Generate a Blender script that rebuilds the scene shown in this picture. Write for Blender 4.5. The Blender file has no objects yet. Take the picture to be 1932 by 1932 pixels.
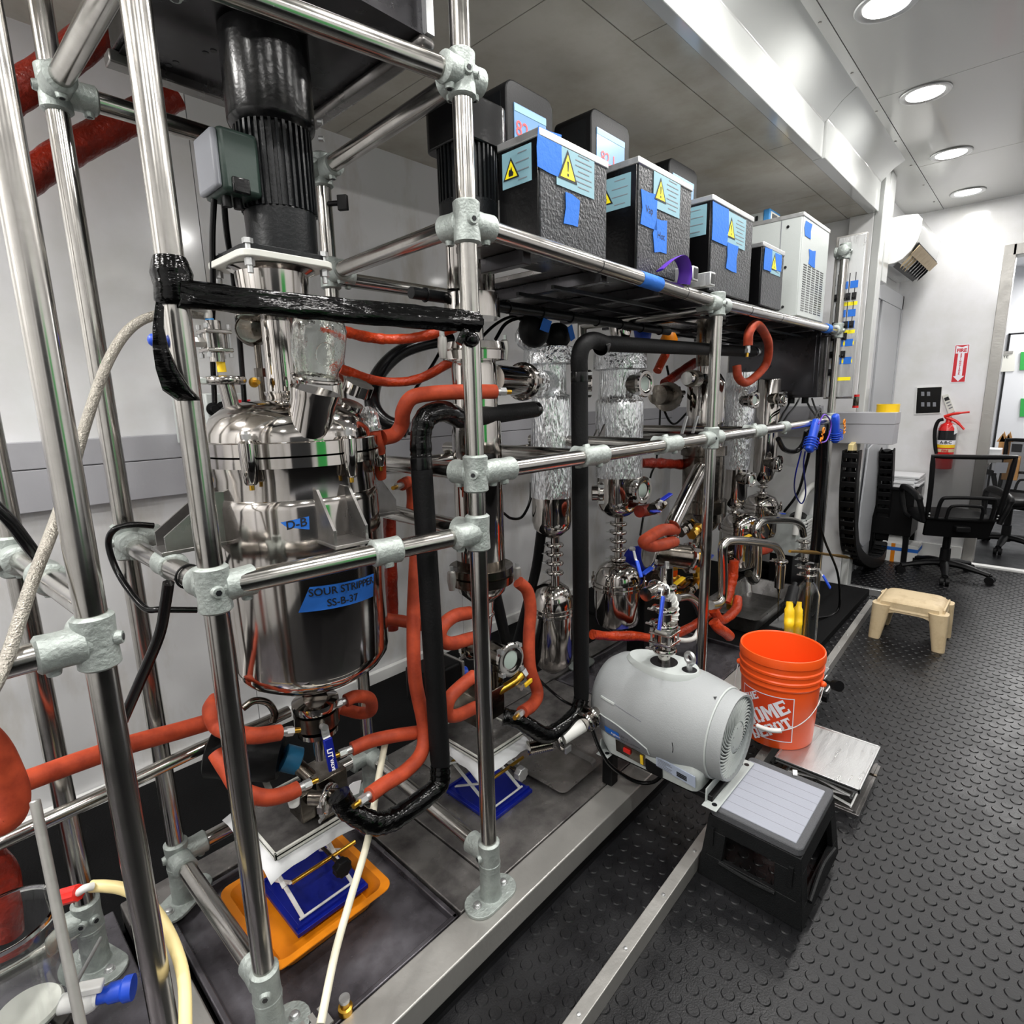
import bpy, math, random
from mathutils import Vector as V, Matrix
random.seed(7)
sc = bpy.context.scene
COL = sc.collection
PI = math.pi

# ------------------------------------------------------------------ camera
RC = ((0.68240583, -0.7306133, -0.02294559),      # camera right in world axes
      (-0.15845254, -0.11720758, -0.98038522),    # camera down
      (0.71359308, 0.67265637, -0.19575067))      # camera forward
CR_, CD_, CF_ = V(RC[0]), V(RC[1]), V(RC[2])
CAM = V((0, 0, 1.45))
F = 1065.0
cam = bpy.data.cameras.new('camera')
cam.sensor_width = 36.0
cam.lens = F / 1932 * 36
cam.clip_start = 0.02
camo = bpy.data.objects.new('camera', cam)
COL.objects.link(camo)
m = Matrix.Identity(4)
for i in range(3):
    m[i][0] = CR_[i]; m[i][1] = -CD_[i]; m[i][2] = -CF_[i]; m[i][3] = CAM[i]
camo.matrix_world = m
sc.camera = camo

# ------------------------------------------------------------------ world, lamps, exposure
w = bpy.data.worlds.new('world'); sc.world = w; w.use_nodes = True
w.node_tree.nodes['Background'].inputs[0].default_value = (0.8, 0.85, 0.9, 1)
w.node_tree.nodes['Background'].inputs[1].default_value = 0.35
sc.view_settings.view_transform = 'Standard'
sc.view_settings.look = 'None'
sc.view_settings.exposure = 0.1
sc.view_settings.gamma = 1.0
sc.view_settings.use_curve_mapping = False
LAMP_XY = [(x, y) for y in (0.62, -0.75) for x in (-0.95, 0.0, 0.93, 1.86, 2.77, 3.67, 4.67, 5.63)]
CEIL = 2.87
def area(name, loc, size, power, col=(1, .98, .95), rot=(0, 0, 0), sy=None):
    l = bpy.data.lights.new(name, 'AREA'); l.energy = power; l.color = col
    l.shape = 'DISK' if sy is None else 'RECTANGLE'; l.size = size
    if sy: l.size_y = sy
    o = bpy.data.objects.new(name, l); COL.objects.link(o); o.location = loc; o.rotation_euler = rot
    return o
for i, (x, y) in enumerate(LAMP_XY):
    area('downlight_lamp', (x, y, CEIL - 0.012), 0.15, {2.77: 13, 3.67: 10, 4.67: 7, 5.63: 4.5}.get(x, 14))
FILL_LAMPS = [(-.75, 1.75), (-1.35, 1.35)]  # two unseen lamps added in the low ceiling to brighten the left wall
for (x, y) in FILL_LAMPS:
    area('added_fill_lamp', (x, y, 2.588), 0.15, 24)
for x in (7.3, 8.6):
    area('far_room_lamp', (x, -0.3, 2.7), 0.5, 40)

# ------------------------------------------------------------------ pixel / world helpers (1932 x 1932 frame)
def ray(px, py):
    return CR_ * ((px - 966) / F) + CD_ * ((py - 966) / F) + CF_
def at(px, py, x=None, y=None, z=None):
    d = ray(px, py)
    t = x / d.x if x is not None else (y / d.y if y is not None else (z - CAM.z) / d.z)
    return CAM + d * t
def proj(p):
    q = V(p) - CAM; zc = q.dot(CF_)
    return 966 + F * q.dot(CR_) / zc, 966 + F * q.dot(CD_) / zc
def vz(x, y, py):
    lo, hi = -1.0, 4.0
    for _ in range(50):
        mm = (lo + hi) / 2
        if proj((x, y, mm))[1] > py: lo = mm
        else: hi = mm
    return lo
def fz(x, y, r, py):                      # height of an upright cylinder's near side seen at image row py
    d = math.hypot(x, y); k = (d - r) / d
    return vz(x * k, y * k, py)
def m_at(p, wpx):                         # metres of a wpx wide upright thing at p
    q = V(p) - CAM; zc = q.dot(CF_); t = q.dot(CR_) / zc
    return wpx * zc / F / math.sqrt(1 + t * t)

# ------------------------------------------------------------------ mesh builder
def perp(d):
    d = V(d).normalized()
    a = V((0, 0, 1)) if abs(d.z) < .9 else V((1, 0, 0))
    u = d.cross(a).normalized()
    return u, d.cross(u).normalized(), d
def cr(pts, n=6, closed=False):           # Catmull-Rom through points
    P = [V(p) for p in pts]
    if len(P) < 3: return P
    out = []
    N = len(P)
    for i in range(N if closed else N - 1):
        if closed: a, b, c, d = P[i - 1], P[i], P[(i + 1) % N], P[(i + 2) % N]
        else:
            b, c = P[i], P[i + 1]
            a = P[i - 1] if i else b * 2 - c
            d = P[i + 2] if i + 2 < N else c * 2 - b
        for k in range(n):
            t = k / n
            out.append(((b * 2) + (c - a) * t + (a * 2 - b * 5 + c * 4 - d) * t * t + (b * 3 - a - c * 3 + d) * t ** 3) * .5)
    if not closed: out.append(P[-1])
    return out
class MB:
    def __init__(s): s.v = []; s.f = []
    def add(s, vs, fs):
        o = len(s.v); s.v += [tuple(p) for p in vs]; s.f += [tuple(i + o for i in f) for f in fs]; return s
    def box(s, a, b):
        x0, y0, z0 = a; x1, y1, z1 = b
        vs = [(x0, y0, z0), (x1, y0, z0), (x1, y1, z0), (x0, y1, z0), (x0, y0, z1), (x1, y0, z1), (x1, y1, z1), (x0, y1, z1)]
        return s.add(vs, [(0, 3, 2, 1), (4, 5, 6, 7), (0, 1, 5, 4), (1, 2, 6, 5), (2, 3, 7, 6), (3, 0, 4, 7)])
    def obox(s, c, ux, uy, uz):           # centre and three half-axis vectors
        c, ux, uy, uz = V(c), V(ux), V(uy), V(uz)
        if ux.cross(uy).dot(uz) < 0: uz = -uz
        vs = [c - ux - uy - uz, c + ux - uy - uz, c + ux + uy - uz, c - ux + uy - uz, c - ux - uy + uz, c + ux - uy + uz, c + ux + uy + uz, c - ux + uy + uz]
        return s.add(vs, [(0, 3, 2, 1), (4, 5, 6, 7), (0, 1, 5, 4), (1, 2, 6, 5), (2, 3, 7, 6), (3, 0, 4, 7)])
    def bar(s, p0, p1, w, h, up=(0, 0, 1)):
        p0, p1 = V(p0), V(p1); d = (p1 - p0); n = d.normalized(); u = n.cross(V(up))
        u = u.normalized() if u.length > 1e-4 else perp(n)[0]; v = u.cross(n)
        return s.obox((p0 + p1) / 2, d / 2, u * w / 2, v * h / 2)
    def rings(s, rings, cap0=True, cap1=True, closed=False):
        n = len(rings[0]); vs = [p for r in rings for p in r]; fs = []
        R = len(rings)
        for i in range(R if closed else R - 1):
            a, b = i * n, ((i + 1) % R) * n
            for j in range(n): fs.append((a + j, a + (j + 1) % n, b + (j + 1) % n, b + j))
        if not closed:
            if cap0: fs.append(tuple(range(n))[::-1])
            if cap1: fs.append(tuple(range((R - 1) * n, R * n)))
        return s.add(vs, fs)
    def lathe(s, p, d, prof, seg=32, cap0=True, cap1=True):
        u, v, d = perp(d); p = V(p); rs = []
        for h, r in prof:
            rs.append([p + d * h + (u * math.cos(2 * PI * k / seg) + v * math.sin(2 * PI * k / seg)) * max(r, 1e-4) for k in range(seg)])
        return s.rings(rs, cap0, cap1)
    def cyl(s, p0, p1, r0, r1=None, seg=24):
        p0, p1 = V(p0), V(p1); L = (p1 - p0).length
        return s.lathe(p0, p1 - p0, [(0, r0), (L, r0 if r1 is None else r1)], seg)
    def tube(s, pts, r, seg=14, n=6, closed=False, flat=1.0, wob=0.0):
        P = cr(pts, n, closed); N = len(P); rs = []
        u = None
        for i in range(N):
            a = P[i - 1] if (i or closed) else P[i]; b = P[(i + 1) % N] if (i < N - 1 or closed) else P[i]
            t = (b - a); t = t.normalized() if t.length > 1e-7 else V((0, 0, 1))
            if u is None: u = perp(t)[0]
            u = (u - t * u.dot(t)); u = u.normalized() if u.length > 1e-5 else perp(t)[0]
            v = t.cross(u)
            rr = r[min(len(r) - 1, int(round(i / max(1, N - 1) * (len(r) - 1))))] if isinstance(r, (list, tuple)) else r
            if wob: rr *= 1 + random.uniform(-wob, wob)
            rs.append([P[i] + (u * math.cos(2 * PI * k / seg) + v * math.sin(2 * PI * k / seg) * flat) * rr for k in range(seg)])
        return s.rings(rs, True, True, closed)
    def torus(s, c, d, R, r, seg=28, ts=10):
        u, v, d = perp(d); c = V(c); rs = []
        for i in range(seg):
            a = 2 * PI * i / seg; e = u * math.cos(a) + v * math.sin(a)
            rs.append([c + e * (R + r * math.cos(2 * PI * k / ts)) + d * (r * math.sin(2 * PI * k / ts)) for k in range(ts)])
        return s.rings(rs, closed=True)
    def sphere(s, c, r, seg=16, sx=1, sy=1, sz=1):
        c = V(c); rs = []
        for i in range(seg // 2 + 1):
            a = PI * i / (seg // 2); rr = max(math.sin(a), 1e-3) * r
            rs.append([c + V((rr * math.cos(2 * PI * k / seg) * sx, rr * math.sin(2 * PI * k / seg) * sy, -r * math.cos(a) * sz)) for k in range(seg)])
        return s.rings(rs)
    def prism(s, pts, ex):
        pts = [V(p) for p in pts]; ex = V(ex); n = len(pts)
        fs = [tuple(range(n))[::-1], tuple(range(n, 2 * n))] + [(i, (i + 1) % n, n + (i + 1) % n, n + i) for i in range(n)]
        return s.add(pts + [p + ex for p in pts], fs)
    def quad(s, a, b, c, d): return s.add([a, b, c, d], [(0, 1, 2, 3)])
    def hexnut(s, p0, p1, r): return s.cyl(p0, p1, r, seg=6)
def stadium(c, L, r, ang=0, n=10):        # outline of a long plate with round ends
    out = []
    for i in range(n + 1):
        a = -PI / 2 + PI * i / n; out.append((L / 2 + r * math.cos(a), r * math.sin(a)))
    for i in range(n + 1):
        a = PI / 2 + PI * i / n; out.append((-L / 2 + r * math.cos(a), r * math.sin(a)))
    ca, sa = math.cos(ang), math.sin(ang)
    return [(c[0] + x * ca - y * sa, c[1] + x * sa + y * ca, c[2]) for x, y in out]
def rrect(w, h, r, n=4):
    out = []
    for cx, cy, a0 in ((w / 2 - r, h / 2 - r, 0), (-w / 2 + r, h / 2 - r, 90), (-w / 2 + r, -h / 2 + r, 180), (w / 2 - r, -h / 2 + r, 270)):
        for k in range(n + 1):
            a = math.radians(a0 + 90 * k / n); out.append((cx + r * math.cos(a), cy + r * math.sin(a)))
    return out
def link(name, me, mat, parent=None):
    o = bpy.data.objects.new(name, me); COL.objects.link(o)
    if mat is not None: me.materials.append(mat)
    if parent is not None:
        o.parent = parent; o.matrix_parent_inverse = WM[parent.name].inverted()
    WM[o.name] = Matrix.Identity(4)
    return o
WM = {}
def obj(name, mb, mat, parent=None, bev=0.0, ang=38, sub=0):
    me = bpy.data.meshes.new(name); me.from_pydata(mb.v, [], mb.f); me.validate(); me.update()
    for p in me.polygons: p.use_smooth = True
    me.set_sharp_from_angle(angle=math.radians(ang))
    o = link(name, me, mat, parent)
    if sub:
        q = o.modifiers.new('sub', 'SUBSURF'); q.levels = sub; q.render_levels = sub
    if bev:
        b = o.modifiers.new('bev', 'BEVEL'); b.width = bev; b.segments = 2; b.limit_method = 'ANGLE'; b.angle_limit = math.radians(40); b.harden_normals = False
    return o
def thing(name, label, cat, loc=(0, 0, 0), group=None):
    o = bpy.data.objects.new(name, None); COL.objects.link(o); o.location = loc; o.empty_display_size = .05
    WM[o.name] = Matrix.Translation(V(loc))
    return tag(o, label, cat, group)
def tag(o, label, cat, group=None):
    o['label'] = label; o['category'] = cat
    if group: o['group'] = group
    return o
def struct(name, mb, mat, parent=None, bev=0.0, label=None):
    o = obj(name, mb, mat, parent, bev)
    if parent is None: o['kind'] = 'structure'
    if label: o['label'] = label
    return o
def dup(root, loc, label, group=None, rz=0.0):
    r = root.copy(); COL.objects.link(r); r.location = loc; r.rotation_euler.z += rz; r['label'] = label
    if group: r['group'] = group
    for ch in list(root.children):
        c = ch.copy(); COL.objects.link(c); k = ch.matrix_parent_inverse.copy(); c.parent = r; c.matrix_parent_inverse = k
        for g in ch.children:
            d = g.copy(); COL.objects.link(d); k = g.matrix_parent_inverse.copy(); d.parent = c; d.matrix_parent_inverse = k
    return r
def text(s, size, off=0.0, ext=0.0, align='CENTER'):      # text as a flat triangulated mesh: (verts2d, faces)
    cu = bpy.data.curves.new('t', 'FONT'); cu.body = s; cu.size = size; cu.offset = off; cu.extrude = ext
    cu.align_x = align; cu.align_y = 'CENTER'; cu.resolution_u = 3
    o = bpy.data.objects.new('t', cu); COL.objects.link(o)
    dg = bpy.context.evaluated_depsgraph_get()
    me = bpy.data.meshes.new_from_object(o.evaluated_get(dg))
    vs = [(v.co.x, v.co.y) for v in me.vertices]; fs = [tuple(p.vertices) for p in me.polygons]
    bpy.data.objects.remove(o); bpy.data.meshes.remove(me)
    return vs, fs
def put_text(mb, s, o, right, up, size, off=0.0, align='CENTER', rot=0.0, sx=1.0):
    vs, fs = text(s, size, off, 0, align); o, r, u = V(o), V(right).normalized(), V(up).normalized()
    c, n = math.cos(rot), math.sin(rot)
    mb.add([o + r * ((x * c - y * n) * sx) + u * (x * n + y * c) for x, y in vs], fs)
    return mb

# ------------------------------------------------------------------ materials
def hexc(h):
    c = [int(h[i:i + 2], 16) / 255 for i in (0, 2, 4)]
    return tuple(x / 12.92 if x <= .04045 else ((x + .055) / 1.055) ** 2.4 for x in c)
def mat(name, col, rough=.5, metal=0.0, bump=0.0, scale=40.0, stretch=(1, 1, 1), var=0.0, vscale=6.0, vcol=None, emit=0.0, trans=0.0, coat=0.0, rvar=0.0, kind='noise', ior=1.45, detail=4, alpha=1.0, spec=None, vlo=.35, vhi=.65):
    if isinstance(col, str): col = hexc(col)
    if isinstance(vcol, str): vcol = hexc(vcol)
    mt = bpy.data.materials.new(name); mt.use_nodes = True
    nt = mt.node_tree; b = nt.nodes['Principled BSDF']; N = nt.nodes.new; L = nt.links.new
    b.inputs['Base Color'].default_value = (*col, 1); b.inputs['Roughness'].default_value = rough; b.inputs['Metallic'].default_value = metal
    b.inputs['IOR'].default_value = ior
    if spec is not None: b.inputs['Specular IOR Level'].default_value = spec
    if coat: b.inputs['Coat Weight'].default_value = coat; b.inputs['Coat Roughness'].default_value = .08
    if trans: b.inputs['Transmission Weight'].default_value = trans
    if alpha < 1: b.inputs['Alpha'].default_value = alpha
    if emit: b.inputs['Emission Color'].default_value = (*col, 1); b.inputs['Emission Strength'].default_value = emit
    if bump or var or rvar:
        tc = N('ShaderNodeTexCoord'); mp = N('ShaderNodeMapping'); mp.inputs['Scale'].default_value = stretch
        L(tc.outputs['Object'], mp.inputs['Vector'])
    if bump:
        if kind == 'voronoi':
            t = N('ShaderNodeTexVoronoi'); t.feature = 'DISTANCE_TO_EDGE'; t.inputs['Scale'].default_value = scale; out = t.outputs['Distance']
        elif kind == 'wave':
            t = N('ShaderNodeTexWave'); t.inputs['Scale'].default_value = scale; t.inputs['Distortion'].default_value = 6; t.inputs['Detail'].default_value = 3; t.inputs['Detail Scale'].default_value = 2; out = t.outputs['Fac']
        else:
            t = N('ShaderNodeTexNoise'); t.inputs['Scale'].default_value = scale; t.inputs['Detail'].default_value = detail; out = t.outputs['Fac']
        L(mp.outputs[0], t.inputs['Vector'])
        bp = N('ShaderNodeBump'); bp.inputs['Strength'].default_value = min(1, bump); bp.inputs['Distance'].default_value = .004 * max(1, bump)
        L(out, bp.inputs['Height']); L(bp.outputs[0], b.inputs['Normal'])
    if var or rvar:
        t2 = N('ShaderNodeTexNoise'); t2.inputs['Scale'].default_value = vscale; t2.inputs['Detail'].default_value = 6; t2.inputs['Roughness'].default_value = .62
        L(mp.outputs[0], t2.inputs['Vector'])
        rp = N('ShaderNodeMapRange'); rp.inputs['From Min'].default_value = vlo; rp.inputs['From Max'].default_value = vhi; L(t2.outputs['Fac'], rp.inputs['Value'])
        if var:
            mx = N('ShaderNodeMix'); mx.data_type = 'RGBA'
            c2 = vcol if vcol else tuple(max(0, c * (1 - var)) for c in col)
            mx.inputs['A'].default_value = (*col, 1); mx.inputs['B'].default_value = (*c2, 1); L(rp.outputs[0], mx.inputs['Factor']); L(mx.outputs['Result'], b.inputs['Base Color'])
        if rvar:
            r2 = N('ShaderNodeMapRange'); r2.inputs['To Min'].default_value = max(.03, rough - rvar); r2.inputs['To Max'].default_value = rough + rvar
            L(rp.outputs[0], r2.inputs['Value']); L(r2.outputs[0], b.inputs['Roughness'])
    return mt
M = {}
M['wall'] = mat('white_gloss_panel', 'e3e3e6', .13, 0, .07, 2, coat=.3, var=.05, vscale=2.5, vcol='d6d6d4')
M['wall_dirty'] = mat('stained_white_panel', 'cfcfd0', .25, 0, .1, 3, (1, 1, .35), coat=.2, var=.2, vscale=5, vcol='a79f90', vlo=.5, vhi=.85)
M['ceil'] = mat('glossy_ceiling_panel', 'b9b9b6', .2, 0, .1, 1.6, coat=.3)
M['slide_ceil'] = mat('stained_low_ceiling', 'c4c0b6', .17, .1, .12, 2.5, var=.25, vscale=3, vcol='a59d8c', vlo=.4, vhi=.8)
M['gloss'] = mat('gloss_white_metal', 'bfc1bf', .13, 0, .08, 2.2, coat=.4)
M['ledge'] = mat('grey_laminate', 'a3a3a8', .4, 0, .08, 90)
M['floor'] = mat('black_coin_rubber', '0d0d0f', .36, 0, .2, 220, var=.4, vscale=8, vcol='171719', rvar=.07, spec=.42)
M['mat_black'] = mat('black_floor_mat', '0b0b0c', .8, 0, .4, 160, spec=.15)
M['alu'] = mat('aluminium', 'c3c4c4', .35, .85, .15, 60, (1, 8, 1), rvar=.08)
M['alu_dull'] = mat('dull_aluminium', 'a6a4a0', .4, .6, .2, 60, rvar=.1)
M['pipe'] = mat('brushed_stainless_pipe', 'bab7b2', .2, 1, .03, 6, (1, 1, 1), var=.18, vscale=14, rvar=.05)
M['galv'] = mat('galvanised_casting', 'a9b0ac', .52, .55, .55, 130, var=.22, vscale=30)
M['steel'] = mat('polished_stainless', 'c4bfba', .1, 1, .1, 7, (1, 1, .25), var=.25, vscale=9, rvar=.05)
M['steel_dk'] = mat('stained_stainless', '8b857d', .2, 1, .2, 20, var=.45, vscale=14, vcol='4a4239', rvar=.1)
M['sheet'] = mat('stainless_sheet', '9d9b9a', .3, .9, .1, 12, var=.35, vscale=4, vcol='6b6865', rvar=.12)
M['sheet_dk'] = mat('dark_mirror_sheet', '4a494c', .25, .85, .08, 10, var=.3, vscale=4, rvar=.08)
M['deck'] = mat('worn_deck_steel', '8d8a87', .34, .6, .2, 30, var=.5, vscale=7, vcol='4d4a4a', rvar=.14)
M['pan'] = mat('drip_pan_steel', '77747a', .26, .6, .15, 12, var=.5, vscale=5, vcol='3c393d', rvar=.1)
M['foil'] = mat('crinkled_foil', 'eceef0', .24, .9, 2.6, 48, (1.8, 1.8, .42), detail=2)
M['foil2'] = mat('crumpled_foil', 'eceef0', .24, .9, 2.6, 62, (1, 1, .7), detail=2)
M['red'] = mat('red_silicone_sleeve', 'b2472a', .6, 0, .2, 50, var=.22, vscale=20, vcol='8c331e', spec=.3)
M['redtape'] = mat('dark_red_tape', '8a2413', .28, 0, 1.2, 70, var=.35, vscale=25)
M['orange_wrap'] = mat('orange_red_tape', 'c23e16', .32, 0, 1.2, 80, var=.35, vscale=25)
M['foam'] = mat('black_foam_sleeve', '0e0e0f', .6, 0, .3, 150, spec=.2)
M['film'] = mat('black_stretch_film', '030303', .14, 0, .9, 45, (.4, .4, 1.6), spec=.28)
M['black'] = mat('black_plastic', '101011', .45, 0, .1, 200, spec=.18)
M['black_gloss'] = mat('black_gloss_paint', '09090a', .22, 0, .12, 90, spec=.35)
M['fin'] = mat('black_cast_motor', '0e1012', .34, .1, .15, 160, spec=.35)
M['green_box'] = mat('dark_green_black_plastic', '20302a', .45, 0, .1, 120)
M['hammer'] = mat('black_hammertone', '3b3d40', .33, .55, .8, 120, var=.45, vscale=120, vcol='1b1c1e')
M['navy_blue'] = mat('blue_anodised', '10218f', .33, .35, .1, 80)
M['blue'] = mat('blue_plastic', '1d49c0', .38)
M['teal'] = mat('teal_rubber', '17587a', .5)
M['tape'] = mat('blue_masking_tape', '2168c4', .7, 0, .3, 90)
M['labelblue'] = mat('pale_blue_label', '7aa0ac', .45)
M['yellow'] = mat('yellow_plastic', 'f0c51c', .4)
M['rating'] = mat('rating_label', 'a9b3c6', .45)
M['warn'] = mat('warning_yellow', 'f3e31c', .45)
M['brass'] = mat('brass', 'c79a3c', .3, 1, .15, 50)
M['orange'] = mat('orange_tray_plastic', 'f08d12', .42, 0, .12, 60, var=.2, vscale=5)
M['bucket'] = mat('orange_bucket_plastic', 'f2581c', .36, 0, .06, 30, spec=.5)
M['bucket_dk'] = mat('darker_orange_print', 'd9441d', .4)
M['white'] = mat('white_plastic', 'e4e4e2', .4)
M['offwhite'] = mat('off_white_enamel', 'd2d2cb', .4)
M['paper'] = mat('white_paper', 'dfe0e2', .8, 0, .4, 30)
M['pumpgrey'] = mat('pale_grey_cast_housing', '979a9b', .45, 0, .2, 250, var=.06, vscale=4)
M['pumplt'] = mat('light_grey_enamel', 'b3b8b6', .45, 0, .1, 120)
M['pumpdk'] = mat('mid_grey_plastic', '787a80', .5)
M['beige'] = mat('beige_plastic', 'c9b592', .55, 0, .15, 60, var=.3, vscale=14, vcol='a8906c', vlo=.5, vhi=.8)
M['stoolblk'] = mat('textured_black_plastic', '121314', .5, 0, .4, 300, spec=.25)
M['stoolrim'] = mat('dark_grey_rubber_rim', '4b4c4f', .7, 0, .6, 350)
M['stoolpad'] = mat('pale_grey_pad', '8f929c', .65, 0, .15, 200)
M['glass'] = mat('clear_glass', (.93, .95, .94), .02, trans=1, ior=1.45)
M['glass_thick'] = mat('jar_glass', (.97, 1, .98), .03, trans=1, ior=1.4, bump=.25, scale=45)
M['sight'] = mat('sight_glass', (.35, .42, .38), .06, 0, coat=.6)
M['ink'] = mat('dark_ink', '17181c', .6)
M['redpl'] = mat('red_plastic', 'd8241c', .35)
M['signred'] = mat('sign_red', 'c8202c', .4)
M['cyl_red'] = mat('extinguisher_red', 'cc1f1f', .25, coat=.4)
M['yel_tube'] = mat('yellowed_tube', 'e3cf94', .4)
M['braid'] = mat('braided_steel', '9c978e', .35, .8, 1.0, 300)
M['white_hose'] = mat('white_hose', 'd4d4d0', .45)
M['wood'] = mat('cardboard', 'b98a55', .8)
M['bone'] = mat('bone_strip', 'd7d1bb', .5)
M['purple'] = mat('purple_tie', '5b2fa8', .5)
M['screen'] = mat('lit_screen', '5d7fa3', .3, emit=.32)
M['led'] = mat('red_digits', 'e03a3a', .4, emit=.8)
M['lamp'] = mat('lamp_diffuser', (1, .98, .94), .4, emit=14)
M['mesh'] = mat('black_mesh', '161617', .6, alpha=.72)
M['green'] = mat('green_lit_sheet', '2a9a45', .6)
M['dark_screen'] = mat('dark_panel_face', '17181b', .3)
M['skyblue'] = mat('light_blue_plastic', '3f88c4', .45)
M['printwhite'] = mat('print_white', 'eceaf2', .5)
M['far_wall'] = mat('far_room_white', 'd4d6da', .4)
M['doorgrey'] = mat('grey_door', 'b4b6ba', .35)
# ================================================================== the setting
SLC, YW, XF = 2.60, 2.40, 6.0             # low slide-out ceiling, back wall, far wall
struct('floor', MB().box((-1.7, -1.75, -.06), (9.6, 2.5, 0)), M['floor'])
fl = bpy.data.objects['floor']
mb = MB(); PITCH, RAD = .0465, .0170
ra = [(math.cos(2 * PI * k / 12), math.sin(2 * PI * k / 12)) for k in range(12)]
for i in range(125):
    for j in range(46):
        x = .2 + i * PITCH * .99; y = -1.15 + (j + .5 * (i % 2)) * PITCH
        if x > 5.9 or (y > .885 and x < 4.0): continue
        o = len(mb.v)
        mb.v += [(x + c * RAD, y + s * RAD, 0) for c, s in ra] + [(x + c * RAD * .86, y + s * RAD * .86, .0028) for c, s in ra]
        mb.f += [(o + k, o + (k + 1) % 12, o + 12 + (k + 1) % 12, o + 12 + k) for k in range(12)] + [tuple(range(o + 12, o + 24))]
c = obj('coin_studs', mb, M['floor'], fl, ang=25); c['kind'] = 'stuff'

wl = obj('wall_left', MB().box((-1.7, YW + .012, 0), (4.7, YW + .1, 2.7)), M['wall']); wl['kind'] = 'structure'
xs = [-1.7, -.34, .88, 2.1, 3.32, 4.62]
for i in range(5):
    g = MB().box((xs[i] + .0015, YW, 1.13), (xs[i + 1] - .0015, YW + .012, SLC))
    obj('wall_panel', g, M['wall_dirty' if i == 2 else 'wall'], wl)
    g = MB().box((xs[i] + .0015, YW, .0), (xs[i + 1] - .0015, YW + .012, 1.127))
    obj('wall_panel', g, M['wall_dirty'], wl)
g = obj('trim_1', MB().box((-1.7, YW - .035, 1.125), (4.62, YW, 1.262)), M['ledge'], bev=.003); g['kind'] = 'structure'
struct('ledge_board', MB().box((-1.7, YW - .037, 1.264), (4.62, YW, 1.352)), M['ledge'], g, bev=.003)
struct('baseboard_left', MB().box((-1.7, YW - .03, 0), (4.62, YW - .002, .085)), M['white'], bev=.003)

# low ceiling of the slide-out, in panels
lc = struct('ceiling_low', MB().box((-1.7, .99, SLC + .006), (4.72, YW + .1, SLC + .05)), M['dark_screen'])
cx = [-1.7, -.95, .27, 1.49, 2.71, 3.93, 4.62]
for i in range(6):
    obj('ceiling_panel', MB().box((cx[i] + .002, 1.148, SLC), (cx[i + 1] - .002, YW + .1, SLC + .006)), M['slide_ceil'], lc)
    obj('edge_panel', MB().box((cx[i] + .36, .99, SLC), (min(cx[i + 1] + .356, 4.62), 1.144, SLC + .006)), M['slide_ceil'], lc)
# fascia and cove between low and main ceiling
prof = [(.972, SLC - .004), (.972, 2.755), (.905, 2.825), (.842, CEIL), (.842, 2.95), (1.02, 2.95), (1.02, SLC - .004)]
struct('trim_2', MB().prism([(-1.7, y, z) for y, z in prof], (5.05, 0, 0)), M['gloss'], bev=.004)
pr2 = [(.96, SLC - .006), (.96, 2.77), (.895, 2.835), (.835, CEIL), (.842, 2.95), (1.02, 2.95), (1.02, SLC - .006)]
struct('trim_3', MB().prism([(3.352, y, z) for y, z in pr2], (1.22, 0, 0)), M['gloss'], bev=.004)
# main ceiling in 1.22 m sheets
ce = struct('ceiling', MB().box((-1.7, -1.75, CEIL + .008), (6.0, .9, CEIL + .06)), M['dark_screen'])
cuts = [-1.7, -1.32, -.10, 1.12, 2.34, 3.56, 4.78, 6.0]
for i in range(7):
    obj('ceiling_panel', MB().box((cuts[i] + .002, -1.75, CEIL), (cuts[i + 1] - .002, .80, CEIL + .008)), M['ceil'], ce)
obj('cover_strip', MB().box((-1.7, .803, CEIL - .002), (6.0, .86, CEIL + .008)), M['ceil'], ce)
for k in range(12): obj('screw', MB().cyl((.2 + k * .5, .83, CEIL - .006), (.2 + k * .5, .83, CEIL), .006, seg=8), M['alu_dull'], ce)

struct('ceiling_strip', MB().box((3.3, .855, CEIL - .001), (6.0, 1.06, CEIL + .03)), M['ceil'], ce)
# end of the slide-out, niche wall, far wall with doorway
struct('wall_end', MB().box((4.62, .985, 0), (4.74, YW + .1, SLC)), M['wall'])
struct('trim_4', MB().box((4.585, .935, 0), (4.70, .985, CEIL)), M['gloss'], bev=.006)
struct('trim_5', MB().box((4.58, .985, 0), (4.622, 1.13, SLC)), M['wall'], bev=.004)
struct('wall_niche', MB().box((4.70, 1.05, 0), (6.1, 1.16, CEIL)), M['wall'])
struct('trim_6', MB().box((4.70, .93, 2.18), (4.86, 1.05, CEIL)), M['gloss'], bev=.006)
struct('trim_7', MB().box((4.70, 1.0, 0), (4.76, 1.05, 2.2)), M['gloss'], bev=.004)
DY0, DY1, DZ = .335, -.80, 2.46
wf = struct('wall_far', MB().box((XF, DY0, 0), (XF + .12, 1.06, CEIL)).box((XF, -1.75, 0), (XF + .12, DY1, CEIL)).box((XF, DY1, DZ), (XF + .12, DY0, CEIL)), M['wall'])
struct('trim_8', MB().box((XF - .015, DY0 - .02, 0), (XF + .135, DY0 + .055, DZ + .06)).box((XF - .015, DY1 - .055, 0), (XF + .135, DY1 + .02, DZ + .06)).box((XF - .015, DY1, DZ - .02), (XF + .135, DY0, DZ + .06)), M['alu_dull'], bev=.003)
struct('trim_9', MB().box((XF - .10, -1.75, 0), (XF - .03, 1.05, .014)), M['white'])
struct('baseboard_far', MB().box((XF - .02, DY0 + .06, 0), (XF, 1.05, .13)), M['white'], bev=.003)
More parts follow.
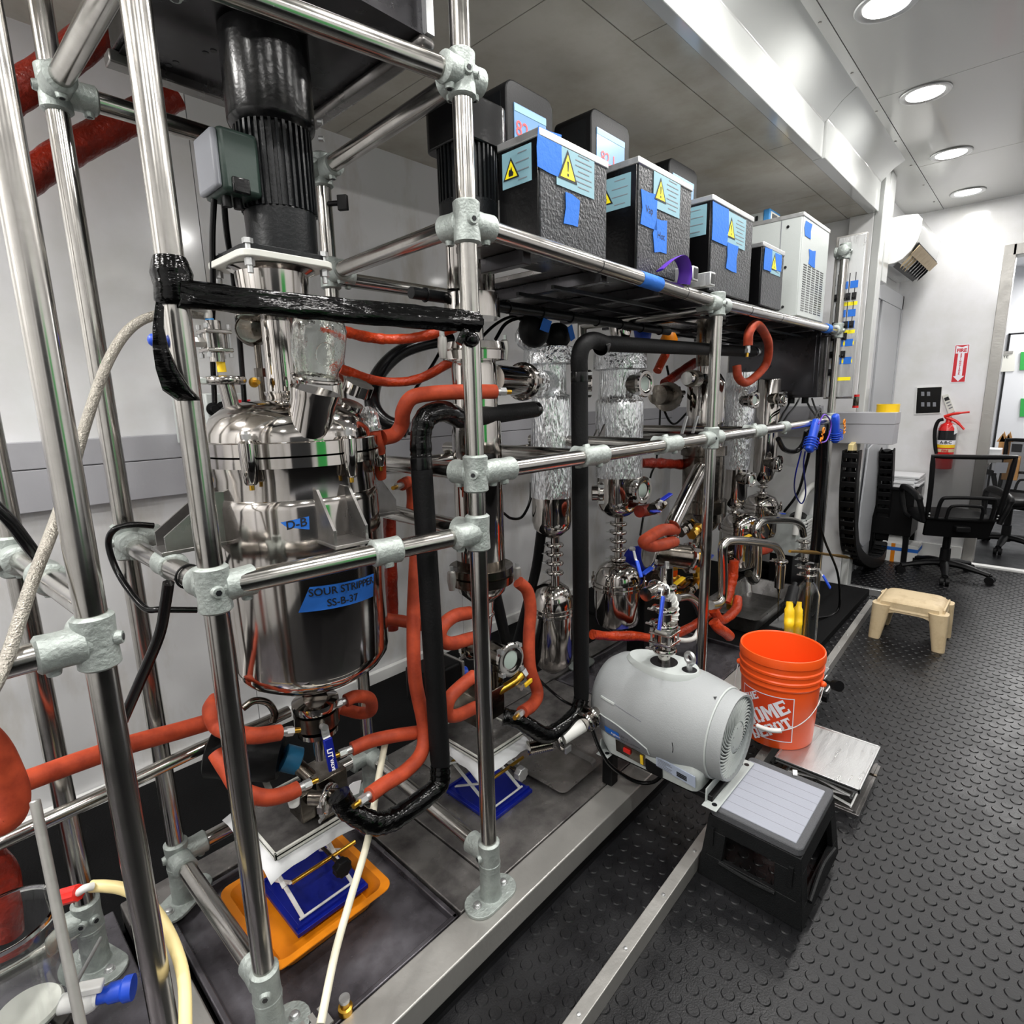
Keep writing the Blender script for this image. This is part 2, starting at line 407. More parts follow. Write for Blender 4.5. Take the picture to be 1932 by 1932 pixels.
# grey sliding door in the niche
d = obj('door_1', MB().box((4.80, 1.03, 0), (5.98, 1.05, 2.20)), M['dark_screen']); d['kind'] = 'structure'
obj('door_frame', MB().box((4.77, 1.005, 2.12), (5.99, 1.052, 2.23)).box((5.95, 1.005, 0), (5.99, 1.052, 2.23)), M['doorgrey'], d, bev=.003)
obj('door_panel', MB().box((4.79, 1.016, 0), (5.17, 1.03, 2.12)), M['doorgrey'], d, bev=.002)
obj('door_panel', MB().box((5.22, 1.010, 0), (5.93, 1.026, 2.12)), M['doorgrey'], d, bev=.002)
# far room beyond the doorway
struct('wall_far_room', MB().box((9.0, -1.75, 0), (9.1, 2.4, CEIL)).box((XF + .12, 1.6, 0), (9.0, 1.7, CEIL)), M['far_wall'])
struct('ceiling_far_room', MB().box((XF + .12, -1.75, 2.8), (9.1, 1.7, 2.86)), M['far_wall'])
d2 = obj('door_2', MB().box((8.965, -.15, .0), (9.0, .42, 2.05)), M['far_wall'], bev=.004); d2['kind'] = 'structure'
obj('door_gasket', MB().box((8.975, .42, 0), (8.998, .44, 2.07)).box((8.975, -.15, 2.05), (8.998, .44, 2.07)), M['dark_screen'], d2)
struct('wall_right', MB().box((-1.7, -1.85, 0), (9.6, -1.75, 2.95)), M['wall'])
struct('wall_near', MB().box((-1.8, -1.75, 0), (-1.7, 2.5, 2.95)), M['wall'])

# unseen furniture added opposite the rack for dark and green reflections in the steel
sb = thing('added_bench', 'long dark unseen workbench added along the opposite wall for reflections in the steel', 'bench', (1.6, -1.45, 0))
obj('bench_body', MB().box((-1.2, -1.72, 0), (4.6, -1.2, .84)), M['black'], sb, bev=.004); obj('bench_top', MB().box((-1.22, -1.74, .84), (4.62, -1.17, .88)), M['pumpdk'], sb, bev=.003)
sc_ = thing('added_cabinet', 'tall dark unseen cabinet added on the opposite bench for reflections in the steel', 'cabinet', (-.3, -1.5, .88))
obj('cabinet_body', MB().box((-.9, -1.74, .88), (.35, -1.4, 2.1)), M['black'], sc_, bev=.004); obj('cabinet_door', MB().box((-.86, -1.405, .92), (.31, -1.39, 2.06)), M['hammer'], sc_, bev=.003)
gs_ = thing('added_green_board', 'unseen green board added on the opposite bench for green reflections in the steel', 'board', (1.0, -1.6, .88)); obj('board_sheet', MB().box((.7, -1.70, .88), (1.35, -1.68, 1.9)), M['green'], gs_, bev=.003); obj('board_foot', MB().box((.8, -1.7, .88), (1.25, -1.6, .9)), M['black'], gs_)
# aluminium kerb along the aisle with screws
k0, k1 = at(1050, 1945, z=.055), at(1640, 1130, z=.055)
kd = (k1 - k0).normalized(); k0 = k0 - kd * .25; kn = V((kd.y, -kd.x, 0))
g = MB().prism([k0, k0 + kn * .034, k0 + kn * .034 + V((0, 0, -.055)), k0 + V((0, 0, -.055))], k1 - k0)
kb = struct('trim_10', g, M['alu_dull'], bev=.002)
L = (k1 - k0).length
for k in range(int(L / .21)):
    p = k0 + kd * (.1 + k * .21) + kn * .018; obj('screw', MB().lathe(p, (0, 0, 1), [(0, .006), (.003, .005), (.004, .001)], 10), M['alu'], kb)
# raised black slab behind the kerb towards the end wall
q = [at(1545, 1255, z=.045), k1 - kn * .004 - V((0, 0, .01))]
struct('floor_slab', MB().box((2.95, .79, 0), (4.60, YW - .03, .045)), M['mat_black'], bev=.004)
struct('trim_11', MB().box((4.58, .50, 0), (4.62, .99, .05)), M['alu'], bev=.003)
struct('floor_mat', MB().box((-1.6, 1.70, 0), (2.94, YW - .03, .03)), M['mat_black'], bev=.006)

# grey duct box that turns out from the ledge past the end wall
dz0, dz1, dy0 = at(1640, 838, x=4.42).z, at(1660, 779, x=4.42).z, at(1688, 800, x=4.42).y
g = obj('trim_12', MB().box((4.42, dy0, dz0), (4.58, 1.20, dz1)), M['ledge'], bev=.003); g['kind'] = 'structure'
struct('duct_lid', MB().box((4.416, dy0 - .004, dz0 + (dz1 - dz0) * .64), (4.582, 1.2, dz1 + .003)), M['ledge'], g, bev=.003)
struct('trim_13', MB().box((4.55, 1.2, 1.125), (4.62, YW - .03, 1.352)), M['ledge'], bev=.003)

# recessed ceiling lamps, starting with the two added fill lamps out of view
for (x, y) in FILL_LAMPS:
    t = thing('ceiling_lamp', 'added unseen fill lamp in the low slide-out ceiling, %s' % ('nearer the cabinet' if x > -1 else 'further from the cabinet'), 'lamp', (x, y, SLC), 'recessed ceiling lamps')
    obj('lamp_ring', MB().lathe((x, y, SLC + .001), (0, 0, -1), [(0, .078), (.004, .108), (.008, .104), (.0095, .09), (.004, .079)], 40, False, False), M['alu'], t); obj('diffuser', MB().cyl((x, y, SLC - .004), (x, y, SLC - .001), .078, seg=36), M['lamp'], t)
for i, (x, y) in enumerate(LAMP_XY):
    lab = None
    if y > 0 and x > 2.7:
        lab = {2.77: 'round recessed ceiling lamp nearest the camera, cut off by the frame edge', 3.67: 'round recessed ceiling lamp beside a ceiling seam, second from the camera',
               4.67: 'round recessed ceiling lamp second from the far white wall', 5.63: 'round recessed ceiling lamp closest to the far white wall'}[x]
    if lab is None:
        wh = {-.95: 'behind the camera', 0.0: 'straight above the camera', .93: 'above the reactor frame', 1.86: 'above the first black chiller', 2.77: 'above the orange bucket', 3.67: 'above the beige stool', 4.67: 'above the office chair', 5.63: 'by the doorway'}[x]
        lab = 'recessed ceiling lamp %s, %s' % (wh, 'on the rack side' if y > 0 else 'on the far aisle side')
    t = thing('ceiling_lamp', lab, 'lamp', (x, y, CEIL), 'recessed ceiling lamps')
    g = MB().lathe((x, y, CEIL + .001), (0, 0, -1), [(0, .078), (.004, .108), (.008, .104), (.0095, .09), (.004, .079)], 40, False, False)
    obj('lamp_ring', g, M['alu'], t)
    obj('diffuser', MB().cyl((x, y, CEIL - .004), (x, y, CEIL - .001), .078, seg=36), M['lamp'], t)

# ================================================================== deck skids
ZD = .12
t = thing('steel_skid', 'low stainless skid deck under the reactor frames with bright front edge', 'platform', (1.2, 1.2, 0))
obj('base', MB().box((.20, .90, .0), (2.92, 1.69, .07)), M['black'], t)
obj('front_edge', MB().box((.19, .885, .045), (2.95, .976, ZD)), M['alu_dull'], t, bev=.004)
obj('back_edge', MB().box((.20, 1.60, .045), (2.95, 1.70, ZD)), M['deck'], t, bev=.004)
obj('side_edge', MB().box((.205, .98, .045), (.262, 1.596, ZD)), M['alu_dull'], t, bev=.004)
def pan(x0, x1, y0, y1, top, name='drip_pan'):
    g = MB(); w_ = .014
    g.box((x0, y0, .06), (x1, y1, top - .02))
    g.box((x0, y0, .06), (x0 + w_, y1, top)); g.box((x1 - w_, y0, .06), (x1, y1, top)); g.box((x0, y0, .06), (x1, y0 + w_, top)); g.box((x0, y1 - w_, .06), (x1, y1, top))
    obj(name, g, M['pan'], t, bev=.003)
pan(.275, .80, .982, 1.59, .116)
obj('deck_strip', MB().box((.808, .982, .06), (.935, 1.595, .117)), M['deck'], t, bev=.003)
obj('deck_plate', MB().box((.941, .982, .06), (1.96, 1.595, .117)), M['deck'], t, bev=.003)
pan(1.97, 2.9, .982, 1.59, .116)
t = thing('steel_skid', 'dark steel skid deck of the next frame beside the round floor flange', 'platform', (-.4, 1.2, 0))
obj('base', MB().box((-1.2, .70, .0), (.185, 1.69, .09)), M['black'], t)
obj('deck_plate', MB().box((-1.2, .70, .09), (.183, 1.69, ZD)), M['pan'], t, bev=.004)

# ================================================================== pipe racks
PR = .0212
def rail(par, p0, p1, name='rail', r=PR, cut=0.0):
    return obj(name, MB().cyl(p0, p1, r, seg=24), M['pipe'], par)
def fitting(par, p, dirs=(), vert=True, screw=None, axis=None, L=.052):
    p = V(p); g = MB(); R = PR + .0065
    def sleeve(a, b):
        d = (b - a); ln = d.length
        g.lathe(a, d, [(0, R - .003), (.004, R + .0015), (ln * .5, R), (ln - .004, R + .0015), (ln, R - .003)], 24)
    if vert: sleeve(p - V((0, 0, .043)), p + V((0, 0, .043)))
    if axis is not None:
        a = V(axis).normalized(); sleeve(p - a * .033, p + a * .033)
    for d in dirs:
        d = V(d).normalized(); sleeve(p + d * .012, p + d * (L + .022)); g.sphere(p + d * .012, R, 14)
    o = obj('pipe_fitting', g, M['galv'], par, ang=50)
    sd = [V(d).normalized() for d in (screw if screw else [(-.45, -.9, 0)])]
    def boss(q, d, k0, k1):
        obj('set_screw_boss', MB().lathe(q + d * (R - .002), d, [(0, k0), (.006, (k0 + k1) / 2), (.010, k1)], 14), M['galv'], o, ang=50)
        obj('set_screw', MB().cyl(q + d * (R + .008), q + d * (R + .0092), .0055, seg=6), M['dark_screen'], o)
    for d in sd: boss(p, d, .012, .0095)
    for d in dirs: boss(p + V(d).normalized() * (L + .004), V((0, 0, -1)), .011, .009)
    return o
def flange(par, x, y, z, ang=0.0, L=.075, r=.044):
    o = obj('floor_flange', MB().prism(stadium((x, y, z), L, r, ang), (0, 0, .009)).lathe((x, y, z + .006), (0, 0, 1), [(0, .036), (.004, .030), (.012, PR + .0075), (.05, PR + .0065), (.054, PR + .0075), (.057, PR + .0065), (.102, PR + .0065), (.107, PR + .009), (.112, PR + .006)], 28), M['galv'], par, bev=.0015, ang=45)
    c, s = math.cos(ang), math.sin(ang)
    for k in (-1, 1):
        q = V((x + c * k * L * .66, y + s * k * L * .66, z + .009)); obj('bolt', MB().lathe(q, (0, 0, 1), [(0, .012), (.002, .012), (.0021, .0085), (.009, .0085), (.0105, .006)], 12), M['alu'], o)
X_, Y_, NX, NY = (1, 0, 0), (0, 1, 0), (-1, 0, 0), (0, -1, 0)
PB, PBL, PC, PCR = (.335, 1.055), (.325, 1.58), (.893, .955), (.925, 1.58)
PD, PDR, PE, PER = (2.165, .955), (2.165, 1.58), (3.84, .955), (3.84, 1.58)
rk = thing('pipe_rack', 'long stainless pipe rack that holds the shiny reactor and the shelf of black boxes', 'rack', (1.2, 1.2, ZD))
for (x, y), z1 in ((PB, 2.58), (PBL, 2.58), (PC, 2.58), (PCR, 2.14), (PD, 1.79), (PDR, 1.79), (PE, 2.24), (PER, 2.24)):
    rail(rk, (x, y, ZD if x < 3 else .045), (x, y, z1), 'post')
for (x, y) in (PB, PBL, PC, PCR): flange(rk, x, y, ZD, 0 if y < 1.3 else .5)
for (x, y) in (PD, PDR): flange(rk, x, y, ZD)
def P3(p, z): return (p[0], p[1], z)
def link_(a, b, za, zb=None): rail(rk, P3(a, za), P3(b, za if zb is None else zb))
ZT, ZS, ZM, ZL = 2.10, 1.822, 1.283, .262
link_(PB, PC, ZT); link_(PB, PBL, ZT); link_(PBL, PCR, ZT); link_(PC, PCR, ZT - .005)
link_(PC, PCR, ZS); link_(PC, PD, ZS, 1.786); link_(PD, PE, 1.786, 1.80); link_(PCR, PDR, ZS - .01); link_(PDR, PER, ZS - .01); link_(PD, PDR, 1.77); link_(PE, PER, 1.79)
link_(PC, PD, ZM); link_(PD, PE, ZM); link_(PCR, PDR, ZM - .04); link_(PDR, PER, ZM - .04); link_(PC, PCR, ZM + .0)
link_(PB, PC, 1.130, 1.143); link_(PB, PBL, 1.13); link_(PBL, PCR, 1.138); link_(PC, PCR, 1.143)
link_(PB, PBL, ZL); link_(PBL, PCR, ZL); link_(PC, PCR, .255)
fitting(rk, P3(PC, ZT), (NX, Y_, (1, 0, 0)), screw=[(-.3, -1, 0), (.6, -.8, 0)], L=.03); fitting(rk, P3(PC, ZS), (X_, Y_), screw=[(-.3, -1, 0)])
fitting(rk, P3(PC, ZM), (X_, Y_), screw=[(-.8, -.6, 0)]); fitting(rk, P3(PC, 1.143), (NX, Y_), screw=[(-.9, -.4, 0)]); fitting(rk, P3(PC, .255), (Y_,), screw=[(-.9, .3, 0)])
fitting(rk, P3(PB, 1.13), (X_, Y_), screw=[(-.1, -1, 0)]); fitting(rk, P3(PB, ZL), (Y_,)); fitting(rk, P3(PB, ZT), (X_, Y_))
fitting(rk, P3(PBL, ZT), (X_, NY), screw=[(-1, .1, 0)]); fitting(rk, P3(PBL, 1.138), (X_, NY), screw=[(-1, .1, 0)]); fitting(rk, P3(PBL, ZL), (X_, NY), screw=[(-1, .1, 0)])
for z in (ZT - .005, ZS, ZM, 1.143, .255): fitting(rk, P3(PCR, z), (NY,) + ((X_,) if z == ZS else (NX,)), screw=[(1, -.4, 0)])
fitting(rk, P3(PD, 1.782), (X_, NX, Y_), screw=[(0, -1, 0)]); fitting(rk, P3(PD, ZM), (X_, NX), screw=[(-.6, -.8, 0)])
fitting(rk, P3(PE, 1.80), (NX,), screw=[(0, -1, 0)]); fitting(rk, P3(PE, ZM), (NX,)); fitting(rk, P3(PE, 2.235), (NX, Y_), screw=[(-.5, -.8, 0), (.3, -1, 0)], L=.03)
# ring fittings sliding on the rails, each with a cross rail to the back
for px, py in ((948, 893), (1128, 868), (1270, 845), (1432, 818), (1478, 811)):
    p = at(px, py, y=.955); p.z = ZM
    fitting(rk, p, (), False, [(0, -.2, -1)], X_)
    if px in (1128, 1270, 1432):
        q = V((p.x - .05, .955, ZM)); fitting(rk, q, (Y_,), False, [(0, .2, 1)], X_, L=.03); rail(rk, q + V((0, .04, 0)), (q.x, 1.58, ZM))
p = V((PB[0] + .33, PB[1] - .055, 1.1375)); fitting(rk, p, (), False, [(0, -.3, -1)], (.98, -.17, 0))
p = V((PB[0], 1.30, 1.13)); fitting(rk, p, (), False, [(0, 0, -1)], Y_)
for px, py, yy in ((1128, 497, .955), (1290, 537, .955), (1470, 590, .955), (1412, 575, .955)):
    p = at(px, py, y=yy); p.z = ZS - .036 * (p.x - PC[0]) / (PD[0] - PC[0]) if p.x < PD[0] else 1.786 + .014 * (p.x - PD[0]) / (PE[0] - PD[0])
    obj('pipe_joint', MB().torus(p, X_, PR - .0002, .0014, 24, 6), M['dark_screen'], rk)
for x in (.42, .435, .45): obj('cable_tie', MB().torus((x, PBL[1], 1.138), X_, PR + .0015, .0024, 24, 6), M['black'], rk)
obj('cable_tie', MB().torus((PB[0] - .004, 1.17, 1.13), Y_, PR + .0015, .0022, 24, 6), M['black'], rk)
# frame to the left of the photo
PA, PAR = (.152, 1.03), (.118, 1.535)
lk = thing('pipe_rack', 'stainless pipe frame standing closest to the glass beaker', 'rack', (.13, 1.2, ZD))
rail(lk, P3(PA, ZD), P3(PA, 2.55), 'post'); rail(lk, P3(PAR, ZD), P3(PAR, 2.55), 'post')
za = vz(PA[0], PA[1], 1208)
zr = vz(PAR[0], PAR[1], 1048)
rail(lk, P3(PA, za), (-1.0, PA[1], za)); rail(lk, P3(PA, zr), P3(PAR, zr)); rail(lk, P3(PAR, zr), (-1.0, PAR[1], zr))
rail(lk, (PAR[0], PAR[1], .25), (-1, PAR[1], .25))
fitting(lk, P3(PA, za), (NX, Y_), screw=[(.9, -.45, 0)]); fitting(lk, P3(PAR, zr), (NX, NY), screw=[(-.9, .3, 0)])
fitting(lk, (PA[0] - .016, 1.28, zr), (), False, [(0, 0, -1)], (.07, -1, 0))
flange(lk, PAR[0], PAR[1], ZD, 1.9); fitting(lk, (PAR[0], PAR[1], .265), (NX,), screw=[(.3, -.95, 0), (-.5, -.8, 0)]); flange(lk, PA[0], PA[1], ZD)
for (x, y) in ((-.95, 1.03), (-.95, 1.535)): rail(lk, (x, y, ZD), (x, y, 2.55), 'post')
# ================================================================== process vessels
def lathe_px(name, mt, par, x, y, prof, seg=40, c0=True, c1=True, ang=38):
    g = MB(); g.lathe((x, y, 0), (0, 0, 1), [(fz(x, y, r, py), r) for py, r in prof][::-1], seg, c0, c1)
    return obj(name, g, mt, par, ang=ang)
def triclamp(par, p, d, r, wing=True, name='pipe_clamp', mt='steel'):
    d = V(d).normalized(); p = V(p); u, v, _ = perp(d)
    g = MB().lathe(p - d * .009, d, [(0, r), (.002, r * 1.10 + .003), (.007, r * 1.16 + .004), (.011, r * 1.16 + .004), (.016, r * 1.10 + .003), (.018, r)], 28)
    s = (v * -1 if v.z < 0 else v)
    q = p + u * (r * 1.16 + .006)
    g.obox(q, u * .006, v * .009, d * .007)
    o = obj(name, g, M[mt], par)
    if wing:
        h = MB().cyl(q - v * .018, q + v * .026, .003, seg=8).hexnut(q + v * .010, q + v * .018, .006).obox(q + v * .026, v * .004, u * .011, d * .0025)
        obj('wing_nut', h, M['alu'], o)
    return o
def sight(par, p, d, r, depth=.03, name='sight_glass'):
    d = V(d).normalized(); p = V(p); u, v, _ = perp(d)
    g = MB().lathe(p - d * depth, d, [(0, r * .66), (depth * .55, r * .66), (depth * .6, r * .9), (depth * .75, r), (depth * 1.05, r), (depth * 1.15, r * .93), (depth * 1.15, r * .72), (depth * 1.02, r * .6), (depth * 1.0, r * .52)], 32, True, False)
    o = obj(name, g, M['steel'], par)
    obj('glass_disc', MB().lathe(p - d * .001, d, [(0, r * .52), (.001, r * .3)], 24), M['sight'], o)
    for k in range(4):
        a = PI / 4 + k * PI / 2; q = p + (u * math.cos(a) + v * math.sin(a)) * r * .98
        obj('clamp_lug', MB().obox(q - d * depth * .1, u * .006, v * .006, d * .011).cyl(q - d * depth * .3, q + d * .008, .0035, seg=8), M['alu'], o)
    return o
def lever(par, p, d, up, L, w_=.016, mt='blue', name='valve_lever', white=.25):
    p = V(p); d = V(d).normalized(); up = V(up).normalized()
    o = obj(name, MB().cyl(p - up * .012, p + up * .004, .008, seg=12).bar(p, p + d * L * white, w_ * .8, .003, up).bar(p + d * L * white * .9, p + d * L * white * 1.2 + up * .006, w_ * .8, .003, up), M['alu'], par)
    a = p + d * L * white + up * .004
    obj('lever_grip', MB().bar(a, p + d * L + up * .006, w_, .008, up), M[mt], o, bev=.003)
    return o
def valve_body(par, p, d, r, L, name='valve'):
    d = V(d).normalized(); p = V(p); u, v, _ = perp(d)
    g = MB().lathe(p - d * L / 2, d, [(0, r * .62), (L * .22, r * .62), (L * .26, r), (L * .74, r), (L * .78, r * .62), (L, r * .62)], 20)
    o = obj(name, g, M['steel'], par)
    for k in range(2):
        q = p + d * L * (.22 if k else -.22); obj('end_flange', MB().obox(q, u * r * 1.12, v * r * 1.12, d * L * .05), M['steel'], o, bev=.002)
    for k in range(4):
        a = PI / 4 + PI / 2 * k; q = p + (u * math.cos(a) + v * math.sin(a)) * r * 1.3
        obj('tie_bolt', MB().cyl(q - d * L * .32, q + d * L * .32, r * .11, seg=8).hexnut(q + d * L * .30, q + d * L * .4, r * .2).hexnut(q - d * L * .4, q - d * L * .30, r * .2), M['alu'], o)
    return o
def note(par, p, right, up, w_, h, lines=(), mt='tape', size=.02, name='tape_label', tilt=0.0, wob=.06, label=None, off=.0012):
    # torn rectangle of tape facing away from the thing, with writing
    r, u = V(right).normalized(), V(up).normalized(); n = r.cross(u); p = V(p)
    c, s = math.cos(tilt), math.sin(tilt); r, u = r * c + u * s, u * c - r * s
    rnd = random.Random(int(abs(p.x * 913 + p.z * 517) * 100)); j = lambda: rnd.uniform(-wob, wob)
    co = [(-.5, -.5 + j()), (0, -.5), (.5 + j(), -.5), (.5 + j() * 1.5, 0), (.5, .5 + j()), (0, .5), (-.5 + j(), .5), (-.5 + j() * 1.5, 0)]
    g = MB().prism([p + r * a * w_ + u * b * h for a, b in co], n * off)
    o = obj(name, g, M[mt], par)
    if label: o['label'] = label
    if lines:
        t = MB()
        for i, ln in enumerate(lines):
            put_text(t, ln, p + n * (off + .0006) + u * (h * .5 - h * (i + .5) / len(lines)), r, u, size, off=-.002 * size if len(ln) > 20 else .0)
        k = obj('lettering', t, M['ink'], o)
    return o

# ---- 1. jacketed stirred reactor
RX, RY = at(556, 870, y=1.30).x, 1.30
RR = .19
rt = thing('stirred_reactor', 'large shiny jacketed steel reactor with black motor on top and blue tape notes', 'reactor', (RX, RY, .3))
zc = lambda py, r=RR: fz(RX, RY, r, py)
z_fl_t, z_fl_m, z_fl_b = zc(834), zc(862), zc(905)
ztop = z_fl_t + .085
g = MB().lathe((RX, RY, 0), (0, 0, 1), [(z_fl_t, RR - .004), (z_fl_t + .018, RR - .005), (z_fl_t + .05, RR * .9), (z_fl_t + .075, RR * .72), (ztop, RR * .48), (ztop + .005, RR * .2)], 56, True, True)
obj('lid', g, M['steel'], rt)
obj('lid_flange', MB().lathe((RX, RY, 0), (0, 0, 1), [(z_fl_m + .001, RR), (z_fl_m + .002, RR + .008), (z_fl_t - .002, RR + .008), (z_fl_t, RR + .005), (z_fl_t, .1)], 56), M['steel'], rt)
obj('vessel_flange', MB().lathe((RX, RY, 0), (0, 0, 1), [(z_fl_m - .024, RR - .01), (z_fl_m - .023, RR + .008), (z_fl_m - .002, RR + .008), (z_fl_m - .001, RR)], 56), M['steel'], rt)
zj, zbt = zc(940), zc(1295)
obj('vessel_neck', MB().lathe((RX, RY, 0), (0, 0, 1), [(zj - .01, RR - .006), (z_fl_m - .05, RR - .008), (z_fl_m - .024, RR - .004)], 56), M['steel'], rt)
obj('jacket', MB().lathe((RX, RY, 0), (0, 0, 1), [(zbt - .075, .03), (zbt - .066, .08), (zbt - .05, RR * .68), (zbt - .022, RR * .9), (zbt, RR - .004), (zbt + .02, RR), (zj - .025, RR), (zj - .008, RR - .004), (zj, RR - .012), (zj + .004, RR - .03)], 64), M['steel'], rt)
for k in range(6):
    a = math.radians(-112 + 60 * k) if k else math.radians(-128)
    a = math.radians([-141, -82, -22, 38, 98, 158][k])
    q = V((RX + (RR + .013) * math.cos(a), RY + (RR + .013) * math.sin(a), z_fl_m - .006))
    o = obj('clamp', MB().lathe(q - V((0, 0, .047)), (0, 0, 1), [(0, .010), (.004, .013), (.05, .017), (.085, .017), (.09, .013)], 16), M['steel'], rt)
    obj('clamp_bolt', MB().cyl(q + V((0, 0, .04)), q + V((0, 0, .062)), .004, seg=8).hexnut(q + V((0, 0, .046)), q + V((0, 0, .056)), .009), M['alu'], o)
    obj('clamp_foot', MB().cyl(q - V((0, 0, .058)), q - V((0, 0, .046)), .005, seg=10), M['brass'], o)
for ang_ in (-94, 178, -2, 88):            # gusset brackets resting on the rails
    a = math.radians(ang_); d = V((math.cos(a), math.sin(a), 0)); s = V((-d.y, d.x, 0))
    zb_, zt_ = 1.163, 1.27
    reach = {-94: .262, 178: .30, -2: .25, 88: .26}[ang_]
    for k in (-1, 1):
        o = V((RX, RY, 0)) + s * .036 * k
        pl = [o + d * (RR - .012) + V((0, 0, zt_)), o + d * (RR + .006) + V((0, 0, zt_ + .002)), o + d * reach + V((0, 0, zb_ + .03)), o + d * reach + V((0, 0, zb_)), o + d * (RR - .012) + V((0, 0, zb_))]
        obj('gusset', MB().prism([p - s * .003 for p in pl], s * .006), M['sheet'], rt)
    o = V((RX, RY, zb_ - .004)); g = MB().obox(o + d * (RR + reach) / 2, d * (reach - RR + .02) / 2, s * .042, (0, 0, .004))
    obj('bracket_foot', g, M['sheet'], rt, bev=.001)
# drive: shaft tube, lantern, plate, gear head, finned motor, junction box
AX, AY = at(521, 600, y=1.31).x, 1.31
MX, MY = at(522, 330, y=1.31).x, 1.31
za = lambda py, r: fz(AX, AY, r, py)
obj('shaft_hub', MB().lathe((AX + .004, AY, 0), (0, 0, 1), [(ztop - .02, .042), (za(748, .05), .042), (za(742, .05), .046), (za(738, .05), .046), (za(737, .05), .03)], 32), M['steel'], rt)
obj('shaft_housing', MB().cyl((AX, AY, za(745, .04)), (AX, AY, za(575, .03)), .0345, seg=32), M['steel'], rt)
obj('tie_rod', MB().cyl((AX + .062, AY + .03, za(745, .04)), (AX + .062, AY + .03, za(540, .03)), .011, seg=16), M['steel'], rt)
obj('lantern', MB().lathe((AX, AY, 0), (0, 0, 1), [(za(600, .05), .05), (za(592, .07), .085), (za(580, .08), .085), (za(578, .08), .07), (za(560, .08), .074), (za(505, .08), .078), (za(495, .09), .092)], 40), M['steel'], rt)
zp = za(490, .1)
pw = .104
obj('motor_plate', MB().prism([(AX + x, AY + y, zp) for x, y in rrect(pw * 2, pw * 2, .03)], (0, 0, .014)), M['offwhite'], rt, bev=.002)
for sx in (-1, 1):
    for sy in (-1, 1):
        q = V((AX + sx * pw * .8, AY + sy * pw * .8, zp)); obj('plate_bolt', MB().hexnut(q - V((0, 0, .016)), q - V((0, 0, .002)), .010).hexnut(q + V((0, 0, .026)), q + V((0, 0, .036)), .011).cyl(q - V((0, 0, .03)), q + V((0, 0, .03)), .006, seg=10), M['alu'], rt)
zm = lambda py, r=.078: fz(MX, MY, r, py)
obj('gear_head', MB().prism([(AX + x, AY + y, zp + .015) for x, y in rrect(pw * 1.8, pw * 1.8, .03)], (0, 0, .012)).lathe((MX, MY, 0), (0, 0, 1), [(zp + .026, .074), (zm(385), .076), (zm(383), .072)], 40), M['fin'], rt, bev=.0015)
def finned(par, x, y, z0, z1, r, n=36, name='motor_body', mt='fin'):
    pts = []
    for k in range(n):
        for a, rr in ((-.5, r * .9), (-.22, r * .9), (-.2, r), (.2, r), (.22, r * .9)):
            t = 2 * PI * (k + a) / n; pts.append((x + rr * math.cos(t), y + rr * math.sin(t), z0))
    return obj(name, MB().prism(pts, (0, 0, z1 - z0)), M[mt], par, ang=20)
finned(rt, MX, MY, zm(385), zm(215), .080)
obj('fan_cover', MB().lathe((MX, MY, 0), (0, 0, 1), [(zm(222), .079), (zm(212), .088), (zm(205), .090), (2.215, .090), (2.222, .08)], 40), M['black_gloss'], rt)
for py in (190, 225):
    q = V((MX + .075, MY - .05, zm(py))); obj('cover_screw', MB().cyl(q - V((-.02, .02, 0)) * .2, q + V((.012, -.012, 0)), .006, seg=10), M['alu'], rt)
bx0, bz0, bz1 = at(383, 300, y=MY).x, zm(378), zm(258)
obj('junction_box', MB().box((bx0 + .012, MY - .055, bz0), (MX - .06, MY + .05, bz1)), M['green_box'], rt, bev=.01)
obj('junction_lid', MB().box((bx0, MY - .05, bz0 + .006), (bx0 + .014, MY + .045, bz1 - .006)), M['pumpdk'], rt, bev=.006)
for k in range(2): obj('cable_gland', MB().cyl((bx0 + .03 + .022 * k, MY - .02, bz0 - .02), (bx0 + .03 + .022 * k, MY - .02, bz0), .009, seg=12), M['black'], rt)
obj('box_latch', MB().box((bx0 + .03, MY - .060, bz0 + .0), (bx0 + .065, MY - .052, bz0 + .03)), M['black_gloss'], rt, bev=.003)
# charging port on the lid that carries the glass jar
jb, jt = at(584, 800, y=1.155), at(595, 738, y=1.135)
jd = (jt - jb).normalized()
obj('charge_port', MB().lathe(jb - jd * .02, jd, [(0, .047), ((jt - jb).length - .002, .047), ((jt - jb).length + .012, .05), ((jt - jb).length + .022, .051), ((jt - jb).length + .022, .046)], 36), M['steel'], rt)
jar = thing('glass_jar', 'clear glass jar turned upside down on the steel reactor lid', 'jar', jt)
jl = (at(604, 612, y=1.10) - jt).length
pr = [(.0, .043), (.022, .044), (.03, .047), (.045, .0525), (jl * .55, .054), (jl * .78, .053), (jl * .9, .047), (jl * .97, .036), (jl * .985, .02), (jl * .965, .001)]
jd2 = (at(604, 612, y=1.10) - jt).normalized()
inn = [(h - .0035 if h > .08 else h, max(r - .0032, .0008)) for h, r in pr][::-1]
obj('glass_body', MB().lathe(jt + jd2 * .024, jd2, pr + inn, 44, False, False), M['glass_thick'], jar)
obj('jar_ring', MB().torus(jt + jd2 * .027, jd2, .047, .0045, 36, 8), M['steel'], jar)
g = MB(); u, v, _ = perp(jd2); toc = (CAM - jt).normalized(); toc = (toc - jd2 * toc.dot(jd2)).normalized(); sd = jd2.cross(toc)
rng = [jt + jd2 * (.085 + .023 * math.sin(a)) + (toc * math.cos(.32 * math.cos(a) + .25) + sd * math.sin(.32 * math.cos(a) + .25)) * .0545 for a in [2 * PI * k / 24 for k in range(24)]]
obj('embossed_ring', MB().tube(rng, .0012, 6, 1, True), M['glass_thick'], jar)
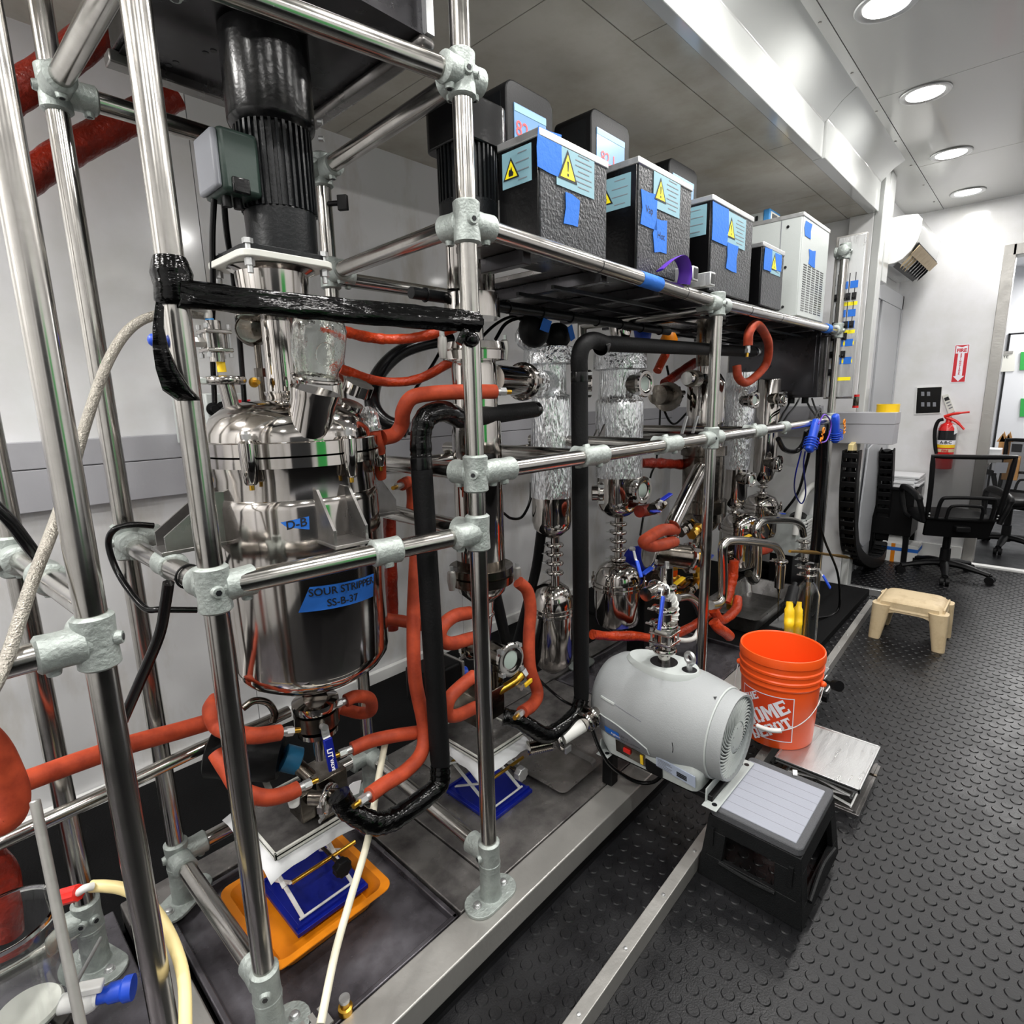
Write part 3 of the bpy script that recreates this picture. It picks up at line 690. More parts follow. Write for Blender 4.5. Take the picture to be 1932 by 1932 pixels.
# second small port with threaded cap, foil elbow
cb = at(655, 790, y=1.2); ct = at(672, 742, y=1.17); cd_ = (ct - cb).normalized()
obj('side_port', MB().lathe(cb - cd_ * .02, cd_, [(0, .026), (.06, .026)], 24), M['steel'], rt)
o = obj('port_cap', MB().prism([ct + (perp(cd_)[0] * math.cos(2 * PI * k / 24) + perp(cd_)[1] * math.sin(2 * PI * k / 24)) * (.034 if k % 2 else .031) for k in range(24)], cd_ * .026), M['steel'], rt)
# needle valve stack at the rear left of the lid
q0 = at(428, 745, y=1.32); g0 = V((q0.x, q0.y, 0))
fzq = lambda py: vz(q0.x, q0.y, py)
obj('valve_stem', MB().cyl((q0.x + .012, q0.y, ztop - .045), (q0.x, q0.y, fzq(722)), .0165, seg=24), M['steel'], rt)
triclamp(rt, (q0.x, q0.y, fzq(718)), (0, 0, 1), .034)
obj('clamp_knob', MB().lathe((q0.x + .052, q0.y - .018, fzq(722)), (.3, -1, .0), [(0, .011), (.006, .011), (.007, .006), (.018, .005)], 16), M['brass'], rt)
obj('clamp_lug', MB().box((q0.x - .068, q0.y - .012, fzq(726)), (q0.x - .04, q0.y + .012, fzq(712))), M['alu'], rt, bev=.003)
obj('thread_tape', MB().cyl((q0.x - .004, q0.y, fzq(702)), (q0.x - .005, q0.y, fzq(682)), .009, seg=14), M['yellow'], rt)
valve_body(rt, (q0.x - .011, q0.y, fzq(645)), (0, 0, 1), .024, .085)
obj('blue_collar', MB().cyl((q0.x - .017, q0.y, fzq(612)), (q0.x - .017, q0.y, fzq(602)), .0085, seg=14), M['skyblue'], rt)
e = V((q0.x - .019, q0.y, fzq(590)))
obj('elbow', MB().tube([e - V((0, 0, .014)), e, e - V((.012, 0, -.006)), e - V((.055, .0, -.008))], .0085, 12), M['alu_dull'], rt)
obj('side_nozzle', MB().cyl((q0.x - .012, q0.y, fzq(648)), (q0.x - .062, q0.y, fzq(648)), .011, seg=6), M['alu_dull'], rt)
# pressure gauge behind the shaft
gq = at(474, 622, y=1.40); dd = (V((-.7, -.9, .2))).normalized()
o = obj('pressure_gauge', MB().lathe(gq + dd * -.02, dd, [(0, .034), (.004, .036), (.026, .036), (.03, .033), (.027, .031)], 30), M['steel_dk'], rt)
obj('gauge_face', MB().lathe(gq + dd * .0065, dd, [(0, .031), (.0005, .0305)], 30), M['sight'], o)
zb = vz(gq.x, gq.y, 735)
obj('gauge_pipe', MB().cyl((gq.x + .01, gq.y, ztop - .04), (gq.x + .01, gq.y, gq.z - .03), .008, seg=12).hexnut((gq.x + .01, gq.y, zb + .03), (gq.x + .01, gq.y, zb + .05), .013), M['steel_dk'], rt)
# tape notes with handwriting
def on_vessel(px, py, r=RR + .0015):
    # near point of the jacket seen at this pixel
    d = ray(px, py); a = d.x ** 2 + d.y ** 2; b = 2 * (d.x * -RX + d.y * -RY); c = RX ** 2 + RY ** 2 - r * r
    t = (-b - math.sqrt(max(0, b * b - 4 * a * c))) / (2 * a)
    return CAM + d * t
def wrap_note(par, corners, lines, size, label):
    # curved strip of tape: corners as angle, height on the jacket
    pts = [on_vessel(*c) for c in corners]
    an = [math.atan2(p.y - RY, p.x - RX) for p in pts]; zz = [p.z for p in pts]
    n = 10; g = MB(); rows = []
    for j in range(2):
        a0, a1, z0, z1 = (an[0], an[1], zz[0], zz[1]) if j == 0 else (an[3], an[2], zz[3], zz[2])
        rows.append([(a0 + (a1 - a0) * k / n, z0 + (z1 - z0) * k / n) for k in range(n + 1)])
    P = lambda a, z, r: (RX + r * math.cos(a), RY + r * math.sin(a), z)
    for k in range(n):
        g.quad(P(*rows[1][k], RR + .0016), P(*rows[1][k + 1], RR + .0016), P(*rows[0][k + 1], RR + .0016), P(*rows[0][k], RR + .0016))
    o = obj('tape_note', g, M['tape'], par); o['label'] = label
    t = MB()
    for i, ln in enumerate(lines):
        vs, fs = text(ln, size, off=.0004); f_ = (i + .5) / len(lines)
        ac = (an[0] * (1 - f_) + an[3] * f_ + an[1] * (1 - f_) + an[2] * f_) / 2; zc_ = ((zz[0] + zz[1]) * (1 - f_) + (zz[2] + zz[3]) * f_) / 2
        sl = (zz[1] - zz[0]) / max(1e-6, abs(an[1] - an[0]) * RR)
        t.add([P(ac + x / RR, zc_ + y + x * sl, RR + .0026) for x, y in vs], fs)
    obj('lettering', t, M['ink'], o)
wrap_note(rt, [(529, 986), (583, 974), (584, 999), (541, 995)], ['D-B'], .026, 'small torn blue tape note')
wrap_note(rt, [(584, 1108), (705, 1082), (704, 1125), (563, 1156)], ['SOUR STRIPPER', 'SS-B-37'], .024, 'wide blue tape note with two lines of handwriting')
# bottom outlet: flanges, valve with blue lever, nozzle
BX, BY = at(597, 1345, y=1.27).x, 1.27
zo = lambda py, r=.05: fz(BX, BY, r, py)
obj('outlet_neck', MB().cyl((RX, RY, zbt - .08), (BX, BY, zo(1330)), .03, seg=28), M['steel'], rt)
obj('outlet_flange', MB().lathe((BX, BY, 0), (0, 0, 1), [(zo(1352), .055), (zo(1346), .057), (zo(1338), .057), (zo(1334), .03)], 36), M['steel'], rt)
obj('ball_valve', MB().lathe((BX, BY, 0), (0, 0, 1), [(zo(1385), .045), (zo(1383), .055), (zo(1357), .055), (zo(1355), .045)], 36), M['steel_dk'], rt)
obj('lower_flange', MB().lathe((BX, BY, 0), (0, 0, 1), [(zo(1400), .03), (zo(1399), .05), (zo(1391), .05), (zo(1389), .03)], 36), M['steel'], rt)
obj('outlet_pipe', MB().cyl((BX, BY, zo(1438, .02)), (BX, BY, zo(1398, .02)), .016, seg=20), M['steel'], rt)
lv = at(612, 1372, y=1.205); le = at(627, 1452, y=1.18)
o = lever(rt, lv, le - lv, (0, -1, .15), (le - lv).length, .024, 'navy_blue')
gl = [c for c in o.children][0]
t = MB(); put_text(t, 'LIT', lv + (le - lv) * .55 + V((-.004, -.0125, 0)), (le - lv).normalized(), V((1, -.25, 0)), .017, off=.0004); obj('lettering', t, M['printwhite'], gl)
t = MB(); put_text(t, 'VALVE', lv + (le - lv) * .82 + V((-.003, -.0135, 0)), (le - lv).normalized(), V((1, -.25, 0)), .010, off=.0004); obj('lettering', t, M['printwhite'], gl)

# ---- control cabinet above the reactor, seen from below
cb = thing('control_cabinet', 'dark sheet steel cabinet hanging above the reactor motor', 'cabinet', (.68, 1.35, 2.22))
zb0 = 2.222
obj('bottom_sheet', MB().box((.46, 1.075, zb0), (.90, 1.62, zb0 + .004)), M['sheet_dk'], cb)
obj('bottom_flange', MB().box((.44, 1.60, zb0 - .02), (.92, 1.64, zb0 + .006)), M['sheet'], cb, bev=.003)
obj('bottom_flange', MB().box((.885, 1.07, zb0 - .022), (.93, 1.60, zb0 + .003)), M['sheet'], cb, bev=.012)
obj('cabinet_body', MB().box((.45, 1.085, zb0 + .006), (.915, 1.62, 2.56)), M['sheet_dk'], cb, bev=.004)
obj('edge_trim', MB().box((.905, 1.07, zb0 + .006), (.925, 1.09, 2.56)), M['alu'], cb)
for k, (px, py) in enumerate(((318, 123), (332, 118), (388, 100), (403, 96), (684, 149))):
    p = at(px, py, z=zb0); obj('hole', MB().cyl((p.x, p.y, zb0 - .0012), (p.x, p.y, zb0 + .001), .007 if k < 4 else .011, seg=14), M['dark_screen'], cb)
mp = MB().prism([at(210, 45, z=2.30), at(248, 10, z=2.30), at(195, 150, z=2.225), at(165, 165, z=2.225)], (0, .0, .012))
obj('side_flap', MB().prism([(.44, 1.66, 2.30), (.44, 1.18, 2.30), (.44, 1.18, 2.56), (.44, 1.66, 2.56)], (.008, 0, 0)), M['sheet'], cb)

# ---- 2. tall evaporator column behind the front post, with its own motor
C2X, C2Y = at(902, 900, y=1.22).x, 1.22
c2 = thing('evaporator', 'slim steel column with black finned motor, standing right behind the rack post', 'column', (C2X, C2Y, .3))
def seg2(name, mt, prof, seg=36, **k): return lathe_px(name, M[mt], c2, C2X, C2Y, prof, seg, **k)
r0 = lambda w_, py: m_at((C2X, C2Y, vz(C2X, C2Y, py)), w_)
za2 = lambda py, r: fz(C2X, C2Y, r, py)
finned(c2, C2X, C2Y, za2(372, .085), za2(258, .085), r0(57, 300))
obj('fan_cover', MB().prism([(C2X + x, C2Y + y, za2(262, .09)) for x, y in rrect(r0(118, 220), r0(118, 220), .03)], (0, 0, .105)), M['black_gloss'], c2, bev=.004)
seg2('gear_head', 'fin', [(368, r0(54, 370)), (370, r0(56, 370)), (420, r0(56, 400)), (422, r0(40, 400))])
seg2('lantern', 'steel', [(425, r0(28, 430)), (548, r0(28, 540))])
for k in (-1, 1): seg2('lantern', 'steel', [(440, .02), (545, .02)]).location = (.045 * k, -.02 * k, 0)
seg2('upper_flange', 'steel', [(545, r0(30, 560)), (547, r0(52, 560)), (568, r0(53, 560)), (572, r0(53, 570)), (594, r0(53, 570)), (597, r0(30, 570))])
seg2('drive_tube', 'steel', [(590, r0(20, 600)), (645, r0(20, 600))])
seg2('middle_flange', 'steel', [(640, r0(30, 650)), (642, r0(58, 650)), (655, r0(60, 650)), (657, r0(58, 650)), (659, r0(60, 650)), (676, r0(59, 650)), (680, r0(40, 650))])
seg2('head', 'steel', [(676, r0(40, 700)), (690, r0(43, 700)), (795, r0(43, 760))])
seg2('jacket', 'steel', [(788, r0(40, 800)), (796, r0(47, 800)), (1080, r0(46, 1000)), (1088, r0(40, 1000))])
seg2('lower_flange', 'steel_dk', [(1082, r0(44, 1090)), (1084, r0(60, 1090)), (1097, r0(61, 1090)), (1099, r0(58, 1090)), (1101, r0(61, 1090)), (1116, r0(60, 1090)), (1118, r0(46, 1090))])
seg2('bottom_cone', 'steel', [(1112, r0(50, 1110)), (1128, r0(44, 1120)), (1140, r0(22, 1120)), (1215, r0(13, 1180))])
for px, py in ((852, 1095), (976, 1085), (835, 655), (952, 660)):
    p = at(px, py, y=C2Y); d = V((1, 0, 0)) if px > 900 else V((-1, 0, 0))
    o = obj('clamp', MB().lathe(p - V((0, 0, .03)), (0, 0, 1), [(0, .009), (.03, .014), (.055, .012), (.06, .006)], 14), M['alu_dull'], c2)
    obj('clamp_nut', MB().hexnut(p + V((0, 0, .028)), p + V((0, 0, .042)), .007), M['alu'], o)
p0, p1 = at(925, 715, y=C2Y), at(1012, 722, y=1.36)
obj('vapour_nozzle', MB().cyl(p0, p0.lerp(p1, .62), .046, seg=30), M['steel'], c2); triclamp(c2, p0.lerp(p1, .66), p1 - p0, .052)
p = at(912, 820, y=1.12)
for k in (-1, 1):
    a = at(866 if k < 0 else 893, 812, y=1.15); obj('gusset', MB().prism([a, a + V((.012, 0, .0)), a + V((-.045 + .02 * (k > 0), -.05, -.07)), a + V((-.01, 0, -.07))], (0, .006, 0)), M['sheet'], c2)
# sight-glass tee and pump block under the column
T2 = at(938, 1235, y=1.21)
d2 = V((-.06, -1, .05)).normalized()
obj('tee', MB().cyl(T2 + d2 * .055, T2 - d2 * .13, .036, seg=28).cyl(T2, T2 + V((0, 0, -.09)), .02, seg=20), M['steel_dk'], c2)
sight(c2, T2 + d2 * .065, d2, .055, .03)
triclamp(c2, T2 - d2 * .12, d2, .04); triclamp(c2, (C2X + .004, C2Y, za2(1165, .03)), (0, 0, 1), .026)
b2 = at(905, 1318, y=1.22)
o = obj('pump_block', MB().box((b2.x - .062, b2.y - .055, b2.z - .055), (b2.x + .058, b2.y + .06, b2.z + .045)), M['steel_dk'], c2, bev=.003)
v2 = at(972, 1285, y=1.16)
obj('brass_fitting', MB().tube([v2 + V((-.07, .02, -.02)), v2, v2 + V((.035, 0, .012))], .014, 12), M['brass'], c2)
obj('hex_coupling', MB().hexnut(v2 + V((.03, 0, .01)), v2 + V((.06, 0, .02)), .02), M['alu'], c2)
lever(c2, v2 + V((.005, -.02, -.02)), (1, 0, .28), (0, -1, 0), .055, .016, 'yellow')
# ---- 3. foil wrapped condensers with cold traps below
def upright(par, x, y, name, mt, prof, seg=36, c0=True, c1=True):   # prof rows are (image row, half width in px)
    return lathe_px(name, M[mt], par, x, y, [(py, m_at((x, y, vz(x, y, py)), w_)) for py, w_ in prof], seg, c0, c1)
def foil_wrap(par, x, y, prof, seed, name='foil_wrap', mt='foil'):
    rnd = random.Random(seed); g = MB(); seg = 44; rs = []
    P = []
    for (a, ra_), (b, rb_) in zip(prof, prof[1:]):
        n = max(1, int(abs(b - a) / 9))
        P += [(a + (b - a) * k / n, ra_ + (rb_ - ra_) * k / n) for k in range(n)]
    P.append(prof[-1])
    P = [(fz(x, y, m_at((x, y, vz(x, y, py)), w_), py), m_at((x, y, vz(x, y, py)), w_)) for py, w_ in P][::-1]
    ph = [rnd.uniform(-1, 1) for _ in range(seg)]
    for z, r in P:
        ph = [p * .7 + rnd.uniform(-1, 1) * .5 for p in ph]
        rs.append([(x + r * (1 + .018 * ph[k]) * math.cos(2 * PI * k / seg), y + r * (1 + .018 * ph[k]) * math.sin(2 * PI * k / seg), z + rnd.uniform(-.002, .002)) for k in range(seg)])
    g.rings(rs)
    return obj(name, g, M[mt], par, ang=70)
def neck(par, x, y, pys, hw=7):
    # stack of small clamped spools between two vessels
    z0, z1 = vz(x, y, pys[-1]), vz(x, y, pys[0]); r = m_at((x, y, z0), hw)
    obj('spool', MB().cyl((x, y, z0), (x, y, z1), r, seg=18), M['steel'], par)
    for py in pys[1:-1]: triclamp(par, (x, y, vz(x, y, py)), (0, 0, 1), r * 1.5, True)
def trap(x, y, rows, label, hw, bands=True):
    # domed pot: rows = top of dome, flange, bottom
    t = thing('cold_trap', label, 'tank', (x, y, vz(x, y, rows[2])))
    a, b, c = rows
    upright(t, x, y, 'lid', 'steel', [(a, 9), (a + (b - a) * .12, hw * .45), (a + (b - a) * .35, hw * .78), (a + (b - a) * .7, hw * .95), (b - 2, hw * .98)])
    upright(t, x, y, 'flange', 'steel', [(b - 3, hw * 1.0), (b - 2, hw * 1.06), (b + 3, hw * 1.06), (b + 4, hw * 1.0), (b + 5, hw * 1.0), (b + 6, hw * 1.06), (b + 11, hw * 1.06), (b + 12, hw * .98)])
    upright(t, x, y, 'body', 'steel', [(b + 10, hw * .96), (c - (c - b) * .22, hw * .96), (c - (c - b) * .08, hw * .88), (c - 3, hw * .6), (c, hw * .2)])
    r = m_at((x, y, vz(x, y, b)), hw * 1.12)
    for k in range(4):
        an = math.radians(-60 - 100 * k); q = V((x + r * math.cos(an), y + r * math.sin(an), fz(x, y, r, b + 5)))
        o = obj('clamp', MB().lathe(q - V((0, 0, r * .22)), (0, 0, 1), [(0, .006), (r * .1, .011), (r * .36, .011), (r * .4, .004), (r * .55, .004)], 12), M['steel'], t)
    return t
f1 = thing('foil_condenser', 'foil wrapped condenser with broad foil cap, half hidden behind the upright black foam pipe', 'condenser', (1.75, 1.45, .7))
X1, Y1 = at(1040, 850, y=1.46).x, 1.46
foil_wrap(f1, X1 - .01, Y1, [(650, 20), (652, 47), (684, 49), (687, 32)], 3, mt='foil2')
foil_wrap(f1, X1, Y1, [(684, 30), (744, 30), (747, 36), (800, 37), (850, 39), (943, 39)], 4)
upright(f1, X1, Y1, 'vessel', 'steel', [(930, 37.5), (990, 37.5), (1004, 34), (1013, 20), (1016, 8)])
neck(f1, X1 + .02, Y1, [1012, 1028, 1045, 1062, 1080, 1104], 8)
t1 = trap(X1 + .035, Y1 + .03, (1098, 1160, 1272), 'shiny domed cold trap pot hanging below the foil condenser by the black pipe', 40)
p0, p1 = at(1012, 722, y=1.36), V((X1, Y1, vz(X1, Y1, 722)))
obj('foil_nozzle', MB().lathe(p0, p1 - p0, [(0, .05), (.03, .047), ((p1 - p0).length, .045)], 28), M['foil2'], f1)
obj('foil_clump', MB().sphere(at(1000, 636, y=1.46), .07, 14, .9, .8, .75), M['foil2'], f1)
obj('rubber_cap', MB().sphere(at(1008, 622, y=1.40), .062, 16, 1, .9, 1.05), M['black'], f1)
obj('rubber_cap', MB().sphere(at(1052, 634, y=1.40), .055, 16, 1, .9, .9), M['black'], f1)
obj('tape_scrap', MB().obox(at(1030, 614, y=1.33), (.022, 0, -.004), (0, .002, 0), (.01, 0, .02)), M['tape'], f1)
obj('tape_scrap', MB().obox(at(1078, 628, y=1.33), (.010, 0, -.024), (0, .002, 0), (.012, 0, .006)), M['tape'], f1)
X2, Y2 = at(1168, 800, y=1.42).x, 1.42
f2 = thing('foil_condenser', 'foil wrapped condenser with two round sight glasses, in the middle of the rack', 'condenser', (X2, Y2, .7))
foil_wrap(f2, X2, Y2, [(640, 20), (643, 50), (694, 51), (697, 40)], 5, mt='foil2')
foil_wrap(f2, X2, Y2, [(694, 39), (752, 40), (756, 45), (764, 46), (905, 44)], 6)
upright(f2, X2, Y2, 'vessel', 'steel', [(895, 41), (950, 41), (966, 37), (975, 22), (978, 8)])
upright(f2, X2, Y2, 'top_cup', 'steel', [(612, 22), (615, 22), (640, 17)])
neck(f2, X2 + .01, Y2, [974, 988, 1004, 1020, 1036, 1054, 1066], 8)
t2 = trap(X2 + .005, Y2, (1060, 1112, 1194), 'shiny domed cold trap pot below the middle foil condenser, behind the grey pump', 45)
d = V((-.10, -1, 0)).normalized()
for (px, py, rr) in ((1217, 724, 26), (1213, 925, 27)):
    p = at(px, py, y=1.27); q = V((X2, Y2, p.z)); sight(f2, p, d, m_at(p, rr), .045)
    obj('sight_neck', MB().cyl(p - d * .02, p - d * .02 + (q - p) * .8, .042, seg=24), M['steel_dk'], f2)
d = V((-.55, -1, 0)).normalized()
for (px, py, rr) in ((1113, 724, 26), (1135, 930, 22)):
    p = at(px, py, y=1.32); sight(f2, p, V((.8, -1, 0)), m_at(p, rr), .04)
p = at(1255, 745, y=1.45); obj('cross_tee', MB().cyl(p + V((-.08, 0, 0)), p + V((.06, .02, 0)), .05, seg=24).cyl(p + V((.06, .02, 0)), p + V((.30, .05, .01)), .014, seg=14), M['steel_dk'], f2)
o = obj('bolt_flange', MB().lathe(p + V((.02, 0, -.01)), (1, .2, 0), [(0, .075), (.02, .075), (.022, .06), (.04, .06)], 24), M['steel_dk'], f2)
for k in range(8):
    a = 2 * PI * k / 8; q = p + V((.045, 0, -.01)) + V((0, 1, 0)) * .062 * math.cos(a) + V((0, 0, 1)) * .062 * math.sin(a); obj('flange_bolt', MB().hexnut(q, q + V((.02, 0, 0)), .009), M['fin'], o)
for k, (px, py) in enumerate(((1142, 800), (1128, 810))):
    a = at(px, py, y=1.32); obj('gusset', MB().prism([a, a + V((.0, 0, -.09)), a + V((-.075, 0, -.09))], (0, .008, 0)), M['sheet'], f2)
# third evaporator body behind post D
X3, Y3 = at(1330, 800, y=1.30).x, 1.30
c3 = thing('evaporator', 'wide steel evaporator column partly hidden by the thin rack post in the centre', 'column', (X3, Y3, .4))
for nm, mt, pr in (('drive_tube', 'steel_dk', [(598, 24), (690, 22)]), ('head', 'steel', [(676, 18), (720, 19)]), ('jacket', 'steel', [(705, 26), (716, 33), (724, 37), (806, 36), (845, 35)]), ('flange', 'steel_dk', [(842, 36), (844, 44), (862, 44), (864, 38)]),
                   ('lower_jacket', 'steel_dk', [(862, 40), (990, 38)]), ('lower_flange', 'steel_dk', [(948, 40), (950, 48), (972, 48), (974, 38)]), ('bottom', 'steel_dk', [(985, 38), (1000, 30), (1012, 12), (1060, 8)])):
    upright(c3, X3, Y3, nm, mt, pr)
p = at(1302, 714, y=1.24); obj('end_knob', MB().cyl(p, p + V((.1, .02, 0)), .04, seg=20), M['steel_dk'], c3); obj('end_cap', MB().cyl(p - V((.035, 0, 0)), p, .03, seg=20), M['steel'], c3)
for px in (1297, 1317):
    a = at(px, 785, y=1.16); obj('gusset', MB().prism([a, a + V((.010, 0, 0)), a + V((-.03, -.0, -.075)), a + V((-.042, 0, -.075))], (0, .01, 0)), M['alu'], c3)
# diagonal drain pipe with horizontal receiver
dp = thing('drain_receiver', 'slanting bright drain pipe above a small horizontal receiver with end window', 'receiver', at(1300, 1040, y=1.05))
a, b = at(1320, 886, y=1.12), at(1268, 992, y=1.08)
obj('drain_pipe', MB().cyl(a, b, .032, seg=24).sphere(a, .032, 14), M['steel'], dp)
c = at(1262, 1030, y=1.08); obj('drain_neck', MB().tube([b, b.lerp(c, .5) + V((.005, 0, 0)), c], .022, 16), M['steel'], dp); triclamp(dp, b.lerp(c, .55), (0, 0, 1), .028)
a, b = at(1226, 1042, y=1.12), at(1298, 1052, y=1.02)
obj('receiver_body', MB().cyl(a, b, .05, seg=28), M['steel_dk'], dp); sight(dp, b + (b - a).normalized() * .01, b - a, .065, .03); triclamp(dp, a, b - a, .055)
# fourth, half stripped foil condenser and the clean one next to it
X4, Y4 = at(1395, 800, y=1.28).x, 1.28
f3 = thing('foil_condenser', 'smaller foil wrapped condenser further back, below the looped red hose', 'condenser', (X4, Y4, .7))
foil_wrap(f3, X4, Y4, [(700, 14), (702, 30), (735, 30), (738, 27), (812, 27), (887, 23)], 8)
upright(f3, X4, Y4, 'vessel', 'steel', [(880, 22), (940, 22), (954, 18), (962, 6)])
neck(f3, X4 - .01, Y4, [958, 966, 978, 986], 6)
d = V((-.15, -1, 0)).normalized()
for px, py, rr in ((1424, 755, 17), (1418, 905, 15)):
    p = at(px, py, y=1.16); sight(f3, p, d, m_at(p, rr), .05); obj('sight_neck', MB().cyl(p - d * .02, V((X4, Y4, p.z)), .035, seg=18), M['steel_dk'], f3)
t3 = trap(X4 - .02, Y4 - .05, (968, 1000, 1078), 'domed pot behind the bent steel pipes, left one of a pair', 37)
X5, Y5 = at(1446, 820, y=1.30).x, 1.30
f4 = thing('bare_condenser', 'bare shiny steel condenser without foil, rightmost column under the shelf', 'condenser', (X5, Y5, .7))
upright(f4, X5, Y5, 'vessel', 'steel', [(715, 23), (717, 24), (890, 22), (905, 18), (914, 6)])
neck(f4, X5, Y5, [910, 918, 930, 938], 5)
for px, py, rr in ((1478, 752, 17), (1470, 875, 18)):
    p = at(px, py, y=1.18); sight(f4, p, V((.0, -1, 0)), m_at(p, rr), .05); obj('sight_neck', MB().cyl(p - V((.02, -.02, 0)), V((X5, Y5, p.z)), .035, seg=18), M['steel_dk'], f4)
t4 = trap(X5 - .01, Y5, (932, 958, 1020), 'domed pot under the bare steel condenser, right one of a pair', 33)

# ---- equipment shelf and the chillers on it
sh = thing('equipment_shelf', 'long steel shelf with wire underside that carries the black chillers', 'shelf', (2.4, 1.28, 1.80))
for a, b in (((1.02, .99), (1.36, 1.135)), ((1.361, .99), (2.60, 1.66)), ((2.601, .99), (2.86, 1.19)), ((2.861, .99), (3.80, 1.66))): obj('shelf_sheet', MB().box((a[0], a[1], 1.812), (b[0], b[1], 1.828)), M['sheet'], sh, bev=.002)
for k in range(9):
    x = 1.1 + k * .335; obj('cross_bar', MB().box((x, .98, 1.775), (x + .03, {0: 1.13, 5: 1.18}.get(k, 1.66), 1.811)), M['sheet_dk'], sh, bev=.002)
for k in range(4):
    y = 1.1 + k * .14; [obj('long_bar', MB().box((a, y, 1.766), (b, y + .012, 1.776)), M['fin'], sh) for a, b in ((1.37, 2.60), (2.86, 3.78))]
obj('conduit', MB().cyl((1.0, 1.3, 1.74), (2.5, 1.33, 1.74), .016, seg=12), M['fin'], sh)
for k in range(9): obj('conduit_clip', MB().torus((1.05 + k * .17, 1.3015 + k * .0034, 1.74), (1, .02, 0), .0175, .003, 14, 6), M['black'], sh)
def chiller(label, x0, x1, y0, y1, z0, z1, body, screen=None, notes=(), mtf='hammer'):
    t = thing('chiller', label, 'chiller', ((x0 + x1) / 2, (y0 + y1) / 2, z0), 'chillers on the steel shelf')
    obj('housing', MB().box((x0, y0 + .004, z0), (x1, y1, z1 - .012)), M[body], t, bev=.004)
    obj('front_panel', MB().box((x0 + .003, y0, z0 + .004), (x1 - .003, y0 + .006, z1 - .014)), M[mtf], t, bev=.001)
    obj('lid', MB().box((x0 - .003, y0 - .003, z1 - .02), (x1 + .003, y1, z1)), M['alu'], t, bev=.003)
    if screen:
        sx0, sx1, sz0, sz1, sy = screen
        obj('control_head', MB().prism([(x, sy, z) for x, z in [((sx0 + sx1) / 2 + a, (sz0 + sz1) / 2 + b) for a, b in rrect(sx1 - sx0, sz1 - sz0, .03)]], (0, .16, 0)), M['black'], t, bev=.004)
        o = obj('screen', MB().box((sx0 + .03, sy - .002, sz0 + .02), (sx1 - .035, sy, sz1 - .055)), M['screen'], t)
        g = MB(); put_text(g, '82.1', ((sx0 + sx1) / 2 - .02, sy - .0035, sz0 + (sz1 - sz0) * .52), (1, 0, 0), (0, 0, 1), .055); obj('digits', g, M['led'], o)
        obj('status_bar', MB().box((sx0 + .03, sy - .003, sz1 - .075), (sx1 - .035, sy - .002, sz1 - .057)), M['labelblue'], o)
        obj('vent_grille', MB().box((sx0 - .0015, sy + .02, sz0 + .05), (sx0 + .001, sy + .13, sz1 - .03)), M['fin'], t)
    return t
def warn_tri(par, p, right, up, s, sym='!'):
    r, u = V(right), V(up); n = r.cross(u); p = V(p)
    o = obj('warning_triangle', MB().prism([p - r * s * .55 + n * .001, p + r * s * .55 + n * .001, p + u * s + n * .001], n * .0006), M['ink'], par)
    obj('triangle_face', MB().prism([p - r * s * .42 + u * s * .07 + n * .0014, p + r * s * .42 + u * s * .07 + n * .0014, p + u * s * .84 + n * .0014], n * .0006), M['warn'], o)
    g = MB()
    if sym == '!': g.prism([p - r * s * .05 + u * s * .62 + n * .002, p + r * s * .05 + u * s * .62 + n * .002, p + r * s * .02 + u * s * .3 + n * .002, p - r * s * .02 + u * s * .3 + n * .002], n * .0005).obox(p + u * s * .19 + n * .002, r * s * .045, u * s * .045, n * .0004)
    else: g.prism([p + r * a * s + u * b * s + n * .002 for a, b in ((-.14, .14), (.14, .14), (.17, .28), (.08, .38), (.05, .56), (-.04, .42), (-.1, .46), (-.16, .28))], n * .0005)
    obj('symbol', g, M['ink'], o)
def hazard(par, p, right, up, w_, h, sym, tri=.8, n_lines=7):
    r, u = V(right), V(up); n = r.cross(u); p = V(p)
    o = obj('hazard_label', MB().prism([p - r * w_ / 2 - u * h / 2, p + r * w_ / 2 - u * h / 2, p + r * w_ / 2 + u * h / 2, p - r * w_ / 2 + u * h / 2], n * .001), M['labelblue'], par)
    warn_tri(par, p - r * (w_ / 2 - h * tri * .62) - u * h * tri * .47 + n * .0004, r, u, h * tri, sym)
    g = MB()
    for k in range(n_lines):
        c = p + r * w_ * .2 + u * h * (.36 - .72 * k / (n_lines - 1)) + n * .0013
        g.obox(c, r * w_ * (.22 if k % 3 else .15), u * h * .012, n * .0003)
    k = obj('print_lines', g, M['pumpdk'], o); k['kind'] = 'stuff'
YF = .985
S0 = 1.832
def front(px, py): return at(px, py, y=YF)
def spec(pl, pr):    # near top corners of a box front
    a, b = front(*pl), front(*pr); return a.x, b.x, (a.z + b.z) / 2
xa, xb, zt = spec((1017, 246), (1146, 298))
ch1 = chiller('big black chiller nearest to the post, with flame label on its dark side', xa, xb, YF, YF + .142, S0, zt, 'black_gloss', (at(955, 200, y=1.17).x, at(1043, 200, y=1.17).x, zt - .04, at(1000, 168, y=1.17).z, 1.17))
hazard(ch1, front(1086, 322) + V((0, -.001, 0)), (1, 0, 0), (0, 0, 1), .165, .105, '!', .7)
note(ch1, front(1036, 288) + V((0, -.001, 0)), (1, 0, 0), (0, 0, 1), .095, .095, (), name='tape_note')
note(ch1, front(1078, 396) + V((0, -.001, 0)), (1, 0, 0), (0, 0, 1), .07, .075, (), name='tape_note', wob=.2)
hazard(ch1, (xa - .0005, YF + .075, zt - .07), (0, -1, 0), (0, 0, 1), .10, .085, 'f', .6, 4)
xa2, xb2, zt2 = spec((1205, 296), (1306, 348))
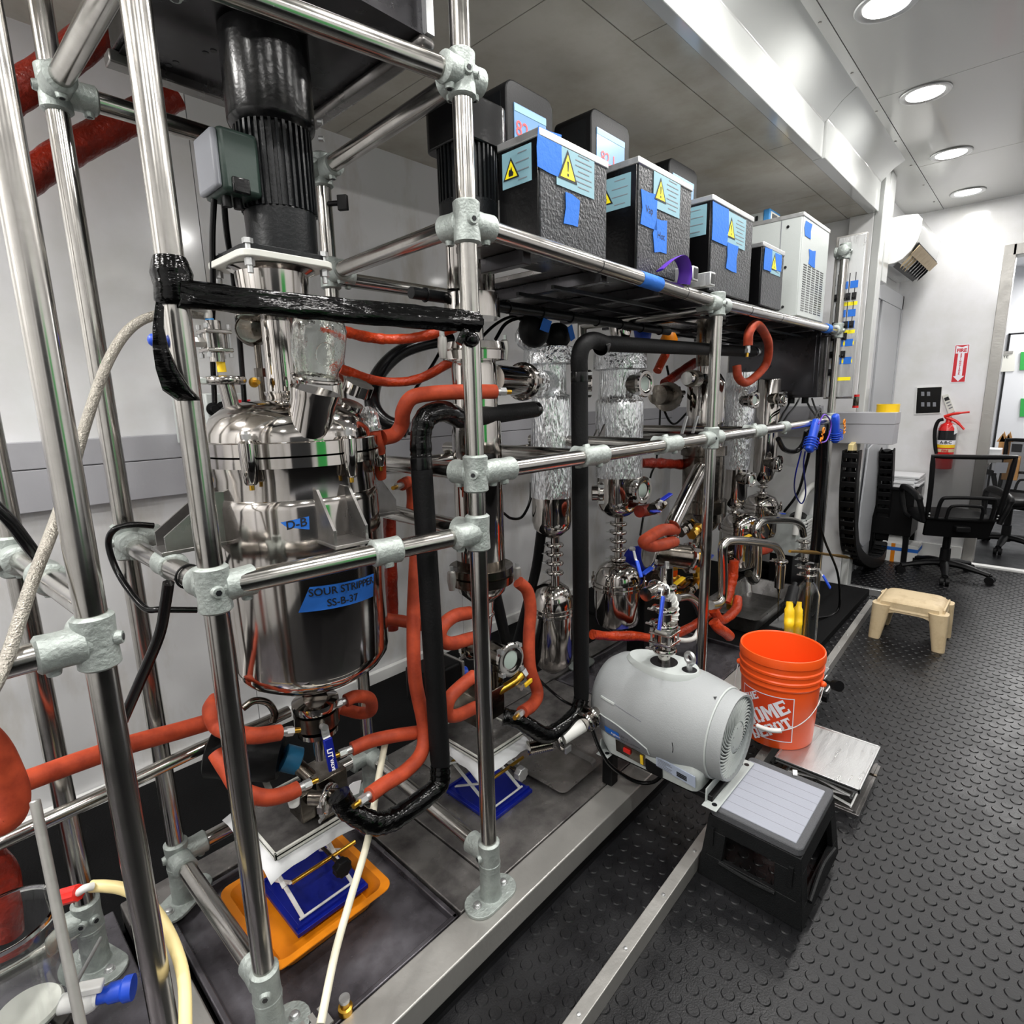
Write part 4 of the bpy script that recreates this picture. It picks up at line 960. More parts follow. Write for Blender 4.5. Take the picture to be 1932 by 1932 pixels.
xa2 = max(xa2, xb + .10)
ch2 = chiller('second black chiller from the post, taped note at its lower front', xa2, xb2, YF, YF + .24, S0, zt2, 'black_gloss', (at(1062, 240, y=1.22).x + .16, at(1190, 260, y=1.22).x, zt2 - .05, at(1130, 205, y=1.22).z, 1.225))
hazard(ch2, front(1258, 366) + V((0, -.001, 0)), (1, 0, 0), (0, 0, 1), .175, .115, '!', .6)
note(ch2, front(1224, 397) + V((0, -.001, 0)), (1, 0, 0), (0, 0, 1), .10, .10, ('Vap',), name='tape_note', size=.03); note(ch2, front(1246, 446) + V((0, -.001, 0)), (1, 0, 0), (0, 0, 1), .075, .095, ('Hot',), name='tape_note', size=.03, wob=.12)
hazard(ch2, (xa2 - .0005, YF + .09, zt2 - .085), (0, -1, 0), (0, 0, 1), .13, .095, 'f', .6, 4)
xa3, xb3, zt3 = spec((1345, 366), (1422, 410))
ch3 = chiller('third black chiller from the post, tape note beside its hazard triangle', xa3, xb3, YF, YF + .26, S0, zt3, 'black_gloss', (at(1235, 320, y=1.26).x + .1, at(1312, 330, y=1.26).x, zt3 - .05, at(1270, 302, y=1.26).z, 1.25))
hazard(ch3, front(1388, 436) + V((0, -.001, 0)), (1, 0, 0), (0, 0, 1), .19, .115, '!', .65)
note(ch3, front(1358, 424) + V((0, -.002, 0)), (1, 0, 0), (0, 0, 1), .135, .13, (), name='tape_note'); note(ch3, front(1381, 487) + V((0, -.001, 0)), (1, 0, 0), (0, 0, 1), .11, .10, (), name='tape_note', wob=.1)
hazard(ch3, (xa3 - .0005, YF + .10, zt3 - .08), (0, -1, 0), (0, 0, 1), .16, .105, 'f', .6, 4)
xa4, xb4, zt4 = spec((1441, 452), (1480, 478))
ch4 = chiller('low black chiller standing in front of the white one', xa4, xb4, YF, YF + .14, S0, zt4, 'black_gloss')
hazard(ch4, front(1463, 497) + V((0, -.001, 0)), (1, 0, 0), (0, 0, 1), .13, .10, '!', .7); note(ch4, front(1466, 495) + V((.01, -.002, 0)), (1, 0, 0), (0, 0, 1), .08, .07, (), name='tape_note'); note(ch4, front(1443, 488) + V((.03, -.0025, 0)), (1, 0, 0), (0, 0, 1), .09, .09, (), name='tape_note')
a, b = front(1517, 400), front(1566, 432)
zt5 = (a.z + b.z) / 2; xa5 = max(a.x, xb4 + .03)
ch5 = chiller('tall pale grey chiller with slotted front vents, rightmost on the shelf', xa5, b.x, YF, YF + .42, S0, zt5, 'pumplt', None, (), 'pumplt')
g = MB(); w5 = b.x - xa5
for i in range(20):
    for j in range(5):
        x = xa5 + .05 + j * (w5 - .09) / 5; z = S0 + .03 + i * .0115
        g.box((x, YF - .0012, z), (x + .052, YF + .001, z + .005))
k = obj('vent_slots', g, M['dark_screen'], ch5); k['kind'] = 'stuff'
note(ch5, front(1523, 433) + V((.02, -.001, 0)), (1, 0, 0), (0, 0, 1), .10, .07, (), name='tape_note', wob=.15); note(ch5, front(1527, 486) + V((.04, -.001, 0)), (1, 0, 0), (0, 0, 1), .10, .075, (), name='tape_note', wob=.15)
for k in range(3): obj('case_screw', MB().cyl((xa5 - .003, YF + .07, S0 + .05 + k * .19), (xa5, YF + .07, S0 + .05 + k * .19), .007, seg=10), M['dark_screen'], ch5)
obj('case_seam', MB().box((xa5 - .002, YF + .10, S0), (xa5 + .002, YF + .103, zt5 - .02)), M['pumpdk'], ch5)
# small bench instrument on top of the chillers
a = at(1450, 405, y=1.30)
bi = thing('bench_instrument', 'small white instrument with blue bezel lying above the chillers', 'instrument', (a.x, 1.45, zt5))
obj('case', MB().box((a.x - .18, 1.26, zt5), (a.x - .03, 1.62, zt5 + .105)), M['pumplt'], bi, bev=.004)
obj('bezel', MB().box((a.x - .185, 1.225, zt5), (a.x - .025, 1.262, zt5 + .115)), M['skyblue'], bi, bev=.006)
obj('front_face', MB().box((a.x - .175, 1.222, zt5 + .01), (a.x - .035, 1.226, zt5 + .10)), M['offwhite'], bi)
obj('display', MB().box((a.x - .16, 1.219, zt5 + .05), (a.x - .09, 1.223, zt5 + .09)), M['dark_screen'], bi)
obj('dial', MB().cyl((a.x - .06, 1.205, zt5 + .065), (a.x - .06, 1.222, zt5 + .065), .018, seg=18), M['yel_tube'], bi)
for r_ in range(2):
    for k in range(9): obj('vent_slot', MB().box((a.x - .1815, 1.29 + k * .033, zt5 + .02 + r_ * .045), (a.x - .179, 1.305 + k * .033, zt5 + .045 + r_ * .045)), M['dark_screen'], bi)
# square aluminium bars and purple ties on the front rail
for i, (px, py) in enumerate(((1297, 518), (1330, 528))):
    p = at(px, py, y=.95); o = obj('square_bar', MB().box((p.x - .02, p.y - .03, p.z - .025), (p.x + .02, p.y + .22, p.z + .022)), M['alu'], bev=.003)
    tag(o, ('short square aluminium bar end beside the purple strap' if i == 0 else 'short square aluminium bar end just left of the rail tee'), 'bar', 'square bar ends on the front rail')
    obj('bar_hole', MB().box((p.x - .014, p.y - .0312, p.z - .018), (p.x + .014, p.y - .029, p.z + .015)), M['dark_screen'], o)
g = MB(); p = at(1262, 512, y=.955)
P = [p + V((-.06, .0, -.005)), p + V((-.02, -.02, .028)), p + V((.03, -.025, .04)), p + V((.075, -.02, .01)), p + V((.085, -.01, -.03))]
o = obj('strap', g.tube(P, .022, 10, 6, flat=.15), M['purple']); tag(o, 'purple strap looped over the front rail by the square bar ends', 'strap')
p = at(1225, 519, y=.955); p.z = ZS - .036 * (p.x - PC[0]) / (PD[0] - PC[0]); o = obj('tape_wrap', MB().cyl(p + V((-.06, 0, .0017)), p + V((.06, 0, -.0017)), .0222, seg=20), M['tape']); tag(o, 'blue tape wrapped on the front rail below the second chiller', 'tape')
p = at(1560, 617, y=.955); p.z = 1.797; o = obj('tape_wrap', MB().cyl(p - V((.03, 0, 0)), p + V((.03, 0, 0)), .025, seg=20), M['tape']); tag(o, 'scrap of blue tape at the far end of the front rail', 'tape')

# ---- control cabinet under the end of the shelf and the switch panel on the last post
a0, a1 = at(1470, 640, y=1.25), at(1590, 745, y=1.02)
cc = thing('control_box', 'dark stainless control box with cable glands under the end of the shelf', 'cabinet', (4.0, 1.3, 1.4))
zb_ = at(1530, 750, x=3.76).z
obj('box_body', MB().box((3.775, 1.025, zb_), (4.25, 1.57, 1.808)), M['sheet_dk'], cc, bev=.004)
obj('box_door', MB().box((3.76, 1.045, zb_ + .015), (3.776, 1.55, 1.80)), M['sheet_dk'], cc, bev=.003)
for k in range(5): obj('cable_gland', MB().cyl((3.82, 1.10 + k * .08, zb_ - .035), (3.82, 1.10 + k * .08, zb_), .02, seg=12), M['black'], cc)
sp = thing('switchboard', 'narrow steel panel with rows of toggle switches and labels on the end post', 'switchboard', (3.9, 1.0, a1.z))
zs0, zs1 = at(1608, 752, x=3.92).z, at(1612, 444, x=3.92).z
obj('panel_side', MB().box((3.886, .86, zs0), (3.93, 1.018, zs1)), M['alu_dull'], sp, bev=.004)
yb0, yb1 = at(1596, 600, x=3.875).y, at(1633, 600, x=3.875).y
obj('panel_face', MB().box((3.87, .86, zs0 + .01), (3.885, 1.0, zs1 - .01)), M['alu'], sp, bev=.003)
def tog(y, z):
    o = obj('toggle', MB().box((3.862, y - .012, z - .02), (3.87, y + .012, z + .02)), M['dark_screen'], sp); obj('toggle_stick', MB().cyl((3.862, y, z), (3.835, y, z - .012), .005, seg=8), M['black'], o)
H = zs1 - zs0
for fz_, n in ((.60, 4), (.43, 4), (.36, 3), (.25, 3), (.14, 2)):
    z = zs0 + H * (fz_ + .03)
    for k in range(n):
        y = .985 - k * .03; tog(y, z)
        if n == 4: obj('line_mark', MB().box((3.868, y - .002, z), (3.8702, y + .002, z + .13)), M['ink'], sp)
    obj('switch_label', MB().box((3.868, .875, z - .05), (3.8702, .985, z - .03)), M['warn'], sp)
    for k in range(2): obj('tape_label', MB().box((3.8675, .93 - k * .05, z + .045), (3.8702, .97 - k * .05, z + .085)), M['tape'], sp)
# ================================================================== hoses, insulated pipes, cables
def pts(L, y=None):
    out = []
    for q in L:
        out.append(at(q[0], q[1], y=(q[2] if len(q) > 2 else y)))
    return out
def hose(name, label, cat, L, y, r, mt='red', ends=(), group=None, wob=0.0, seg=16, n=7, par=None):
    P = pts(L, y); o = obj(name, MB().tube(P, r, seg, n, wob=wob), M[mt], par, ang=60)
    if par is None: tag(o, label, cat, group)
    for e in ends:
        a, b = (P[0], P[1]) if e == 0 else (P[-1], P[-2]); d = (a - b).normalized()
        obj('hose_fitting', MB().cyl(a - d * .004, a + d * .018, r * .55, seg=12).hexnut(a + d * .014, a + d * .032, r * .62), M['alu'], o)
        obj('nipple', MB().cyl(a + d * .03, a + d * .05, r * .35, seg=12), M['brass'], o)
    return o
HG = 'red silicone hoses'
RH = .0185
hose('red_hose', 'long red hose running behind the left posts towards the reactor outlet', 'hose', [(-40, 1500, 1.32), (30, 1480, 1.32), (140, 1440, 1.35), (250, 1403, 1.38), (340, 1378, 1.4), (400, 1360, 1.4), (440, 1345, 1.42)], None, .020)
hose('red_hose', 'fat red hose bend at the left picture edge above the glass beaker', 'hose', [(-60, 1370, 1.2), (-20, 1405, 1.2), (4, 1445, 1.2), (24, 1500, 1.2), (14, 1542, 1.2), (-34, 1560, 1.2)], None, .024)
hose('red_hose', 'thick dark red hose rising behind the glass beaker', 'hose', [(14, 1760, 1.5), (10, 1700, 1.5), (2, 1650, 1.5), (-24, 1620, 1.5), (-60, 1600, 1.5)], None, .030, 'redtape')
hose('red_hose', 'red hose looping behind the taped post to the outlet valve, upper of two', 'hose', [(408, 1320, 1.33), (398, 1340, 1.3), (410, 1370, 1.28), (440, 1382, 1.24), (480, 1388, 1.22), (528, 1382, 1.22)], None, RH, ends=(1,))
hose('red_hose', 'red hose curling to the side of the gear pump, lower of two', 'hose', [(408, 1420, 1.30), (430, 1455, 1.26), (455, 1490, 1.22), (500, 1505, 1.20), (540, 1498, 1.19), (562, 1488, 1.19)], None, RH, ends=(1,))
hose('red_hose', 'short red hose loop beside the round outlet valve', 'hose', [(652, 1322, 1.24), (672, 1314, 1.24), (697, 1318, 1.26), (700, 1340, 1.3), (678, 1345, 1.34), (640, 1335, 1.36)], None, .017, ends=(0,))
hose('red_hose', 'long upright red hose left of the black foam pipe, ending at the gear pump', 'hose', [(786, 1040, 1.22), (783, 1090, 1.20), (780, 1180, 1.17), (783, 1280, 1.14), (800, 1370, 1.11), (795, 1420, 1.09), (765, 1455, 1.08), (725, 1480, 1.07), (697, 1500, 1.06)], None, RH, ends=(1,))
hose('red_hose', 'red branch hose pointing left from the upright red hose', 'hose', [(664, 1413, 1.18), (700, 1398, 1.17), (745, 1388, 1.15), (792, 1381, 1.13)], None, .0175, ends=(0,))
hose('red_hose', 'red hose bent like a hairpin just left of the column, upper pair', 'hose', [(886, 1156, 1.2), (858, 1162, 1.19), (836, 1180, 1.18), (830, 1202, 1.18), (850, 1214, 1.18), (890, 1204, 1.2)], None, .020)
hose('red_hose', 'red hose bent like a hairpin just left of the column, lower pair', 'hose', [(894, 1275, 1.17), (868, 1296, 1.16), (848, 1318, 1.15), (843, 1345, 1.15), (862, 1350, 1.15), (898, 1334, 1.17)], None, .0195)
hose('red_hose', 'red hose arching down right of the column to the black elbow', 'hose', [(978, 1098, 1.2), (995, 1115, 1.19), (1001, 1150, 1.18), (998, 1200, 1.17), (1000, 1260, 1.15), (1014, 1305, 1.13), (1006, 1328, 1.11), (985, 1344, 1.09)], None, .0205, ends=(1,))
hose('red_hose', 'red hose crossing in front of the column head below the film band', 'hose', [(934, 739, 1.08), (880, 739, 1.1), (820, 742, 1.13), (778, 750, 1.15), (761, 775, 1.17), (758, 800, 1.19), (745, 820, 1.2), (722, 826, 1.2)], None, .019, ends=(0,))
hose('red_hose', 'red hose end stub with foil beside the reactor lid', 'hose', [(704, 800, 1.2), (710, 830, 1.2), (716, 850, 1.22), (718, 900, 1.26)], None, .015)
o = obj('foil_wrap', MB().tube(pts([(690, 778), (700, 782), (705, 800), (707, 812)], 1.195), .0155, 12), M['foil2'], bpy.data.objects['stirred_reactor'])
hose('red_hose', 'upright taped red hose between reactor jacket and black foam pipe', 'hose', [(733, 940, 1.42), (736, 1020, 1.42), (738, 1100, 1.42), (740, 1188, 1.42)], None, .020, 'redtape', wob=.05)
hose('red_hose', 'red hose running level behind the reactor at knee height', 'hose', [(728, 1168, 1.36), (760, 1172, 1.34), (800, 1180, 1.3)], None, .018)
hose('red_hose', 'red elbow hose on the jacket inlet with white hex fitting', 'hose', [(758, 915, 1.26), (772, 910, 1.28), (778, 935, 1.29), (776, 975, 1.3)], None, .016, ends=(0,))
hose('red_hose', 'dark red taped hose slanting up to the cabinet, upper of two', 'hose', [(-30, 215, 2.15), (30, 175, 2.1), (110, 120, 2.05), (190, 55, 2.0), (240, 15, 1.98)], None, .044, 'redtape', wob=.04)
hose('red_hose', 'dark red taped hose slanting across the white wall, lower of two', 'hose', [(30, 352, 2.15), (110, 297, 2.15), (180, 257, 2.15), (250, 222, 2.13), (330, 178, 2.1)], None, .043, 'redtape', wob=.04)
hose('red_hose', 'sagging orange-red taped hose right behind the glass jar', 'hose', [(615, 612, 1.36), (660, 628, 1.4), (700, 637, 1.42), (740, 640, 1.4), (790, 636, 1.36), (860, 618, 1.3)], None, .0145, 'orange_wrap', wob=.08)
hose('red_hose', 'thin orange-red hose with bare end on the wall side of the jar', 'hose', [(640, 695, 1.5), (700, 716, 1.5), (745, 721, 1.48), (795, 713, 1.42), (862, 676, 1.3)], None, .0145, 'orange_wrap', wob=.05)
hose('red_hose', 'red hose loop hanging at the end of the level black foam pipe', 'hose', [(1411, 652, 1.02), (1413, 628, 1.02), (1425, 612, 1.02), (1438, 622, 1.03), (1450, 650, 1.05), (1446, 685, 1.08), (1428, 708, 1.1), (1407, 722, 1.12), (1393, 712, 1.13), (1390, 690, 1.14)], None, .0205, ends=(0,))
hose('red_hose', 'red hose folded into a narrow loop above the small receiver', 'hose', [(1274, 1000, 1.08), (1250, 1000, 1.06), (1222, 1016, 1.05), (1216, 1024, 1.05), (1235, 1030, 1.05), (1272, 1022, 1.06)], None, .024)
hose('red_hose', 'dark red taped hose between the middle foil condenser and the thin post', 'hose', [(1208, 874, 1.42), (1240, 874, 1.42), (1284, 876, 1.4)], None, .026, 'redtape', wob=.12)
hose('red_hose', 'short dark red hose with brass valve under the middle foil condenser', 'hose', [(1206, 965, 1.28), (1222, 962, 1.28), (1240, 958, 1.28)], None, .028, 'redtape', ends=(1,))
hose('red_hose', 'orange-red hose slanting to the shelf behind the round bolted flange', 'hose', [(1254, 724, 1.48), (1280, 705, 1.48), (1312, 684, 1.46)], None, .026, 'redtape', wob=.06)
hose('red_hose', 'bright orange hose pair behind the foam pipe', 'hose', [(1240, 700, 1.5), (1247, 685, 1.5), (1256, 668, 1.5)], None, .022, 'orange_wrap')
hose('red_hose', 'orange-red taped hose lying on the deck behind the grey pump', 'hose', [(1118, 1197, 1.34), (1150, 1200, 1.32), (1200, 1200, 1.25), (1245, 1205, 1.2), (1290, 1190, 1.15), (1330, 1165, 1.15), (1360, 1135, 1.15), (1372, 1090, 1.15), (1383, 1055, 1.15)], None, .021, 'orange_wrap', wob=.09)
hose('red_hose', 'orange-red taped hose elbow beside the steel sink tray', 'hose', [(1345, 1150, 1.1), (1362, 1170, 1.08), (1388, 1150, 1.08), (1392, 1128, 1.1)], None, .024, 'orange_wrap', wob=.08)
hose('red_hose', 'orange-red hose ending with green fitting just left of the bucket', 'hose', [(1346, 1172, 1.05), (1356, 1185, 1.03), (1368, 1193, 1.02), (1376, 1200, 1.02)], None, .026, 'orange_wrap')
hose('red_hose', 'short orange-red hose under the rear bent steel pipe', 'hose', [(1408, 1043, 1.2), (1430, 1042, 1.2), (1452, 1036, 1.2)], None, .024, 'orange_wrap', wob=.06, ends=(0,))

# black foam insulated pipes made of sleeves joined with tape
def foam_pipe(label, runs, r, seams, tapes, loc):
    t = thing('insulated_pipe', label, 'pipe', loc)
    for k, (P, mt) in enumerate(runs):
        n = max(1, seams[k])
        C = cr(P, 8); N = len(C)
        for i in range(n):
            a, b = int(i * (N - 1) / n), int((i + 1) * (N - 1) / n)
            seg_ = C[a:b + 1]
            if len(seg_) < 2: continue
            S = [seg_[0].lerp(seg_[-1], q) for q in (0, .04, .5, .96, 1)] if len(P) == 2 else seg_
            rr = [r * .93, r, r, r, r * .93] if len(P) == 2 else r
            obj('foam_sleeve' if mt == 'foam' else 'taped_bend', MB().tube(S, rr, 22, 1, wob=0.0 if mt == 'foam' else .05), M[mt], t, ang=60)
            if mt == 'foam': obj('tape_ring', MB().lathe(seg_[0] + (seg_[-1] - seg_[0]).normalized() * .004, seg_[-1] - seg_[0], [(0, r * 1.0), (.002, r * 1.015), (.028, r * 1.015), (.03, r)], 22, False, False), M['black_gloss'], t)
    return t
def line(a, b, n=2): return [a, b]
A0, A1, A2 = at(1012, 772, y=1.24), at(868, 790, y=1.13), at(822, 798, y=1.10)
B0, B1 = at(794, 860, y=1.10), at(831, 1445, y=1.06)
E0, E1, E2, E3 = at(800, 1506, y=1.05), at(752, 1540, y=1.05), at(695, 1550, y=1.06), at(655, 1525, y=1.09)
foam_pipe('thick black foam pipe bending down between reactor and column to the gear pump',
          [(line(A0, A1), 'foam'), ([A1, at(838, 776, y=1.11), at(806, 786, y=1.10), at(795, 815, y=1.10), B0], 'film'), (line(B0, B1), 'foam'),
           ([B1, at(828, 1480, y=1.05), E0, E1, at(722, 1553, y=1.05), E2, E3, at(640, 1500, y=1.1)], 'film')], .0262, [2, 1, 5, 1], (), B1)
A0, A1 = at(1423, 664, y=1.20), at(1140, 648, y=1.09)
B0, B1 = at(1093, 700, y=1.07), at(1097, 1318, y=1.05)
t = foam_pipe('thick black foam pipe running level under the shelf then straight down beside the pump',
          [(line(A0, A1), 'foam'), ([A1, at(1118, 642, y=1.08), at(1100, 652, y=1.07), at(1093, 675, y=1.07), B0], 'foam'), (line(B0, B1), 'foam'),
           ([B1, at(1088, 1345, y=1.05), at(1060, 1372, y=1.05), at(1030, 1387, y=1.06), at(1000, 1372, y=1.08), at(975, 1358, y=1.1), at(950, 1352, y=1.13)], 'film')], .0265, [3, 1, 8, 1], (), B1)
p = at(1428, 664, y=1.2); obj('end_fitting', MB().sphere(p, .02, 12).cyl(p, p + V((.03, 0, .0)), .012, seg=10), M['alu'], t)
hose('rubber_hose', 'thick black hose arching on the wall between reactor and column', 'hose', [(850, 640, 1.6), (800, 648, 1.6), (750, 668, 1.6), (712, 710, 1.58), (702, 760, 1.5), (725, 795, 1.45), (770, 812, 1.4)], None, .024, 'black_gloss')
hose('braided_hose', 'braided steel hose sweeping down across the white wall', 'hose', [(392, 596, 1.38), (350, 592, 1.32), (305, 592, 1.28), (250, 616, 1.26), (205, 680, 1.25), (165, 790, 1.22), (130, 910, 1.18), (95, 1010, 1.1), (60, 1100, 1.05), (10, 1250, 1.0), (-30, 1330, .95)], None, .0088, 'braid')
KG = 'black cables'
def cable(label, L, y, r=.006, mt='black_gloss'): return hose('cable', label, 'cable', L, y, r, mt, seg=8)
cable('thick black cable draped from the picture edge behind the left post', [(-20, 945, 1.3), (20, 985, 1.3), (70, 1050, 1.32), (110, 1090, 1.4), (180, 1115, 1.6)], None, .0105)
cable('black cable hanging in a loop from the left rail fitting', [(290, 992, 1.5), (250, 990, 1.5), (215, 1000, 1.5), (205, 1030, 1.52), (225, 1085, 1.5), (270, 1145, 1.4), (305, 1150, 1.36), (372, 1151, 1.35)], None, .007)
cable('thick black cable hanging from the tie on the left rail', [(318, 1100, 1.2), (312, 1140, 1.22), (300, 1200, 1.25), (262, 1290, 1.3), (225, 1375, 1.35)], None, .011)
cable('pair of black motor cables hanging below the junction box, left one', [(404, 375, 1.33), (401, 450, 1.36), (402, 560, 1.4), (400, 640, 1.45), (405, 760, 1.5)], None, .0065)
cable('pair of black motor cables hanging below the junction box, right one', [(422, 375, 1.33), (428, 440, 1.36), (440, 520, 1.4), (452, 640, 1.45), (462, 770, 1.5)], None, .0065)
cable('thin black cable crossing the wall near the black arching hose', [(845, 636, 1.62), (815, 690, 1.6), (780, 740, 1.6), (752, 806, 1.48), (800, 822, 1.5)], None, .006)
cable('black cable hanging in an arc under the foil condenser', [(1002, 910, 1.6), (1000, 945, 1.6), (985, 975, 1.6), (965, 978, 1.6), (950, 968, 1.6)], None, .006)
cable('wide black strap leaning below the first foil condenser', [(1022, 1000, 1.5), (1012, 1070, 1.55), (995, 1140, 1.6), (975, 1215, 1.66)], None, .022, 'black')
cable('black leg strap below the column', [(928, 1095, 1.3), (948, 1180, 1.45), (962, 1245, 1.6)], None, .022, 'black')
cable('black cable lying on the deck from the red hose to the pump', [(985, 1245, 1.35), (1020, 1285, 1.2), (1060, 1320, 1.1), (1090, 1335, 1.08)], None, .005)
cable('two thin cables bunched above the column flange, arching', [(935, 640, 1.35), (955, 610, 1.38), (985, 600, 1.42), (1010, 610, 1.45)], None, .006)
cable('black cables crossing like a V behind the thin post', [(1258, 690, 1.6), (1264, 730, 1.6), (1250, 760, 1.6), (1270, 800, 1.6), (1300, 775, 1.6)], None, .007)
cable('black cable going down from the middle rail behind the tee', [(1246, 760, 1.62), (1244, 810, 1.62), (1238, 870, 1.6), (1226, 905, 1.55), (1208, 1010, 1.5)], None, .006)
for k, (x0, x1) in enumerate(((1492, 1470), (1508, 1478), (1520, 1545), (1532, 1550), (1545, 1552), (1556, 1535))):
    cable('thin black cable number of the bundle fanning out below the control box glands'.replace('number of the bundle', ['at the left edge', 'curving left', 'curving right', 'bowed right', 'straight', 'last'][k]), [(x0, 752, 1.27), (x0 + (x1 - x0) * .3, 768, 1.22), (x0 + (x1 - x0) * .7, 782, 1.15), (x1, 796, 1.08)], None, .007)
cable('thick black cable sagging below the far rail end', [(1468, 828, 1.05), (1480, 848, 1.05), (1500, 852, 1.05), (1515, 838, 1.02), (1522, 812, .99)], None, .014)
cable('black cable bundle taped down the last post', [(1552, 815, .955), (1550, 870, .955), (1547, 940, .955), (1542, 1010, .955), (1536, 1060, .955)], None, .034)
cable('thin black cable trailing from the last post over the kerb', [(1562, 800, .9), (1556, 900, .9), (1548, 980, .9), (1556, 1020, .88), (1580, 1080, .84), (1584, 1140, .84), (1570, 1160, .86), (1540, 1166, .9)], None, .007)
cable('thin blue cable hanging from the blue handset', [(1512, 850, .97), (1500, 900, 1.0), (1500, 930, 1.05), (1512, 950, 1.05), (1520, 930, 1.02), (1516, 880, .98), (1519, 852, .96)], None, .004, 'navy_blue')
cable('black coiled cable from handset to the vacuum pump', [(1530, 840, .95), (1520, 880, 1.0), (1505, 930, 1.1), (1480, 965, 1.2)], None, .009)
hose('tube', 'yellowed flexible tube arching from the beaker over the skid', 'tube', [(172, 1672, 1.22), (200, 1672, 1.2), (235, 1678, 1.17), (275, 1700, 1.12), (310, 1745, 1.08), (335, 1800, 1.04), (348, 1860, .99), (350, 1960, .93)], None, .0105, 'yel_tube')
o = hose('bone_strip', 'long off-white plastic strip leaning on the skid edge in front of the orange tray', 'strip', [(728, 1395, 1.18), (712, 1480, 1.14), (695, 1580, 1.08), (660, 1700, 1.02), (632, 1800, .97), (605, 1932, .90)], None, .0085, 'bone')
# ================================================================== things on the skid and in the aisle
def tray(name, label, cat, x0, x1, y0, y1, z0, z1, mt, lip=.012, slope=.018, rad=.03, th=.004):
    cx, cy = (x0 + x1) / 2, (y0 + y1) / 2; W, D = x1 - x0, y1 - y0
    ring = lambda w_, d, z: [(cx + a, cy + b, z) for a, b in rrect(w_, d, min(rad, w_ / 2.1, d / 2.1), 5)]
    g = MB()
    R = [ring(W - 2 * slope, D - 2 * slope, z0), ring(W - 2 * slope + .006, D - 2 * slope + .006, z0 + .002), ring(W - .004, D - .004, z1 - .003), ring(W + 2 * lip, D + 2 * lip, z1 - .003), ring(W + 2 * lip, D + 2 * lip, z1),
         ring(W - .008, D - .008, z1), ring(W - 2 * slope - .006, D - 2 * slope - .006, z0 + th)]
    g.rings(R)
    o = obj(name, g, M[mt], ang=30); return tag(o, label, cat)
tray('orange_tray', 'orange plastic tray with rounded corners under the blue jack, on the skid', 'tray', .398, .706, 1.168, 1.48, ZD - .022, .158, 'orange', .014, .03)
tray('steel_tray', 'shallow steel sheet tray with rounded corners, lying beside the grey pump', 'tray', 1.335, 1.56, 1.05, 1.30, .119, .140, 'sheet', .009, .012)
g_ = tray('steel_sink', 'deep rectangular steel sink tray on the black slab under the bent pipes', 'tray', 3.22, 4.0, 1.10, 1.46, .05, .155, 'sheet', .015, .03, .04)
def jack(label, x0, x1, y0, y1, z0, ztop, tops, mt='navy_blue', top_mt='deck', knob=1, rim='offwhite', pl=.012, name='lab_jack', grp=None):
    t = thing(name, label, 'jack', ((x0 + x1) / 2, (y0 + y1) / 2, z0), grp); tx0, tx1, ty0, ty1 = tops
    obj('base_plate', MB().box((x0, y0, z0), (x1, y1, z0 + pl)).box((x0 + .012, y0 + .012, z0 + pl), (x1 - .012, y1 - .012, z0 + pl + .002)), M[mt], t, bev=.002)
    for s in (y0 + .01, y1 - .018): obj('base_rib', MB().box((x0 + .004, s, z0 + pl), (x1 - .004, s + .008, z0 + pl + .008)), M[mt], t)
    obj('top_plate', MB().box((tx0, ty0, ztop - .008), (tx1, ty1, ztop)), M[top_mt], t, bev=.002)
    e = .006
    for a, b in (((tx0, ty0), (tx1, ty0 + e)), ((tx0, ty1 - e), (tx1, ty1)), ((tx0, ty0), (tx0 + e, ty1)), ((tx1 - e, ty0), (tx1, ty1))):
        obj('top_rim', MB().box((a[0], a[1], ztop - .014), (b[0], b[1], ztop + .004)), M[rim], t, bev=.001)
    zm_ = (z0 + pl + ztop) / 2
    for x, bx in ((tx0 + .025, x0 + .03), (tx1 - .03, x1 - .03)):
        ym0, ym1 = y0 + .03, y1 - .04
        for (ya, za_, yb, zb_) in ((ty0 + .03, ztop - .012, ym1, zm_), (ty1 - .03, ztop - .012, ym0, zm_), (ym0, zm_, y1 - .03, z0 + pl + .006), (ym1, zm_, y0 + .03, z0 + pl + .006)):
            obj('scissor_arm', MB().bar((x if za_ > zm_ else (x + bx) / 2, ya, za_), (x if zb_ >= zm_ - 1e-6 and za_ > zm_ else bx, yb, zb_), .005, .011, (1, 0, 0)), M['white'], t, bev=.0015)
    for y in (y0 + .03, y1 - .04):
        obj('cross_rod', MB().cyl((x0 + .012, y, zm_), (x1 - .012, y, zm_), .0055, seg=12), M['brass' if mt == 'navy_blue' else 'alu'], t)
    obj('low_rod', MB().cyl((x0 + .02, y0 + .03, z0 + pl + .008), (x1 - .02, y0 + .03, z0 + pl + .008), .0035, seg=10), M['white'], t)
    xm = (x0 + x1) / 2 + .02; ks = y0 - .012
    obj('screw_rod', MB().cyl((xm, y1 - .04, zm_), (xm, ks, zm_), .005, seg=12), M['steel_dk'], t)
    o = knob is not None and obj('knob', MB().prism([(xm + (.025 if k % 2 else .021) * math.cos(2 * PI * k / 16), ks - .022, zm_ + (.025 if k % 2 else .021) * math.sin(2 * PI * k / 16)) for k in range(16)], (0, .024, 0)), M['black' if knob else 'alu'], t, bev=.003)
    return t
jack('blue lab jack standing in the orange tray, raised under the gear pump', .478, .682, 1.225, 1.462, .128, .392, (.445, .640, 1.225, 1.462))
jack('blue lab jack on bare deck with steel knob, behind the front rack post', 1.085, 1.285, 1.145, 1.38, .119, .362, (1.055, 1.255, 1.15, 1.385), knob=0)
